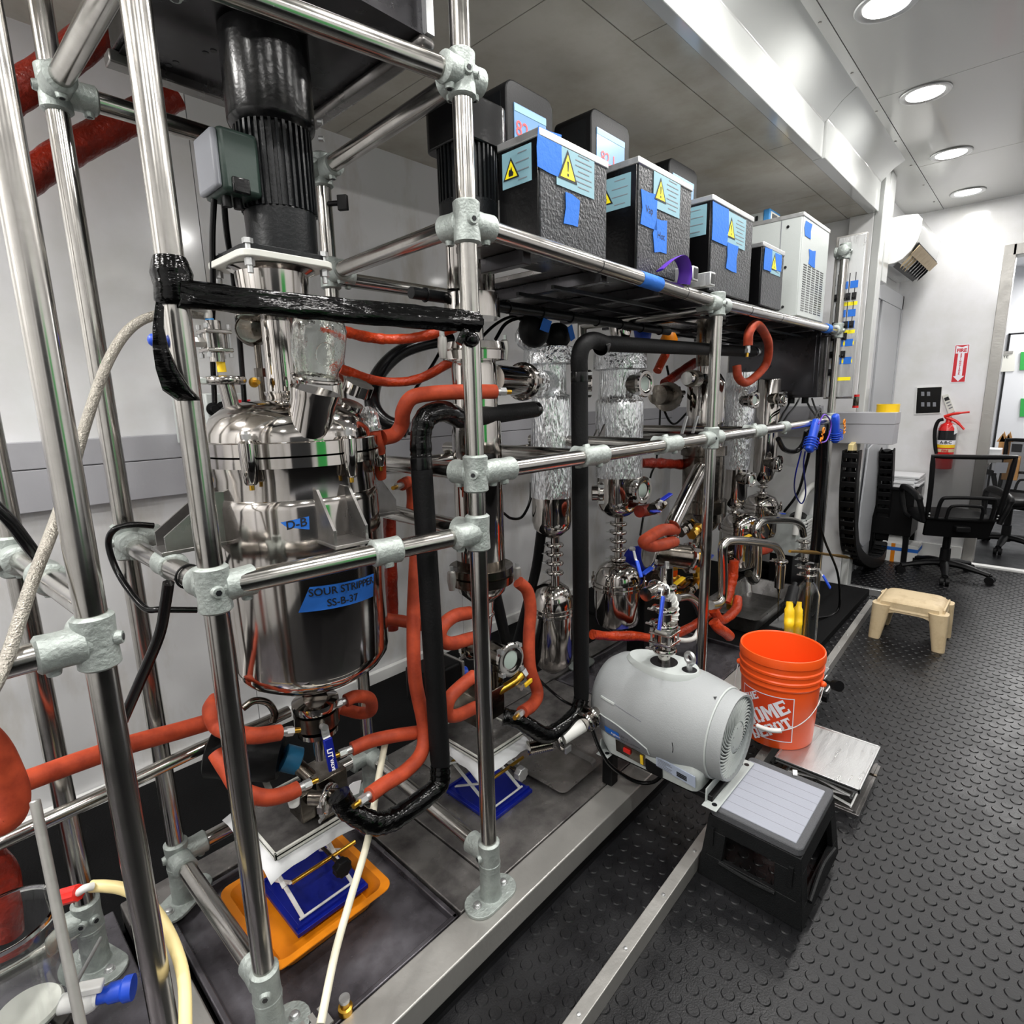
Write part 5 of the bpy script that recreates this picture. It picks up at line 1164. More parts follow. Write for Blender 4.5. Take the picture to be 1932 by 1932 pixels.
jack('low blue lab jack in shadow on the deck behind the grey pump', 2.02, 2.26, 1.12, 1.36, .119, .20, (2.03, 2.25, 1.13, 1.35), top_mt='navy_blue', rim='navy_blue')
def paper(label, outline, z, drop, name='paper_sheet'):
    # sheet of paper lying on the jack top with corners hanging over
    g = MB(); n = 8; P = [V((x, y, 0)) for x, y in outline]; rows = []
    rnd = random.Random(5)
    for i in range(n + 1):
        for j in range(n + 1):
            a, b = i / n, j / n; p = P[0] * (1 - a) * (1 - b) + P[1] * a * (1 - b) + P[2] * a * b + P[3] * (1 - a) * b
            zz = z + .0015; da = max(0, .22 - a, a - .80) / .22; db = max(0, .2 - b) / .2
            zz -= drop * (max(da, 0) ** 1.5 * .6 + db ** 1.3); g.v.append((p.x + rnd.uniform(-.003, .003), p.y + rnd.uniform(-.003, .003), zz))
    for i in range(n):
        for j in range(n):
            o = i * (n + 1) + j; g.f.append((o, o + n + 1, o + n + 2, o + 1))
    o = obj(name, g, M['paper'], ang=80); s = o.modifiers.new('thick', 'SOLIDIFY'); s.thickness = .0008
    return tag(o, label, 'paper')
paper('white paper sheet draped over the raised blue jack in the orange tray', ((.42, 1.20), (.655, 1.205), (.65, 1.48), (.42, 1.485)), .376, .02)
paper('white paper sheet draped over the blue jack behind the front post', ((1.02, 1.115), (1.275, 1.125), (1.265, 1.40), (1.04, 1.40)), .346, .025)
# gear pump on the paper
gp = thing('gear_pump', 'stained steel gear pump block on the papered jack below the reactor outlet', 'pump', (.59, 1.30, .392))
P = at(612, 1490, y=1.27)
obj('pump_block', MB().box((P.x - .035, 1.235, .398), (P.x + .05, 1.33, P.z + .055)), M['steel_dk'], gp, bev=.003)
obj('side_cover', MB().box((P.x - .075, 1.25, .41), (P.x - .035, 1.32, P.z + .03)), M['steel_dk'], gp, bev=.003)
q = at(548, 1432, y=1.34)
obj('coupling', MB().lathe(q, (.7, -.35, -.45), [(-.02, .02), (-.018, .034), (.022, .034), (.026, .024)], 24), M['teal'], gp)
obj('drive_shaft', MB().cyl(q, at(590, 1470, y=1.28), .018, seg=16), M['steel_dk'], gp)
obj('motor', MB().lathe(q + V((-.02, .01, .01)), (-.75, .6, .2), [(0, .052), (.02, .06), (.17, .06), (.175, .05)], 28), M['black'], gp)
obj('motor_bracket', MB().prism([at(490, 1410, y=1.4), at(500, 1400, y=1.4), at(488, 1440, y=1.4), at(510, 1490, y=1.36), at(505, 1500, y=1.36), at(480, 1440, y=1.4)], (.006, .0, 0)), M['alu_dull'], gp)
d_ = V((.5, -.85, 0)).normalized(); s_ = at(643, 1505, y=1.19)
obj('outlet_stub', MB().cyl(s_ + V((-.05, .06, .0)), s_, .022, seg=20), M['steel_dk'], gp); triclamp(gp, s_ + V((-.02, .02, 0)), d_, .03)
w_ = at(668, 1488, y=1.16); o = obj('paper_scrap', MB().prism([w_ + V((-.02, 0, -.015)), w_ + V((.012, .0, -.02)), w_ + V((.022, 0, .012)), w_ + V((0, 0, .018)), w_ + V((-.012, 0, .016))], (.0, .001, .0)), M['paper'], gp)
t2_ = at(556, 1498, y=1.2)
obj('oil_cup', MB().cyl(t2_ + V((0, .01, -.035)), t2_ + V((.0, .01, -.008)), .012, .016, seg=18), M['white'], gp)
# bright pipe with goose neck that runs along the wall side
pp = thing('process_pipe', 'thin bright pipe running level behind the posts to the reactor outlet', 'pipe', at(200, 1497, y=1.47))
obj('pipe_run', MB().tube(pts([(-60, 1616), (100, 1543), (250, 1473), (400, 1402), (480, 1372), (545, 1342)], 1.46), .0165, 16), M['pipe'], pp)
obj('goose_neck', MB().tube(pts([(458, 1336, 1.3), (480, 1322, 1.3), (505, 1326, 1.3), (518, 1345, 1.3), (515, 1362, 1.3)]), .0085, 12), M['steel_dk'], pp)
# small plug and rod at the near edge of the skid
p = at(652, 1905, z=.125)
o = thing('drain_plug', 'small steel plug standing on the skid front edge at the bottom of the photo', 'plug', (p.x, p.y, ZD))
obj('plug_body', MB().lathe((p.x, p.y, ZD), (0, 0, 1), [(0, .016), (.014, .016), (.016, .011), (.03, .011)], 18), M['brass'], o); obj('plug_cap', MB().cyl((p.x, p.y, ZD + .03), (p.x, p.y, ZD + .038), .012, seg=18), M['alu'], o)
p = at(590, 1915, z=.16); o = obj('slotted_bracket', MB().prism([p + V(q) for q in ((-.03, -.02, 0), (.035, -.02, 0), (.035, .03, 0), (.022, .03, 0), (.022, .012, 0), (.012, .012, 0), (.012, .03, 0), (0, .03, 0), (0, .012, 0), (-.01, .012, 0), (-.01, .03, 0), (-.03, .03, 0))], (0, 0, .005)), M['alu_dull'])
o.location = (0, 0, -.036); tag(o, 'small slotted grey metal bracket by the lowest post on the skid', 'bracket')
# glass vessel with stopcock and rod at the lower left
gx, gy, gz = at(5, 1740, z=.52)
gv = thing('glass_beaker', 'large clear glass vessel with blue stopcock at the lower left corner', 'beaker', (gx, gy, ZD))
R = .078
obj('glass_wall', MB().lathe((gx, gy, .28), (0, 0, 1), [(.004, R - .004), (.0, R), (.20, R), (.225, R + .002), (.236, R + .006), (.242, R + .004), (.24, R - .003), (.2, R - .0045), (.012, R - .0045), (.01, .005)], 48, False, False), M['glass'], gv)
obj('glass_floor', MB().cyl((gx, gy, .28), (gx, gy, .286), R - .004, seg=40), M['glass'], gv)
obj('white_disc', MB().lathe((gx + .005, gy, .30), (0, 0, 1), [(0, .05), (.012, .056), (.018, .052), (.012, .03)], 32), M['offwhite'], gv)
obj('stand_block', MB().lathe((gx, gy, ZD), (0, 0, 1), [(0, .07), (.004, .075), (.15, .06), (.16, .055)], 32), M['black'], gv)
a, b = at(112, 1895, y=gy - .05), at(185, 1880, y=gy - .08)
obj('stopcock_body', MB().cyl(a, b, .017, seg=18).sphere(at(165, 1886, y=gy - .07), .024, 14), M['white'], gv); obj('stopcock_arm', MB().bar(at(145, 1868, y=gy - .07), at(195, 1858, y=gy - .09), .022, .016), M['white'], gv, bev=.003)
obj('stopcock_handle', MB().tube([b, b.lerp(at(252, 1862, y=gy - .11), .5), at(252, 1862, y=gy - .11)], [.014, .018, .0225], 18), M['blue'], gv)
a, b = at(112, 1694, y=gy - .06), at(148, 1684, y=gy - .09)
obj('red_cap', MB().prism([a + (perp(b - a)[0] * math.cos(2 * PI * k / 20) + perp(b - a)[1] * math.sin(2 * PI * k / 20)) * (.0145 if k % 2 else .013) for k in range(20)], b - a), M['redpl'], gv)
obj('side_arm', MB().tube([b, at(160, 1676, y=gy - .1), at(176, 1672, y=gy - .1)], .007, 10), M['white_hose'], gv)
a, b = at(66, 1512, y=1.13), at(158, 1960, y=.98)
rod = thing('stand_rod', 'thin dull grey rod standing in front of the glass vessel', 'rod', b)
obj('rod_body', MB().cyl(a, b, .0075, seg=16), M['alu_dull'], rod); obj('rod_end', MB().lathe(a, a - b, [(0, .0075), (.002, .006), (.002, .003)], 16), M['alu'], rod)
a, b = at(190, 1770, y=1.42), at(143, 1856, y=1.30); o = obj('thin_pin', MB().cyl(a, b, .004, seg=10), M['alu']); tag(o, 'thin bright pin leaning over the round floor flange', 'pin')
# black stretch film tied between the posts
ft = thing('stretch_film', 'black plastic film stretched between two rack posts in front of the reactor', 'film', (.6, 1.02, 1.55))
p = at(326, 548, y=1.055)
g = MB().lathe((PB[0], PB[1], vz(PB[0], PB[1], 578)), (0, 0, 1), [(0, PR + .004), (.008, PR + .009), (.03, PR + .007), (.05, PR + .010), (.068, PR + .005), (.075, PR + .002)], 28)
obj('film_wrap', g, M['film'], ft)
a0, a1, b0, b1 = at(335, 527, y=1.033), at(335, 580, y=1.033), at(904, 587, y=.935), at(903, 629, y=.935)
rows = []; n = 26; rnd = random.Random(2)
for i in range(n + 1):
    t = i / n; up, dn = a0.lerp(b0, t), a1.lerp(b1, t); sag = -.002 * math.sin(PI * t)
    ring = []; m_ = 14
    for k in range(m_):
        an = 2 * PI * k / m_; f_ = .5 + .5 * math.cos(an); h = math.sin(an) * (.011 + .004 * math.sin(an * 3 + t * 3))
        q = dn.lerp(up, f_) + V((.17, -.98, 0)) * h + V((0, 0, sag)); ring.append(q + V((rnd.uniform(-.0012, .0012), rnd.uniform(-.002, .002), rnd.uniform(-.0015, .0015))))
    rows.append(ring)
obj('film_band', MB().rings(rows), M['film'], ft, ang=70)
p = at(888, 640, y=.935); obj('film_knot', MB().sphere(p, .022, 12, 1, .8, .8).tube([p, p + V((-.025, -.01, .012)), p + V((-.04, -.005, -.012))], .008, 8), M['film'], ft)
rows = []
for px, py, w_ in ((300, 575, .006), (298, 615, .008), (303, 655, .012), (315, 695, .017), (333, 732, .022), (356, 752, .018)):
    q = at(px, py, y=1.02); rows.append([q + V((math.cos(a) * w_, math.sin(a) * .009 + .004 * math.cos(3 * a), math.sin(2 * a) * .004)) for a in [2 * PI * k / 12 for k in range(12)]])
obj('film_tail', MB().rings(rows), M['film'], ft, ang=70)
o = obj('blue_knob', MB().sphere(at(292, 642, y=1.06), .011, 12).sphere(at(310, 646, y=1.06), .011, 12), M['blue']); tag(o, 'blue double knob peeping out behind the black film tail', 'knob')

# ---- grey scroll pump
PX, PZ = 1.605, .412
sp_ = thing('vacuum_pump', 'large pale grey scroll vacuum pump standing on the black step stool', 'pump', (PX, .80, .25))
SEC = [(1.062, .05), (1.057, .09), (1.042, .123), (1.01, .146), (.96, .160), (.88, .168), (.80, .169), (.72, .163), (.655, .151), (.628, .145), (.620, .141)]
def prad(y):
    for (a, ra_), (b, rb_) in zip(SEC, SEC[1:]):
        if b <= y <= a: return rb_ + (ra_ - rb_) * (y - b) / (a - b)
    return SEC[-1][1]
def psurf(y, deg, off=0.0):              # deg measured from straight up towards the camera side (-X)
    a = math.radians(deg); r = prad(y) + off
    return V((PX - r * math.sin(a), y, PZ + r * math.cos(a)))
g = MB(); rs = []
for y, r in SEC: rs.append([(PX - r * math.sin(2 * PI * k / 56), y, PZ + r * math.cos(2 * PI * k / 56)) for k in range(56)])
obj('housing', g.rings(rs), M['pumpgrey'], sp_, ang=50)
g = MB(); rs = []
for z, hw, y0, y1 in ((.262, .134, .64, .975), (.30, .140, .635, .995), (.33, .143, .63, 1.0), (.348, .138, .64, .99)):
    rs.append([(PX + a, (y0 + y1) / 2 + b, z) for a, b in rrect(hw * 2, y1 - y0, .03, 4)])
obj('skirt', g.rings(rs), M['pumplt'], sp_, ang=50)
FY = .580
obj('fan_shroud', MB().lathe((PX, .624, PZ), (0, -1, 0), [(0, .128), (.0, .139), (.034, .136), (.044, .133), (.044, .127), (.01, .127)], 56, True, False), M['pumpgrey'], sp_)
obj('shroud_lip', MB().torus((PX, .6235, PZ), (0, 1, 0), .141, .0035, 48, 8), M['pumplt'], sp_)
obj('fan_recess', MB().cyl((PX, .612, PZ), (PX, .609, PZ), .127, seg=40), M['dark_screen'], sp_)
for k in range(40):                       # curved grille blades
    a = 2 * PI * k / 40; L = []
    for q in range(6):
        rr = .05 + (.128 - .05) * q / 5; aa = a + .75 * (q / 5) ** 1.3; L.append(V((PX + rr * math.sin(aa), .590 - .008 * (1 - (q / 5)), PZ + rr * math.cos(aa))))
    o = obj('grille_blade', MB().tube(L, [.0022, .0036], 6, 1), M['pumplt'], sp_)
obj('grille_hub', MB().lathe((PX, .60, PZ), (0, -1, 0), [(0, .055), (.012, .054), (.019, .045), (.021, .03), (.0215, .002)], 36), M['pumplt'], sp_)
for k in range(14):
    a = 2 * PI * k / 14; rr = .02 if k % 2 else .036; q = V((PX + rr * math.cos(a), .5795, PZ + rr * math.sin(a))); obj('hub_screw', MB().cyl(q, q + V((0, .004, 0)), .003, seg=8), M['pumpdk'], sp_)
obj('rating_arrow', MB().prism([psurf(.632, 24, .001), psurf(.632, 19, .001), psurf(.640, 21.5, .001)], (0, 0, .001)), M['ink'], sp_)
# raised top boss, slots and eye bolt
tb = [(PX + math.cos(a) * .078 * (1 if math.sin(a) < 0 else 1), .815 + (.155 if math.sin(a) > 0 else .105) * math.sin(a)) for a in [2 * PI * k / 36 for k in range(36)]]
obj('top_boss', MB().rings([[(x, y, PZ + .10) for x, y in tb], [(x, y, PZ + .158) for x, y in tb], [(PX + (x - PX) * .9, .815 + (y - .815) * .93, PZ + .172) for x, y in tb]]), M['pumplt'], sp_, ang=30)
obj('inlet_hole', MB().lathe((PX, .835, PZ + .1705), (0, 0, 1), [(0, .045), (.002, .045), (.0022, .03)], 28), M['dark_screen'], sp_); obj('eye_hole', MB().cyl((PX, .745, PZ + .1705), (PX, .745, PZ + .1725), .024, seg=24), M['dark_screen'], sp_)
obj('eye_bolt', MB().cyl((PX, .745, PZ + .165), (PX, .745, PZ + .195), .009, seg=12).torus((PX, .745, PZ + .212), (.9, -.3, 0), .017, .007, 24, 10), M['alu'], sp_)
# side trim lines, oval badge panel and lettering
def strip(name, mt, y0, y1, d0, d1, wd, off=.0035):
    n = 14; g = MB(); A = []; B = []
    for k in range(n + 1):
        y = y0 + (y1 - y0) * k / n; d = d0 + (d1 - d0) * k / n
        A.append((y, d)); 
    rs = [[psurf(y, d - wd, -.002), psurf(y, d - wd * .6, off), psurf(y, d + wd * .6, off), psurf(y, d + wd, -.002)] for y, d in A]
    return obj(name, g.rings(rs), M[mt], sp_)
strip('trim_line', 'pumplt', .985, .925, 70, 72, 1.6); strip('trim_line', 'pumpdk', .925, .82, 72, 78, .5, .001); strip('trim_line', 'pumplt', .985, .925, 128, 126, 1.5); strip('trim_line', 'pumpdk', .925, .80, 126, 124, .5, .001)
n = 22; g = MB(); mid = []
top_ = [(.995 - (.995 - .80) * k / n, 92 + 17 * (k / n) ** 2.4) for k in range(n + 1)]
rs = [[psurf(y, d0 + (119 - d0) * q / 6, .0022) for q in range(7)] for y, d0 in top_]
for i in range(n):
    for q in range(6): g.quad(rs[i][q], rs[i][q + 1], rs[i + 1][q + 1], rs[i + 1][q])
bp_ = obj('badge_panel', g, M['pumpdk'], sp_)
obj('badge_edge', MB().tube([psurf(y, d - .4, .002) for y, d in top_] + [psurf(.797, 117, .002)], .0022, 8, 1), M['pumplt'], sp_)
g = MB(); rs = [[psurf(y, d, .0042) for d in (104, 107.3, 110.6, 114)] for y in [.962 - .012 * k for k in range(6)]]
for i in range(5):
    for q in range(3): g.quad(rs[i][q], rs[i][q + 1], rs[i + 1][q + 1], rs[i + 1][q])
lg = obj('blue_badge', g, M['tape'], sp_); lg['label'] = 'blue rectangular maker badge'
def side_text(par, s, y, deg, size, mt='ink', off=.005, bold=0.0):
    vs, fs = text(s, size, off=bold, align='LEFT'); r = prad(y); t = MB()
    t.add([psurf(y - a, deg - math.degrees(b / r), off) for a, b in vs], fs); obj('lettering', t, M[mt], par)
side_text(lg, 'Agilent', .936, 109.2, .0135, 'printwhite', .0058, .0003)
side_text(bp_, 'IDP-15', .895, 106.5, .0105); side_text(bp_, 'Dry Scroll Pump', .895, 111.5, .0105)
obj('scuff', MB().tube([psurf(.715, 88, .0008), psurf(.712, 95, .0008), psurf(.714, 100, .0008)], .0011, 6), M['ink'], sp_)
xk = PX - .152
def skirt_q(y, z): return V((PX - (.134 + (.143 - .134) * max(0, min(1, (z - .262) / .068))) - .002, y, z))
obj('switch_plate', MB().prism([skirt_q(.925, .33), skirt_q(.925, .286), skirt_q(.815, .276), skirt_q(.815, .32)], (-.002, 0, 0)), M['steel_dk'], sp_)
sw = obj('rocker_switch', MB().prism([skirt_q(.893, .315), skirt_q(.893, .301), skirt_q(.868, .299), skirt_q(.868, .313)], (-.008, 0, 0)), M['redpl'], sp_)
obj('yellow_mark', MB().prism([skirt_q(.832, .315), skirt_q(.832, .282), skirt_q(.822, .281), skirt_q(.822, .314)], (-.005, 0, 0)), M['yellow'], sp_)
obj('socket_black', MB().prism([skirt_q(.812, .31), skirt_q(.812, .27), skirt_q(.755, .266), skirt_q(.755, .298)], (-.006, 0, 0)), M['black'], sp_)
lb = obj('rating_label', MB().prism([skirt_q(.775, .338), skirt_q(.775, .302), skirt_q(.645, .285), skirt_q(.645, .325)], (-.003, 0, 0)), M['rating'], sp_)
for i in range(6):
    y, z = .770, .332 - i * .0055; t = MB(); L_ = (.045, .05, .03, .05, .045, .05)[i]
    p, q = skirt_q(y, z), skirt_q(y - L_, z - L_ * .12); obj('print_line', MB().bar(p + V((-.0035, 0, 0)), q + V((-.0035, 0, 0)), .0005, .0016), M['pumpdk'], lb)
for i in range(3):
    p, q = skirt_q(.705, .314 - i * .006), skirt_q(.672, .310 - i * .006); obj('print_line', MB().bar(p + V((-.0035, 0, 0)), q + V((-.0035, 0, 0)), .0005, .0042), M['ink'], lb)
obj('frame_base', MB().box((PX - .12, .60, .245), (PX + .12, .96, .265)), M['black'], sp_, bev=.003)
for y, nm in ((.575, 0), (.955, 1)):
    o = obj('foot_bracket', MB().box((PX - .15, y, .2435), (PX + .15, y + .045, .247)).box((PX - .13, y + .04, .2435), (PX + .13, y + .044, .29)), M['pumplt'], sp_, bev=.0015)
    for k in (-.125, .125): obj('foot_hole', MB().cyl((PX + k, y + .016, .2465), (PX + k, y + .016, .2476), .008, seg=12), M['dark_screen'], o)
for x_ in (-.1, .1): obj('rear_leg', MB().box((PX + x_ - .02, .955, ZD), (PX + x_ + .02, .995, .2435)), M['black'], sp_, bev=.003)
# inlet stack, blue lever valve and ribbed white elbow
iz = PZ + .172; ix, iy = PX, .835
pv = lambda py: vz(ix, iy, py)
obj('inlet_pipe', MB().cyl((ix, iy, iz - .02), (ix, iy, pv(1070)), .020, seg=24), M['steel'], sp_)
for py, r in ((1225, .031), (1178, .033), (1150, .028), (1108, .026)): triclamp(sp_, (ix, iy, pv(py)), (0, 0, 1), r)
valve_body(sp_, (ix, iy, pv(1200)), (0, 0, 1), .034, .075)
obj('top_nut', MB().hexnut((ix, iy, pv(1098)), (ix, iy, pv(1078)), .019).cyl((ix, iy, pv(1078)), (ix, iy, pv(1060)), .007, seg=10), M['alu'], sp_)
a, b = at(1250, 1125, y=iy - .04), at(1241, 1188, y=iy - .05); lever(sp_, a + V((0, 0, .02)), b - a, (.2, -1, 0), (b - a).length + .02, .022, 'blue', white=.15)
a, b = at(1197, 1052, y=1.0), at(1206, 1092, y=.97); lever(sp_, at(1195, 1036, y=1.0), b - a, (0, -1, 0), .1, .017, 'blue', white=.4)
L = pts([(1238, 1112), (1254, 1118), (1265, 1140), (1265, 1166), (1257, 1186), (1247, 1198)], iy - .0)
a = at(1218, 1122, y=iy); obj('elbow_coupling', MB().cyl(a, L[0] + (L[0] - a) * .3, .021, seg=20), M['steel'], sp_); triclamp(sp_, L[0], L[0] - a, .024)
C = cr(L, 6); o = obj('ribbed_elbow', MB().tube(L, .024, 20, 6), M['white_hose'], sp_)
for k in range(2, len(C) - 2, 2): obj('hose_rib', MB().torus(C[k], C[k + 1] - C[k - 1], .0245, .0028, 20, 6), M['white_hose'], o)
# exhaust clamp, spigots and power cord on the near side
q = at(1112, 1355, y=1.0); obj('outlet_port', MB().cyl(q + V((.08, 0, .0)), q - V((.02, 0, .0)), .022, seg=20), M['steel'], sp_); triclamp(sp_, q + V((.012, 0, 0)), (-1, .2, -.2), .03); triclamp(sp_, q - V((.02, 0, .005)), (-1, .2, -.2), .027)
eh = thing('exhaust_hose', 'white sleeved exhaust hose with steel bellows between pump and steel tray', 'hose', at(1050, 1395, y=1.1))
a, b, c_, d_ = at(1100, 1368, y=1.01), at(1062, 1392, y=1.04), at(1040, 1402, y=1.06), at(995, 1412, y=1.10)
obj('white_sleeve', MB().cyl(a, b, .022, seg=20), M['white_hose'], eh); triclamp(eh, b.lerp(c_, .4), c_ - b, .028)
g = MB(); n = 12; obj('bellows', g.lathe(c_, d_ - c_, [((d_ - c_).length * k / (2 * n), .024 if k % 2 else .018) for k in range(2 * n + 1)], 22), M['steel'], eh)
obj('wing_nut', MB().obox(b.lerp(c_, .5) + V((.02, -.03, -.03)), (.014, 0, 0), (0, .003, 0), (0, 0, .010)), M['alu'], eh)
hose('power_cord', 'black power cord looping below the grey vacuum pump to its socket', 'cord', [(1118, 1378, .98), (1130, 1410, .97), (1148, 1440, .95), (1175, 1462, .92), (1205, 1476, .88), (1230, 1476, .84), (1246, 1466, .80), (1254, 1455, .785)], None, .0065, 'black_gloss')

# ---- black step stool with grey pad
st = thing('step_stool', 'black folding step stool with pale grey top pad, in front of the grey pump', 'stool', (1.64, .477, 0))
x0, x1, y0, y1 = 1.474, 1.80, .345, .604
bx0, bx1, by0, by1 = 1.462, 1.835, .325, .626
obj('top_rim', MB().prism([((x0 + x1) / 2 + a, (y0 + y1) / 2 + b, .212) for a, b in rrect(x1 - x0, y1 - y0, .018)], (0, 0, .026)), M['stoolrim'], st, bev=.004)
obj('top_pad', MB().box((x0 + .018, y0 + .02, .236), (x1 - .03, y1 - .008, .2405)), M['stoolpad'], st, bev=.002)
for k in range(1, 7): obj('pad_groove', MB().box((x0 + .018 + k * .0395, y0 + .021, .2398), (x0 + .0195 + k * .0395, y1 - .01, .2408)), M['pumpdk'], st)
def panel(c0, c1, b0, b1, hole, name='side_panel'):
    # sloping side with a window; corners: top start, top end, base start, base end
    c0, c1, b0, b1 = V(c0), V(c1), V(b0), V(b1); n = (c1 - c0).cross(b0 - c0).normalized() * .016
    P = lambda u, v: (c0.lerp(c1, u)).lerp(b0.lerp(b1, u), v)
    u0, u1, v0, v1 = hole; g = MB()
    for (a, b, c, d) in ((0, 1, 0, v0), (0, 1, v1, 1), (0, u0, v0, v1), (u1, 1, v0, v1)):
        g.prism([P(a, c), P(b, c), P(b, d), P(a, d)], n)
    o = obj(name, g, M['stoolblk'], st, bev=.002); return P, n, o
P, n_, o = panel((x0, y1, .212), (x0, y0, .212), (bx0, by1, 0), (bx0, by0, 0), (.22, .74, .22, .62))
obj('window_lip', MB().tube([P(.2, .64) - n_ * .3, P(.5, .66) - n_ * .3, P(.76, .64) - n_ * .3], .006, 8), M['stoolblk'], st)
for u in (.08, .90): obj('hinge_lug', MB().obox(P(u, .3) - n_ * .2, V((.004, 0, 0)), V((0, .006, 0)), V((0, 0, .03))), M['stoolblk'], st)
P, n_, o = panel((x0, y0, .212), (x1, y0, .212), (bx0, by0, 0), (bx1, by0, 0), (.15, .85, .25, .72)); obj('fold_rib', MB().tube([P(.15, .74) - n_ * .3, P(.5, .62) - n_ * .3, P(.85, .74) - n_ * .3], .007, 8), M['stoolblk'], st)
panel((x1, y0, .212), (x1, y1, .212), (bx1, by0, 0), (bx1, by1, 0), (.22, .78, .25, .62)); panel((x1, y1, .212), (x0, y1, .212), (bx1, by1, 0), (bx0, by1, 0), (.15, .85, .25, .72))
obj('pad_scrap', MB().obox(at(1500, 1458, z=.242) , (.012, .004, 0), (-.003, .006, 0), (0, 0, .002)), M['paper'], st)
# ---- stainless jacks, bucket
sj = lambda *a, **k: jack(*a, mt='sheet', top_mt='alu', rim='alu', pl=.006, name='lift_platform', grp=None, **k)
j1 = sj('stainless lift platform with wide bare plate beside the black step stool', 2.05, 2.41, .315, .60, .0, .105, (2.045, 2.375, .318, .60), knob=None)
j2 = sj('stainless lift platform with black screw knob, under the far side of the orange bucket', 2.46, 2.98, .625, .86, .0, .105, (2.44, 2.95, .64, .86))
a, b = at(1535, 1278, y=.66), at(1575, 1292, y=.55); obj('screw_handle', MB().cyl(a, b, .008, seg=12).cyl(b, b + (b - a).normalized() * .03, .024, seg=16), M['black'], j2)
bk = thing('bucket', 'bright orange five gallon plastic bucket with white printed logo, standing by the kerb', 'bucket', (2.255, .675, .106))
BXc, BYc, BZ = at(1468, 1383, z=.106).x + .01, at(1468, 1383, z=.106).y + .012, .106
BH = .372
def brad(h): return .1315 + (.1495 - .1315) * h / BH
pr = [(0, .10), (0, .128), (.006, brad(0)), (.245, brad(.245)), (.246, brad(.25) + .004), (.252, brad(.25) + .006), (.258, brad(.26) + .003), (.268, brad(.27) + .003), (.272, brad(.27) + .007), (.280, brad(.28) + .007), (.284, brad(.28) + .003), (.300, brad(.3) + .003), (.304, brad(.3) + .007), (.312, brad(.31) + .007), (.316, brad(.31) + .003), (.335, brad(.33) + .003), (.339, brad(.34) + .007), (.352, brad(.35) + .007), (BH - .006, brad(BH) + .004), (BH - .001, brad(BH) + .003), (BH, brad(BH)), (BH - .004, brad(BH) - .003), (.01, brad(.01) - .004), (.006, .02)]
bmain = obj('bucket_body', MB().lathe((BXc, BYc, BZ), (0, 0, 1), pr, 72, True, True), M['bucket'], bk, ang=30)
cam_a = math.atan2(-BYc, -BXc)           # direction of the print on the wall
LC = cam_a - .30
def bsurf(u, h, off=.0012):              # u metres to the right as seen from outside
    r = brad(h) + off; a = LC + u / r; return (BXc + r * math.cos(a), BYc + r * math.sin(a), BZ + h)
def bwrap(par, name, vs, fs, mt, off):
    bm_v = []; g = MB(); g.add([bsurf(x, y, off) for x, y in vs], fs); return obj(name, g, M[mt], par)
def grid_patch(par, name, u0, u1, h0, h1, mt, off, n=16):
    vs = []; fs = []
    for i in range(n + 1):
        for j in (0, 1): vs.append((u0 + (u1 - u0) * i / n, h0 + (h1 - h0) * j))
    for i in range(n): fs.append((2 * i, 2 * i + 2, 2 * i + 3, 2 * i + 1))
    return bwrap(par, name, vs, fs, mt, off)
U0, U1, H0, H1 = -.108, .100, .035, .222
lp = grid_patch(bk, 'print_panel', U0, U1, H0, H1, 'bucket_dk', .0008); lp['label'] = 'square printed logo panel'
e = .0035
for nm, q in (('print_border', (U0, U1, H0, H0 + e)), ('print_border', (U0, U1, H1 - e, H1)), ('print_border', (U0, U0 + e, H0, H1)), ('print_border', (U1 - e, U1, H0, H1))): grid_patch(lp, nm, *q, 'printwhite', .0014)
def bword(s, size, cx, cy, ang, bold=.0, sx=.9):
    vs, fs = text(s, size, off=bold); c, n = math.cos(ang), math.sin(ang)
    P = [(cx + (x * sx) * c - y * n, cy + (x * sx) * n + y * c) for x, y in vs]
    bwrap(lp, 'lettering', P, fs, 'printwhite', .0020)
    
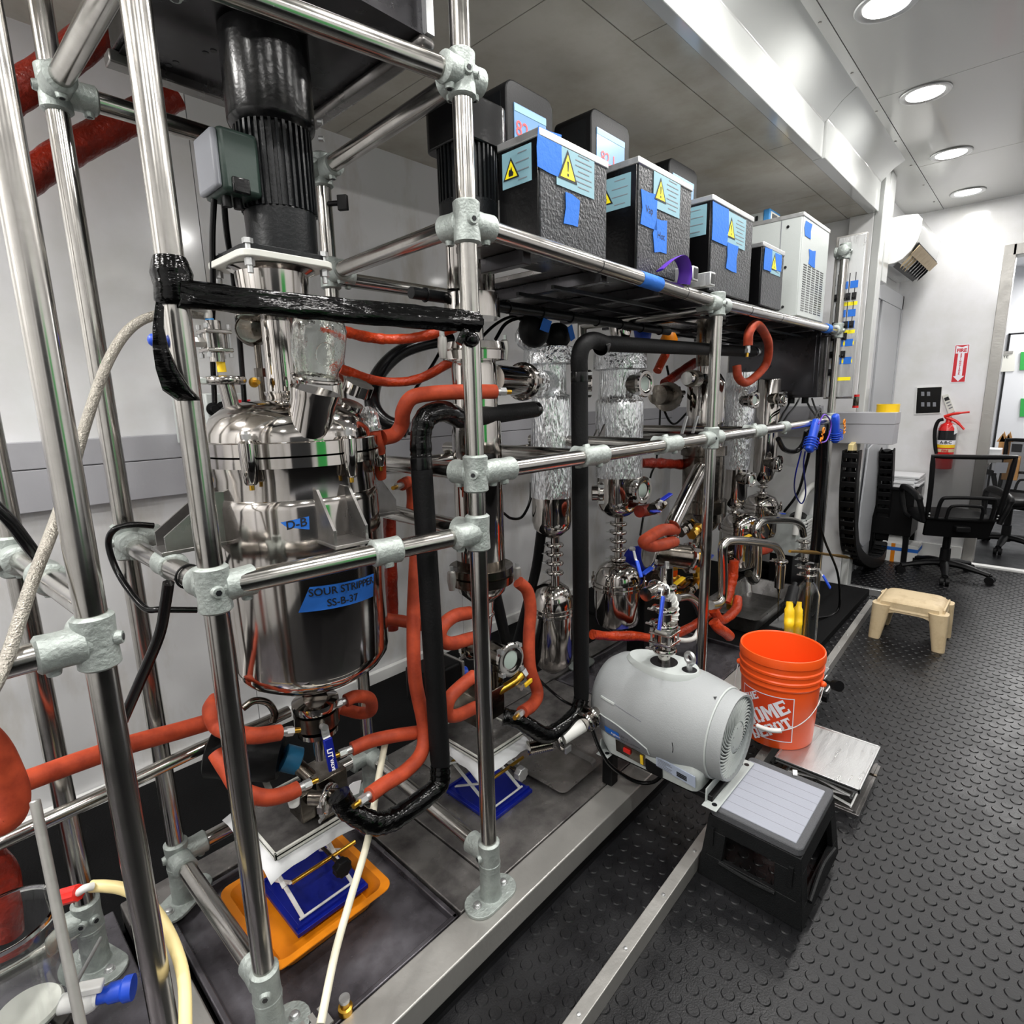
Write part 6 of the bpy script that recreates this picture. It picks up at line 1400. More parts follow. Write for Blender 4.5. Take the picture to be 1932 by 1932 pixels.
AN = math.radians(34)
GL = {'T': [(0, .8, 1, 1), (.33, 0, .67, .8), (.2, 0, .8, .1), (0, .66, .12, .8), (.88, .66, 1, .8)], 'H': [(0, 0, .36, 1), (.64, 0, 1, 1), (.36, .42, .64, .6)], 'E': [(0, 0, .38, 1), (.38, 0, 1, .18), (.38, .82, 1, 1), (.38, .42, .78, .6), (.86, .18, 1, .3), (.86, .7, 1, .82)],
      'O': [(0, .18, .34, .82), (.66, .18, 1, .82), (.12, .0, .46, .18), (.54, .0, .88, .18), (.12, .82, .46, 1), (.54, .82, .88, 1)], 'D': [(0, 0, .36, 1), (.42, 0, .84, .18), (.42, .82, .84, 1), (.68, .14, 1, .86)], 'P': [(0, 0, .38, 1), (.44, .82, .9, 1), (.44, .4, .9, .56), (.7, .5, 1, .88)]}
def block_word(s_, size, cx, cy, ang, asp=.78, gap=.1):
    polys = []; x = 0
    for ch in s_:
        wd = size * asp * (1.25 if ch == 'M' else 1)
        if ch == 'M': polys += [[(x + a * wd, b * size) for a, b in q] for q in ([(0, 0), (.26, 0), (.26, 1), (0, 1)], [(.74, 0), (1, 0), (1, 1), (.74, 1)], [(.28, 1), (.28, .6), (.5, .1), (.5, .6)], [(.5, .1), (.72, .6), (.72, 1), (.5, .6)])]
        else: polys += [[(x + a * wd, b * size), (x + c * wd, b * size), (x + c * wd, d * size), (x + a * wd, d * size)] for a, b, c, d in GL[ch]]
        x += wd + size * gap
    tw_ = x - size * gap; c, n = math.cos(ang), math.sin(ang); g = MB()
    for q in polys:
        for i in range(4):
            for j in range(2):
                def pt(u, v):
                    a = [q[0][k] * (1 - u) + q[1][k] * u for k in (0, 1)]; b = [q[3][k] * (1 - u) + q[2][k] * u for k in (0, 1)]; px_, py_ = a[0] * (1 - v) + b[0] * v - tw_ / 2, a[1] * (1 - v) + b[1] * v - size / 2
                    return bsurf(cx + px_ * c - py_ * n, cy + px_ * n + py_ * c, .0026)
                g.quad(pt(i / 4, j / 2), pt((i + 1) / 4, j / 2), pt((i + 1) / 4, (j + 1) / 2), pt(i / 4, (j + 1) / 2))
    obj('lettering', g, M['printwhite'], lp)
block_word('THE', .030, -.066, .186, AN); block_word('HOME', .058, -.004, .138, AN, .72, .07); block_word('DEPOT', .044, .022, .080, AN, .70, .07)
# wire bail handle with white grip
ea = [LC - .80, LC + 1.30]
e0, e1 = [V((BXc + (brad(.26) + .012) * math.cos(a), BYc + (brad(.26) + .012) * math.sin(a), BZ + .262)) for a in (LC - 1.45, LC + 1.55)]
g = MB(); L = []
for k in range(15):
    a = LC - 1.45 + 3.0 * k / 14; hh = .262 - .165 * math.sin(PI * k / 14) ** .8; r = brad(.2) + .018 + .016 * math.sin(PI * k / 14); L.append(V((BXc + r * math.cos(a), BYc + r * math.sin(a), BZ + hh)))
obj('wire_handle', MB().tube(L, .0022, 8, 3), M['alu'], bk)
C = cr(L, 3); obj('grip', MB().tube(C[19:27], .009, 12, 1), M['white'], bk)
for q in (e0, e1): obj('handle_ear', MB().sphere(q, .012, 12), M['bucket'], bk)
# ---- beige plastic stool
bs = thing('plastic_stool', 'dirty beige plastic step stool standing alone in the aisle', 'stool', at(1710, 1200, z=0))
def q4(px, py, z): return at(px, py, z=z)
zt_ = .255
c4 = [q4(1648, 1128, zt_ - .01), q4(1752, 1168, zt_ - .01), q4(1792, 1135, zt_ - .01), q4(1690, 1112, zt_ - .01)]
A, B, Cc, D = [V((v.x, v.y, 0)) for v in (q4(1636, 1210, 0), q4(1745, 1238, 0), q4(1786, 1208, 0), q4(1690, 1180, 0))]
ctr = V((3.93, .45, 0)); hx, hy, fx, fy = .125, .145, .165, .185
rs = []
for z, a, b, r in ((.0, fx, fy, .03), (.19, hx + .02, hy + .02, .035), (.235, hx + .008, hy + .008, .04), (.25, hx - .008, hy - .008, .045), (.256, hx - .05, hy - .05, .045)):
    rs.append([(ctr.x + x, ctr.y + y, z) for x, y in rrect(a * 2, b * 2, r, 5)])
obj('seat_top', MB().rings(rs[1:]), M['beige'], bs, ang=50)
for sx in (-1, 1):
    for sy in (-1, 1):
        b_ = ctr + V((sx * (fx - .03), sy * (fy - .03), 0)); t_ = ctr + V((sx * (hx - .01), sy * (hy - .01), .215))
        R0 = [(x, y) for x, y in rrect(.06, .06, .02, 3)]; R1 = [(x * 1.6, y * 1.6) for x, y in R0]
        obj('leg', MB().rings([[(b_.x + x, b_.y + y, 0) for x, y in R0], [(b_.x + x, b_.y + y, .004) for x, y in R0], [(t_.x + x, t_.y + y, t_.z) for x, y in R1]]), M['beige'], bs, ang=50)
for (sx, sy) in ((-1, 0), (1, 0), (0, -1), (0, 1)):   # arched aprons
    L = []; n = 12; W = hy if sx else hx
    for k in range(n + 1):
        u = -W * .95 + 2 * W * .95 * k / n; L.append((u, .178 - .085 * (abs(u) / W) ** 5))
    d = V((sx, sy, 0)); s = V((-sy, sx, 0)); o = ctr + d * ((hx if sx else hy) + .017)
    pl = [o + s * u + V((0, 0, z)) for u, z in L] + [o + s * W * .95 + V((0, 0, .235)), o - s * W * .95 + V((0, 0, .235))]
    obj('apron', MB().prism(pl, -d * .008), M['beige'], bs, ang=50)
# ================================================================== far end of the room
# wall mounted air conditioner with open louvre
ac = thing('air_conditioner', 'white wall air conditioner with its dark louvre hanging open, high by the niche', 'air conditioner', (5.3, .93, 2.2))
ax0 = 4.98; ax1 = 5.86
c0 = at(1675, 498, x=ax0); 
zt, zb = at(1735, 400, x=ax0).z, at(1676, 500, x=ax0).z
yw = 1.05; depth = yw - at(1738, 430, x=ax0).y
prof = [(0, 0), (0, 1), (.62, 1.0), (.9, .97), (1.0, .86), (1.0, .62), (.95, .42), (.84, .24), (.66, .08), (.5, .02)]
pl = [(yw - d * depth, zb + (zt - zb) * h) for d, h in prof]
obj('casing', MB().prism([(ax0 + .012, y, z) for y, z in pl], (ax1 - ax0 - .012, 0, 0)), M['gloss'], ac, bev=.004)
obj('end_cap', MB().prism([(ax0, y, z) for y, z in pl], (.014, 0, 0)), M['white'], ac, bev=.003)
pb = MB().prism([(ax0 + .03, yw - depth * .97, zb + (zt - zb) * .40), (ax0 + .03, yw - depth * .52, zb + (zt - zb) * .015), (ax0 + .03, yw - depth * .45, zb - .012), (ax0 + .03, yw - depth * 1.0, zb + (zt - zb) * .36)], (ax1 - ax0 - .08, 0, 0))
obj('louvre_recess', pb, M['black'], ac)
obj('louvre_flap', MB().prism([(ax0 + .02, yw - depth * .99, zb + (zt - zb) * .34), (ax0 + .02, yw - depth * .84, zb + (zt - zb) * .18), (ax0 + .02, yw - depth * .83, zb + (zt - zb) * .165), (ax0 + .02, yw - depth * 1.01, zb + (zt - zb) * .33)], (ax1 - ax0 - .05, 0, 0)), M['beige'], ac)
for k in range(9):
    x = ax0 + .07 + k * .09; obj('vane', MB().prism([(x, yw - depth * .93, zb + (zt - zb) * .33), (x, yw - depth * .62, zb + (zt - zb) * .02), (x, yw - depth * .58, zb - .02), (x, yw - depth * .80, zb + (zt - zb) * .12)], (.008, 0, 0)), M['beige' if k < 3 else 'fin'], ac)
p = at(1760, 545, x=5.9)
# wall things on the far white wall
def wall_q(px, py, off=.0): return at(px, py, x=XF - off)
def card(par, name, cs, mt, off, th=.003): return obj(name, MB().prism([wall_q(px, py, off) for px, py in cs], (-th, 0, 0)), M[mt], par)
fs = thing('fire_sign', 'red and white fire extinguisher arrow sign on the far white wall', 'sign', wall_q(1812, 685))
A, B, Cq, D = wall_q(1803, 651), wall_q(1831, 649), wall_q(1819, 721), wall_q(1794, 722)
yc, z0, z1 = (A.y + B.y) / 2, min(Cq.z, D.z), max(A.z, B.z); W = A.y - B.y; H = z1 - z0; yc = (A.y + B.y + Cq.y + D.y) / 4
def sq(u, v, off): return V((XF - off, yc - u * W, z0 + v * H))        # u to the right as seen
obj('sign_plate', MB().prism([sq(-.5, 0, .0), sq(.5, 0, .0), sq(.5, 1, .0), sq(-.5, 1, .0)], (-.003, 0, 0)), M['printwhite'], fs)
obj('red_field', MB().prism([sq(-.46, .015, .0032), sq(.46, .015, .0032), sq(.46, .985, .0032), sq(-.46, .985, .0032)], (-.0006, 0, 0)), M['signred'], fs)
obj('arrow', MB().prism([sq(-.40, .97, .004), sq(-.40, .77, .004), sq(-.22, .77, .004), sq(-.22, .17, .004), sq(-.38, .17, .004), sq(0, .03, .004), sq(.38, .17, .004), sq(.22, .17, .004), sq(.22, .77, .004), sq(.40, .77, .004), sq(.40, .97, .004), sq(0, .93, .004)], (-.0006, 0, 0)), M['printwhite'], fs)
t = MB(); put_text(t, 'FIRE', sq(0, .845, .0052), (0, -1, 0), (0, 0, 1), H * .125, off=.0016, sx=.92)
for i, ch in enumerate('EXTINGUISHER'): put_text(t, ch, sq(0, .745 - i * .0475, .0052), (0, -1, 0), (0, 0, 1), H * .056, off=.0008)
obj('lettering', t, M['signred'], fs)
swp = thing('switch_plate', 'square black touch switch panel with white frame on the far wall', 'switch', wall_q(1752, 755))
cs = [(1728, 780), (1731, 732), (1777, 730), (1773, 778)]
card(swp, 'white_frame', [(1726, 782), (1730, 730), (1779, 728), (1775, 780)], 'white', 0, .012); card(swp, 'black_face', cs, 'black_gloss', .0125, .004)
for i in range(3):
    for j in range(2):
        if j == 0 and i == 2: continue
        px, py = 1741 + i * 11, 743 + j * 20; card(swp, 'button_mark', [(px - 3, py + 4), (px - 3, py - 4), (px + 3, py - 4), (px + 3, py + 4)], 'pumpdk', .0168, .0005)
rm = thing('remote_control', 'slim white remote control tilted on the far wall above the extinguisher', 'remote', wall_q(1789, 762))
card(rm, 'remote_body', [(1778, 746), (1789, 743), (1802, 776), (1790, 781)], 'offwhite', 0, .02); card(rm, 'remote_display', [(1781, 751), (1789, 748), (1792, 754), (1783, 757)], 'dark_screen', .0205, .001)
for k in range(3): card(rm, 'button_row', [(1785 + k * 2.4, 760 + k * 5), (1792 + k * 2.4, 757 + k * 5), (1793 + k * 2.4, 759 + k * 5), (1786 + k * 2.4, 762 + k * 5)], 'pumpdk', .0205, .001)
# fire extinguisher
ep = at(1784, 840, x=5.9); ez = lambda py: vz(ep.x, ep.y, py)
fe = thing('fire_extinguisher', 'red fire extinguisher hanging on the far wall behind the office chair', 'extinguisher', (ep.x, ep.y, ez(878)))
r = m_at(ep, 18)
obj('cylinder', MB().lathe((ep.x, ep.y, 0), (0, 0, 1), [(ez(884), r * .9), (ez(882), r), (ez(808), r), (ez(801), r * .8), (ez(797), r * .35), (ez(791), r * .3)], 32), M['cyl_red'], fe)
g = MB()
def eband(name, p0, p1, mt, k=1.01): return obj(name, MB().lathe((ep.x, ep.y, 0), (0, 0, 1), [(ez(p0), r * k), (ez(p1), r * k)], 32, False, False), M[mt], fe)
lb = eband('black_label', 830, 812, 'dark_screen'); eband('white_label', 842, 830, 'printwhite'); eband('red_label', 852, 846, 'beige')
eband('yellow_label', 844, 838, 'yellow', 1.012)
tw = V((-ep.x, -ep.y, 0)).normalized(); rt_ = V((-tw.y, tw.x, 0))
t = MB(); put_text(t, 'FIRE', V((ep.x, ep.y, ez(849.5))) + tw * (r * 1.03 + .002), rt_, (0, 0, 1), .026, off=.0008); obj('lettering', t, M['signred'], lb)
t = MB(); put_text(t, 'A:B:C', V((ep.x, ep.y, ez(834))) + tw * (r * 1.03 + .002), rt_, (0, 0, 1), .034, off=.0008); obj('lettering', t, M['ink'], lb)
top = V((ep.x, ep.y, ez(790)))
obj('valve_head', MB().cyl(top - V((0, 0, .02)), top + V((0, 0, .02)), r * .3, seg=14), M['alu'], fe)
obj('carry_handle', MB().tube([top + V((-.01, .03, .015)), top + V((-.02, -.03, .04)), top + V((-.02, -.13, .055))], [.014, .011, .008], 8), M['redpl'], fe)
obj('squeeze_lever', MB().tube([top + V((-.01, .02, .01)), top + V((-.02, -.05, -.02)), top + V((-.02, -.11, -.085))], [.013, .011, .008], 8), M['redpl'], fe)
obj('discharge_hose', MB().tube([at(px, py, x=5.86) for px, py in ((1780, 791), (1770, 795), (1764, 812), (1764, 838), (1767, 856))], .014, 10), M['black'], fe)
obj('inspection_tag', MB().prism([at(px, py, x=5.86) for px, py in ((1797, 800), (1804, 802), (1807, 816), (1800, 820))], (.002, 0, 0)), M['paper'], fe)
obj('wall_bracket', MB().box((ep.x + r * .8, ep.y - .03, ez(850)), (XF, ep.y + .03, ez(830))), M['black'], fe)

# office chair seen from behind
def chair(x, y, face):
    t = thing('office_chair', 'black mesh-back office chair on casters standing before the far wall', 'chair', (x, y, 0), 'black mesh office chairs')
    f = V((math.cos(face), math.sin(face), 0)); s = V((-f.y, f.x, 0)); c = V((x, y, 0)); up = V((0, 0, 1))
    P = lambda a, b, z: c + f * a + s * b + up * z        # forward, left, up
    for k in range(5):
        a = 2 * PI * k / 5 + .35; d = f * math.cos(a) + s * math.sin(a)
        obj('base_leg', MB().tube([c + up * .105, c + d * .12 + up * .10, c + d * .29 + up * .065], [.034, .03, .022], 10, 3, flat=.8), M['black'], t)
        q = c + d * .295; w_ = d.cross(up)
        o = obj('caster', MB().cyl(q + up * .03 - w_ * .028, q + up * .03 - w_ * .006, .03, seg=18), M['black'], t); obj('caster_wheel', MB().cyl(q + up * .03 + w_ * .006, q + up * .03 + w_ * .028, .03, seg=18), M['black'], o); obj('caster_stem', MB().cyl(q + up * .03, q + up * .07, .012, seg=10), M['black'], o)
    obj('gas_column', MB().lathe(c, up, [(.07, .04), (.12, .036), (.22, .034), (.225, .026), (.40, .026)], 20), M['black'], t)
    obj('tilt_box', MB().obox(P(.02, 0, .405), f * .12, s * .07, up * .028), M['black'], t, bev=.01)
    rs = []
    for z, k in ((.43, .86), (.445, .97), (.47, 1.0), (.495, .97), (.505, .8)):
        rs.append([P(.06 + a * k, b * k, z) for a, b in rrect(.47, .49, .14, 6)])
    obj('seat', MB().rings(rs), M['mesh_solid'], t, ang=60)
    # back: curved frame with mesh
    def bk(u, v):                       # u across -1..1, v up 0..1
        z = .50 + .47 * v; hw = .215 + .03 * v; d = -.23 - .07 * v + .03 * (u * u) + .05 * math.sin(PI * v) * -.3
        return P(d, u * hw, z)
    n = 8
    fr = [bk(-1, k / n) for k in range(n + 1)] + [bk(-1 + 2 * k / n, 1) for k in range(1, n)] + [bk(1, 1 - k / n) for k in range(n + 1)] + [bk(1 - 2 * k / n, 0) for k in range(1, n)]
    obj('back_frame', MB().tube(fr, .017, 10, 1, True), M['black'], t)
    g = MB()
    for i in range(n):
        for j in range(n): g.quad(bk(-1 + 2 * i / n, j / n), bk(-1 + 2 * (i + 1) / n, j / n), bk(-1 + 2 * (i + 1) / n, (j + 1) / n), bk(-1 + 2 * i / n, (j + 1) / n))
    obj('back_mesh', g, M['mesh'], t)
    lo = [bk(-1 + 2 * k / n, .0) for k in range(n + 1)]; l1 = [bk(-1 + 2 * k / n, -.32) + f * .02 for k in range(n + 1)]
    obj('lower_shell', MB().rings([lo, l1, [p + f * .03 for p in l1], [p + f * .03 for p in lo]], False, False, True), M['black'], t)
    hoop = [bk(-.78, .02), bk(-.74, .30), bk(-.55, .36), bk(.5, .36), bk(.72, .30), bk(.78, .02)]; obj('lumbar_hoop', MB().tube([p - f * .025 for p in hoop], .013, 10, 5), M['black'], t)
    hoop = [bk(-.5, .02), bk(-.46, .18), bk(-.3, .23), bk(.3, .23), bk(.46, .18), bk(.5, .02)]; obj('lumbar_hoop', MB().tube([p - f * .02 for p in hoop], .011, 10, 5), M['black'], t)
    obj('back_stem', MB().obox(P(-.17, 0, .43), f * .10, s * .045, up * .022), M['black'], t, bev=.008)
    for q in (-1, 1):
        L = [P(-.20, q * .235, .47), P(-.21, q * .27, .60), P(-.17, q * .285, .66), P(.10, q * .29, .685), P(.20, q * .285, .64), P(.13, q * .265, .48), P(.06, q * .235, .45)]
        obj('armrest', MB().tube(L, [.018, .02, .026, .026, .02, .016, .016], 10, 6), M['black'], t)
        for z in (.05, .0): obj('frame_screw', MB().sphere(bk(q * .97, z + .03) - f * .018, .007, 8), M['alu'], t)
    lbq = [bk(u, v) - f * .006 for u, v in ((.52, .75), (.52, .93), (.86, .93), (.86, .75))]
    obj('back_label', MB().prism([bk(-a, v) - f * .004 for a, v in ((.52, .76), (.52, .92), (.84, .92), (.84, .76))], f * -.001), M['pumpdk'], t)
    return t
M['mesh_solid'] = M['black']
cq = at(1778, 1085, z=0)
oc = chair(cq.x, cq.y, math.radians(24))
fq = at(1905, 965, z=.0)
fc = dup(oc, V((6.75, .15, 0)), 'second black office chair half hidden beyond the doorway', None, math.radians(130))

# black cabinet with paper stack behind the chair
kb_ = thing('low_cabinet', 'low black cabinet against the far wall carrying the paper stack', 'cabinet', (5.75, .83, 0))
y0_, y1_ = .72, 1.04; zc_ = vz(5.6, .85, 920)
obj('cabinet_body', MB().box((5.62, y0_, .24), (5.97, y1_, zc_ - .02)), M['black'], kb_, bev=.004); [obj('leg', MB().box((x, y, 0), (x + .04, y + .04, .24)), M['black'], kb_) for x in (5.63, 5.92) for y in (y0_ + .01, y1_ - .05)]; obj('cabinet_top', MB().box((5.60, y0_ - .01, zc_ - .02), (5.98, y1_ + .005, zc_)), M['black'], kb_, bev=.003)
ps = thing('paper_stack', 'stack of white papers lying on the low black cabinet', 'papers', (5.78, .83, zc_))
rnd = random.Random(4)
for k in range(6):
    z = zc_ + k * .016; a, b = rnd.uniform(-.012, .012), rnd.uniform(-.012, .012)
    obj('paper_bundle', MB().box((5.63 + a, y0_ + .02 + b - .03 * (k % 2), z), (5.95 + a, y1_ - .03 + b, z + .0155)), M['paper'], ps, bev=.002)
bx = thing('taped_box', 'white carton with orange and blue tape on the floor under the chair', 'box', at(1698, 1052, z=0))
p = at(1698, 1056, z=0); p.x = 5.66; 
obj('carton', MB().box((p.x, p.y - .13, 0), (p.x + .22, p.y + .13, .16)), M['white'], bx, bev=.003); obj('orange_tape', MB().box((p.x - .001, p.y + .03, 0), (p.x + .221, p.y + .06, .162)), M['orange'], bx); obj('blue_tape', MB().box((p.x - .002, p.y - .131, .10), (p.x + .222, p.y + .131, .13)), M['tape'], bx); obj('carton_flap', MB().prism([(p.x, p.y + .13, .16), (p.x, p.y - .02, .16), (p.x + .03, p.y, .24), (p.x + .03, p.y + .09, .25)], (.01, 0, 0)), M['white'], bx)

# hanging cable drag chain in front of the niche
dc = thing('drag_chain', 'black plastic cable drag chain hanging in a long loop below the grey duct', 'cable chain', at(1640, 1060, y=.93))
L = cr([at(px, py, y=.93) for px, py in ((1608, 850), (1602, 920), (1601, 990), (1606, 1035), (1622, 1055), (1640, 1060), (1655, 1050), (1664, 1020), (1668, 960), (1672, 900), (1674, 842))], 8)
acc = 0.0; last = L[0]; nodes = [L[0]]
for q in L[1:]:
    acc += (q - last).length; last = q
    if acc > .062: nodes.append(q); acc = 0
for a, b in zip(nodes, nodes[1:]):
    d = (b - a); n = d.normalized(); s = n.cross(V((0, 1, 0))).normalized(); m_ = (a + b) / 2
    o = obj('chain_link', MB().obox(m_ + V((0, -.045, 0)), d * .56, s * .042, (0, .006, 0)).obox(m_ + V((0, .045, 0)), d * .56, s * .042, (0, .006, 0)).obox(m_ + s * .04, d * .3, s * .004, (0, .045, 0)).obox(m_ - s * .04, d * .3, s * .004, (0, .045, 0)), M['black'], dc, bev=.004)
obj('cable_core', MB().tube(nodes, .028, 10, 2), M['black_gloss'], dc)
q = at(1612, 852, y=.93); obj('end_bracket', MB().prism([q + V(a) for a in ((-.05, 0, .05), (.06, 0, .07), (.08, 0, -.01), (.0, 0, -.07), (-.05, 0, -.05))], (0, .03, 0)), M['yel_tube'], dc, bev=.003)
g = [at(px, py, y=.99) for px, py in ((1640, 846), (1648, 838), (1659, 838), (1660, 880), (1657, 935), (1646, 975), (1641, 1020), (1628, 1032), (1619, 1020), (1626, 950))]
o = obj('cover_panel', MB().prism(g, (0, .012, 0)), M['doorgrey'], bev=.003); tag(o, 'pale grey cover panel inside the loop of the black drag chain', 'panel')
# yellow tape roll on the duct and yellow safety chain, small red canister
z_ = dz1 + .003; p = at(1674, 773, z=z_)
tr = thing('tape_roll', 'bright yellow roll of tape lying flat on the grey duct', 'tape', (4.5, .78, z_))
obj('roll', MB().lathe((4.5, .78, z_), (0, 0, 1), [(0, .042), (0, .066), (.052, .066), (.052, .042)], 32, False, False), M['yellow'], tr); obj('roll_core', MB().lathe((4.5, .78, z_), (0, 0, 1), [(0, .038), (0, .0425), (.05, .0425), (.05, .038)], 32, False, False), M['wood'], tr)
yc_ = thing('safety_chain', 'yellow plastic chain hanging beside the grey duct', 'chain', at(1630, 770, y=.92))
for k in range(8):
    p = at(1633 - .9 * k, 742 + k * 7.2, y=.985); d = (1, 0, 0) if k % 2 else (.4, 1, 0); u = V((0, 0, 1)); s = V((1, 0, 0)) if k % 2 == 0 else V((.5, .8, 0))
    ring = [p + u * (.026 * math.sin(a)) + s.normalized() * (.013 * math.cos(a)) for a in [2 * PI * j / 14 for j in range(14)]]; obj('chain_link', MB().tube(ring, .0045, 8, 1, True), M['yellow'], yc_)
p = at(1615, 757, y=.965); o = obj('canister', MB().cyl(p - V((0, 0, .035)), p + V((0, 0, .035)), .018, seg=16), M['steel_dk']); tag(o, 'small canister with red ends fixed to the white corner post', 'canister'); [obj('red_cap', MB().cyl(p + V((0, 0, z)), p + V((0, 0, z + .015)), .019, seg=16), M['cyl_red'], o) for z in (.03, -.045)]
# two blue handsets tied to the last post
for i, (pa, pb, lab) in enumerate((((1541, 792), (1526, 852), 'tilted blue handset with orange symbols tied to the last post, left one'), ((1576, 782), (1577, 834), 'upright blue handset with orange symbols, right one of two beside the duct'))):
    y_ = .92 if i == 0 else .90
    a, b = at(*pa, y=y_), at(*pb, y=y_); d = (b - a).normalized(); L_ = (b - a).length; s = d.cross(V((0, 1, 0))).normalized(); t = thing('handset', lab, 'handset', (a + b) / 2, 'blue handsets')
    rs = []
    for f_, w_, h in ((0, .014, .012), (.04, .026, .018), (.2, .030, .021), (.45, .028, .02), (.8, .030, .022), (.96, .027, .019), (1, .015, .012)):
        c = a + d * L_ * f_; rs.append([c + s * x * w_ / .5 + V((0, 1, 0)) * y * h / .5 for x, y in rrect(1, 1, .35, 3)])
    obj('grip_body', MB().rings(rs), M['blue'], t, ang=50)
    for f_ in (.62, .7, .78, .86): obj('grip_rib', MB().torus(a + d * L_ * f_, d, .036, .003, 16, 6), M['blue'], t)
    o = obj('orange_ring', MB().torus(a + d * L_ * .3 + V((.0, -.026 * 1.65, 0)) + s * .012, (0, 1, 0), .015, .004, 18, 6), M['orange'], t)
    g = MB(); q = a + d * L_ * .55 + V((0, -.043, 0)) + s * .012; g.tube([q - d * .02 - s * .012, q - d * .02 + s * .012, q + d * .002 + s * .012, q + d * .002 - s * .012, q + d * .022 - s * .012, q + d * .022 + s * .012], .004, 6, 1); obj('orange_symbol', g, M['orange'], t)
cable('purple cord tangled around the top of the blue handsets', [(1544, 800, .88), (1556, 782, .88), (1568, 800, .88), (1560, 830, .88), (1545, 836, .88)], None, .004, 'purple')
# vacuum pump with big white hose behind the last post
vp = thing('oil_pump', 'white finned oil pump in the corner behind the last rack post', 'pump', (4.1, 1.35, .045))
obj('motor', MB().lathe(at(1505, 985, y=1.28), (1, .2, 0), [(-.12, .05), (-.1, .075), (.05, .075), (.06, .05), (.14, .05)], 24), M['black'], vp)
q = at(1500, 1030, y=1.25); obj('pump_case', MB().box((q.x - .16, 1.2, .30), (q.x + .22, 1.40, .54)), M['pumplt'], vp, bev=.006); obj('pump_foot', MB().box((q.x - .14, 1.22, .045), (q.x + .2, 1.38, .30)), M['black'], vp, bev=.006)
for k in range(9): obj('cooling_fin', MB().box((q.x - .09, 1.188, .32 + k * .024), (q.x + .2, 1.202, .332 + k * .024)), M['white'], vp)
hose('white_hose', 'big white hose curling in a circle behind the last rack post', 'hose', [(1500, 1010, 1.2), (1512, 945, 1.2), (1535, 915, 1.2), (1562, 925, 1.2), (1582, 965, 1.2), (1578, 1010, 1.2), (1556, 1045, 1.2), (1530, 1060, 1.2)], None, .022, 'white_hose')
# bent steel sampling pipes with bottle
def bent(label, L, y, r, extra=None):
    t = thing('bent_pipe', label, 'pipe', at(L[0][0], L[0][1], y=y)); obj('pipe_body', MB().tube([at(px, py, y=y) for px, py in L], r, 16, 5), M['pipe'], t); return t
b1 = bent('bent steel pipe hoop in front with needle nozzle above the bucket', [(1340, 1142), (1356, 1138), (1363, 1122), (1364, 1080), (1363, 1040), (1366, 1026), (1378, 1020), (1410, 1021), (1448, 1026), (1464, 1032), (1473, 1048), (1474, 1062)], 1.0, .021)
q0, q1 = at(1473, 1062, y=1.0), at(1470, 1110, y=1.0); triclamp(b1, q0 + V((0, 0, .01)), (0, 0, 1), .03)
obj('nozzle_body', MB().lathe(q1, q0 - q1, [(-.09, .003), (-.03, .006), (0, .014), (.005, .026), ((q0 - q1).length - .01, .028), ((q0 - q1).length, .02)], 20), M['steel'], b1); q2 = at(1468, 1172, y=1.0); obj('needle', MB().cyl(q1 - V((0, 0, .08)), q2, .003, .0015, seg=8), M['steel_dk'], b1)
b2 = bent('bent steel pipe hoop standing further back by the white pump fins', [(1412, 1082), (1420, 1096), (1428, 1085), (1430, 1030), (1426, 1000), (1436, 984), (1460, 981), (1496, 983), (1511, 992), (1516, 1010)], 1.12, .023)
q = at(1517, 1022, y=1.12); triclamp(b2, q, (0, 0, 1), .03); lever(b2, at(1470, 970, y=1.1), at(1500, 972, y=1.1) - at(1468, 968, y=1.1), (0, 0, 1), .10, .018, 'blue', white=.2)
obj('sample_cross', MB().cyl(q, at(1518, 1060, y=1.08), .022, seg=16), M['steel'], b2)
for py in (1038, 1056, 1068): triclamp(b2, at(1518, py, y=1.06), (0, 0, 1), .03)
o = obj('brass_lance', MB().tube([at(px, py, y=.93) for px, py in ((1490, 1040), (1530, 1042), (1560, 1046), (1590, 1050), (1616, 1056))], [.008, .012, .009, .012, .004], 10, 4), M['brass']); tag(o, 'thin brass lance pointing out past the last rack post', 'lance')
fx_, fy_, _ = at(1514, 1235, z=.06)
fk = thing('sample_bottle', 'tall clear glass bottle with steel head and yellow handles behind the bucket', 'bottle', (fx_, fy_, 0))
bz = lambda py: vz(fx_, fy_, py); r = m_at((fx_, fy_, .25), 24)
pr = [(.045, r * .8), (.05, r), (bz(1120), r), (bz(1106), r * .75), (bz(1098), r * .45), (bz(1090), r * .4)]; inn = [(h, q * .9) for h, q in pr][::-1]
obj('glass_wall', MB().lathe((fx_, fy_, 0), (0, 0, 1), pr + inn, 32, False, False), M['glass'], fk)
obj('bottle_head', MB().cyl((fx_, fy_, bz(1096)), (fx_, fy_, bz(1065)), r * .4, seg=18), M['steel'], fk)
for py in (1085, 1072): triclamp(fk, (fx_, fy_, bz(py)), (0, 0, 1), r * .5)
lever(fk, V((fx_ + .06, fy_ - .03, bz(1078))), V((.35, -.4, -.9)), (0, -1, .3), .12, .02, 'blue', white=.3)
obj('dip_tube', MB().cyl((fx_, fy_, bz(1090)), (fx_, fy_, .08), .012, seg=10), M['brass'], fk)
pl_ = thing('pliers', 'pair of yellow handled pliers leaning on the glass bottle', 'pliers', at(1495, 1180, y=fy_ - .02))
for px in (1488, 1504): obj('handle', MB().tube([at(px - 2, 1228, z=.075), at(px, 1190, y=fy_ - .03), at(px + 1, 1165, y=fy_ - .03), at(px + 2, 1135, y=fy_ - .02)], [.018, .02, .022, .016], 10, flat=.6), M['yellow'], pl_)
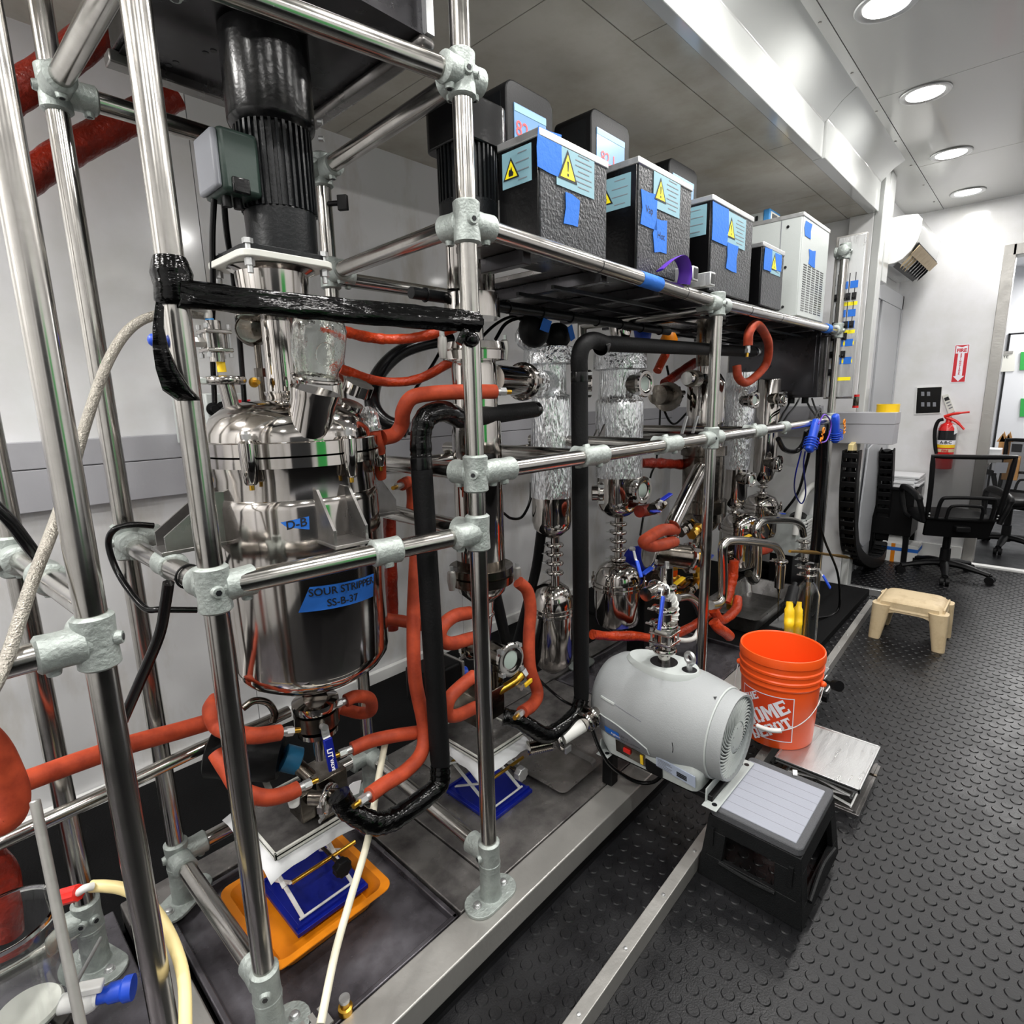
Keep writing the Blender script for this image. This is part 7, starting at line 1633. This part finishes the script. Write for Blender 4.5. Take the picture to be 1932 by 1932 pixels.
obj('jaws', MB().tube([at(1490, 1140, y=fy_ - .02), at(1496, 1115, y=fy_ - .01), at(1500, 1100, y=fy_)], [.028, .026, .012], 10, flat=.7), M['black'], pl_)
o = obj('steel_plate', MB().box((3.45, 1.0, .045), (3.75, 1.10, .05)), M['alu']); tag(o, 'flat white plate lying on the black slab behind the glass bottle', 'plate')
# brass valve cluster between the thin post and the middle pots
vm = thing('valve_manifold', 'cluster of brass valves with yellow and blue levers near the small receiver', 'valve', at(1300, 1100, y=1.2))
rnd = random.Random(11)
for i, (px, py, dx, dz) in enumerate(((1245, 1078, .9, .35), (1268, 1092, .1, -1), (1280, 1095, .9, -.4), (1290, 1000, 1, .05), (1312, 1002, 1, .2), (1318, 1050, 1, 0), (1302, 1115, 1, .2), (1316, 1090, .4, -1), (1275, 1126, 1, -.1), (1376, 1044, 0, 1), (1378, 1132, .1, 1), (1344, 1150, .6, -.8), (1240, 955, 1, .1), (1416, 1000, 0, 1))):
    p = at(px, py, y=1.14 + .02 * (i % 3)); d = V((dx, .1, dz)).normalized()
    o = obj('brass_valve', MB().cyl(p - d * .045, p + d * .045, .017, seg=14).hexnut(p - d * .05, p - d * .022, .024).hexnut(p + d * .022, p + d * .05, .024).sphere(p, .023, 12), M['brass' if i % 3 else 'steel_dk'], vm)
for px, py, dx, dz, mt, L_ in ((1268, 1108, 1, .12, 'yellow', .085), (1300, 1028, -.8, -.4, 'yellow', .07), (1400, 1018, 1, -.02, 'yellow', .09), (1232, 1070, -1, -.2, 'blue', .06), (1245, 948, 1, .2, 'navy_blue', .07), (1245, 966, -1, .1, 'navy_blue', .05), (1350, 1165, .5, -.8, 'blue', .07), (1330, 1062, 1, .2, 'blue', .06)):
    lever(vm, at(px, py, y=1.09), (dx, 0, dz), (0, -.2, 1), L_ + .02, .02, mt, white=.15)
for L in ([(1240, 1090), (1262, 1085), (1280, 1105), (1300, 1095), (1320, 1100)], [(1262, 1120), (1290, 1125), (1310, 1135), (1325, 1165)], [(1300, 975), (1318, 1000), (1312, 1040), (1318, 1090)]):
    obj('manifold_pipe', MB().tube([at(px, py, y=1.2) for px, py in L], .02, 12, 5), M['steel_dk'], vm)
mc = thing('drive_motor', 'dark motor housing low behind the small receiver', 'motor', at(1220, 1060, y=1.35)); q = at(1215, 1055, y=1.4); obj('motor_case', MB().lathe(q, (1, .1, -.1), [(-.09, .05), (-.08, .075), (.10, .075), (.11, .05)], 24), M['navy_blue'], mc); obj('motor_stand', MB().box((q.x - .07, q.y - .05, .12), (q.x + .07, q.y + .05, q.z - .05)), M['black'], mc, bev=.004)
mo = thing('gear_motor', 'black gear motor with blue coupling low behind the column', 'motor', at(840, 1270, y=1.5)); q = at(838, 1278, y=1.48)
obj('motor_case', MB().box((q.x - .10, q.y - .03, q.z - .08), (q.x + .06, q.y + .10, q.z + .05)), M['black'], mo, bev=.012); obj('end_plate', MB().box((q.x + .06, q.y - .035, q.z - .07), (q.x + .07, q.y + .10, q.z + .05)), M['alu_dull'], mo, bev=.003); obj('coupling', MB().cyl((q.x + .07, q.y + .02, q.z - .02), (q.x + .11, q.y + .01, q.z - .03), .026, seg=20), M['blue'], mo)
obj('motor_stand', MB().box((q.x - .06, q.y - .01, ZD), (q.x + .03, q.y + .08, q.z - .08)), M['alu_dull'], mo)
# white braided hose in front of the sink and a long thin steel rod
hose('white_hose', 'white hose drooping in front of the low blue jack', 'hose', [(1246, 1180, 1.1), (1262, 1198, 1.08), (1285, 1208, 1.06), (1308, 1205, 1.06), (1318, 1190, 1.07)], None, .011, 'white_hose')
hose('bright_pipe', 'short bright curved pipe between brass valves and the thin post', 'pipe', [(1278, 1128, 1.1), (1300, 1126, 1.1), (1316, 1138, 1.1), (1322, 1152, 1.1)], None, .018, 'pipe')
# things seen through the doorway
tb = thing('far_table', 'white table in the next room carrying a cardboard box and brown bag', 'table', (7.4, .62, 0))
obj('table_top', MB().box((7.0, .36, .70), (7.9, 1.3, .73)), M['white'], tb, bev=.004)
for x, y in ((7.05, .41), (7.85, .41), (7.05, 1.25), (7.85, 1.25)): obj('leg', MB().box((x - .02, y - .02, 0), (x + .02, y + .02, .70)), M['doorgrey'], tb)
X_F = 7.1
def fbox(name, label, cat, px0, px1, py0, py1, x, dx, mt):
    a, b = at(px0, py1, x=x), at(px1, py0, x=x); o = obj(name, MB().box((x, min(a.y, b.y), a.z), (x + dx, max(a.y, b.y), b.z)), M[mt], bev=.004); return tag(o, label, cat), a, b
o, a, b = fbox('cardboard_box', 'brown cardboard box in the next room by the door frame', 'box', 1888, 1925, 866, 905, 7.0, .3, 'wood')
o2, a2, b2 = fbox('paper_bag', 'brown paper bag standing in the next room above the cardboard box', 'bag', 1880, 1907, 832, 866, 7.2, .12, 'wood')
for k in range(4):
    p = V((7.2, a2.y + (b2.y - a2.y) * (k + .5) / 4, b2.z)); obj('bag_fold', MB().prism([p + V((0, .03, -.01)), p + V((0, -.03, -.01)), p + V((0, -.01 + .012 * (k % 2), .07 + .02 * (k % 2)))], (.03, 0, 0)), M['wood'], o2)
o, a, b = fbox('paper_stack', 'crumpled papers in the next room beside the brown bag', 'papers', 1846, 1890, 848, 862, 7.0, .2, 'paper')
o, a, b = fbox('white_tray', 'white tray in the next room under the crumpled papers', 'tray', 1842, 1890, 862, 872, 6.95, .3, 'white')
q = [at(px, py, x=6.9) for px, py in ((1848, 872), (1856, 850), (1858, 832), (1853, 822), (1848, 820))]; o = obj('monitor_arm', MB().tube(q, [.035, .04, .035, .03, .02], 10), M['black']); tag(o, 'black curved arm standing in the next room beside the door frame', 'arm')
cbd = thing('clipboard', 'clipboard with white sheet hanging on the wall of the next room', 'clipboard', at(1898, 680, x=8.94))
def fq_(px, py, off=0): return at(px, py, x=8.96 - off)
obj('board', MB().prism([fq_(px, py) for px, py in ((1882, 665), (1916, 663), (1914, 700), (1880, 702))], (-.004, 0, 0)), M['offwhite'], cbd); obj('clip', MB().prism([fq_(px, py, .005) for px, py in ((1893, 663), (1912, 662), (1911, 667), (1892, 668))], (-.01, 0, 0)), M['alu_dull'], cbd); t = MB(); put_text(t, 'NOTE', fq_(1890, 674, .006), (0, -1, 0), (0, 0, 1), .045); obj('lettering', t, M['ink'], cbd)
for i, (y0, y1) in enumerate(((664, 698), (752, 786))):
    o = obj('green_sheet', MB().prism([fq_(px, py) for px, py in ((1926, y0), (1950, y0), (1950, y1), (1924, y1))], (-.01, 0, 0)), M['green']); tag(o, ('bright green sheet on the next room wall at clipboard height' if i == 0 else 'bright green sheet on the next room wall, lower of two'), 'sheet')

# small wall unit behind the reactor and a wing knob on the rear post
a, b = at(386, 742, y=2.02), at(476, 838, y=2.02)
wu = thing('wall_controller', 'grey wall controller with round knobs half hidden behind the reactor lid', 'controller', (a.x, 2.1, b.z))
obj('case', MB().box((a.x, 2.02, b.z), (b.x, YW - .04, a.z)), M['pumplt'], wu, bev=.005)
for px, py in ((402, 772), (420, 770), (402, 812), (420, 808)):
    q = at(px, py, y=2.018); obj('knob', MB().lathe(q, (0, -1, 0), [(0, .022), (.004, .022), (.005, .014), (.02, .012)], 16), M['black'], wu)
q = at(455, 762, y=2.018); obj('red_display', MB().box((q.x - .03, 2.012, q.z - .014), (q.x + .03, 2.02, q.z + .014)), M['signred'], wu)
q = V((PCR[0], PCR[1] - .02, vz(PCR[0], PCR[1], 388)))
o = obj('wing_knob', MB().cyl(q, q + V((.02, -.03, 0)), .007, seg=10).obox(q + V((.025, -.036, 0)), (.006, .004, 0), (.008, -.012, 0), (0, 0, .02)), M['black'], bpy.data.objects['pipe_rack'], bev=.002)

hose('rubber_hose', 'thick black hose lying curled on the slab behind the steel sink tray', 'hose', [(1385, 1062, 1.52), (1410, 1075, 1.5), (1450, 1086, 1.48), (1490, 1084, 1.5), (1515, 1070, 1.54)], None, .045, 'foam')
hose('rubber_hose', 'second thick black hose stacked on the curled one behind the sink tray', 'hose', [(1388, 1046, 1.54), (1415, 1060, 1.52), (1455, 1070, 1.5), (1495, 1066, 1.52), (1510, 1052, 1.56)], None, .04, 'foam')
hose('red_hose', 'orange-red hose dropping along the front bent steel pipe', 'hose', [(1385, 1058, 1.08), (1383, 1085, 1.08), (1378, 1110, 1.08), (1370, 1136, 1.08)], None, .024, 'orange_wrap', wob=.08)
cable('thin black cable looping on the wall beneath the shelf beside the arching hose', [(905, 640, 1.5), (935, 612, 1.52), (965, 598, 1.55), (990, 606, 1.55)], None, .006)
for k, (px, py) in enumerate(((1213, 622), (1262, 640))):
    q = at(px, py, y=1.45); o = obj('plastic_plug', MB().lathe(q, (0, 0, 1), [(-.05, .035), (0, .045), (.03, .03), (.034, .01)], 18), M['blue' if k == 0 else 'orange'])
    tag(o, ('dark blue rounded plug peeping out over the black foam pipe' if k == 0 else 'small orange plug peeping out over the black foam pipe'), 'plug')
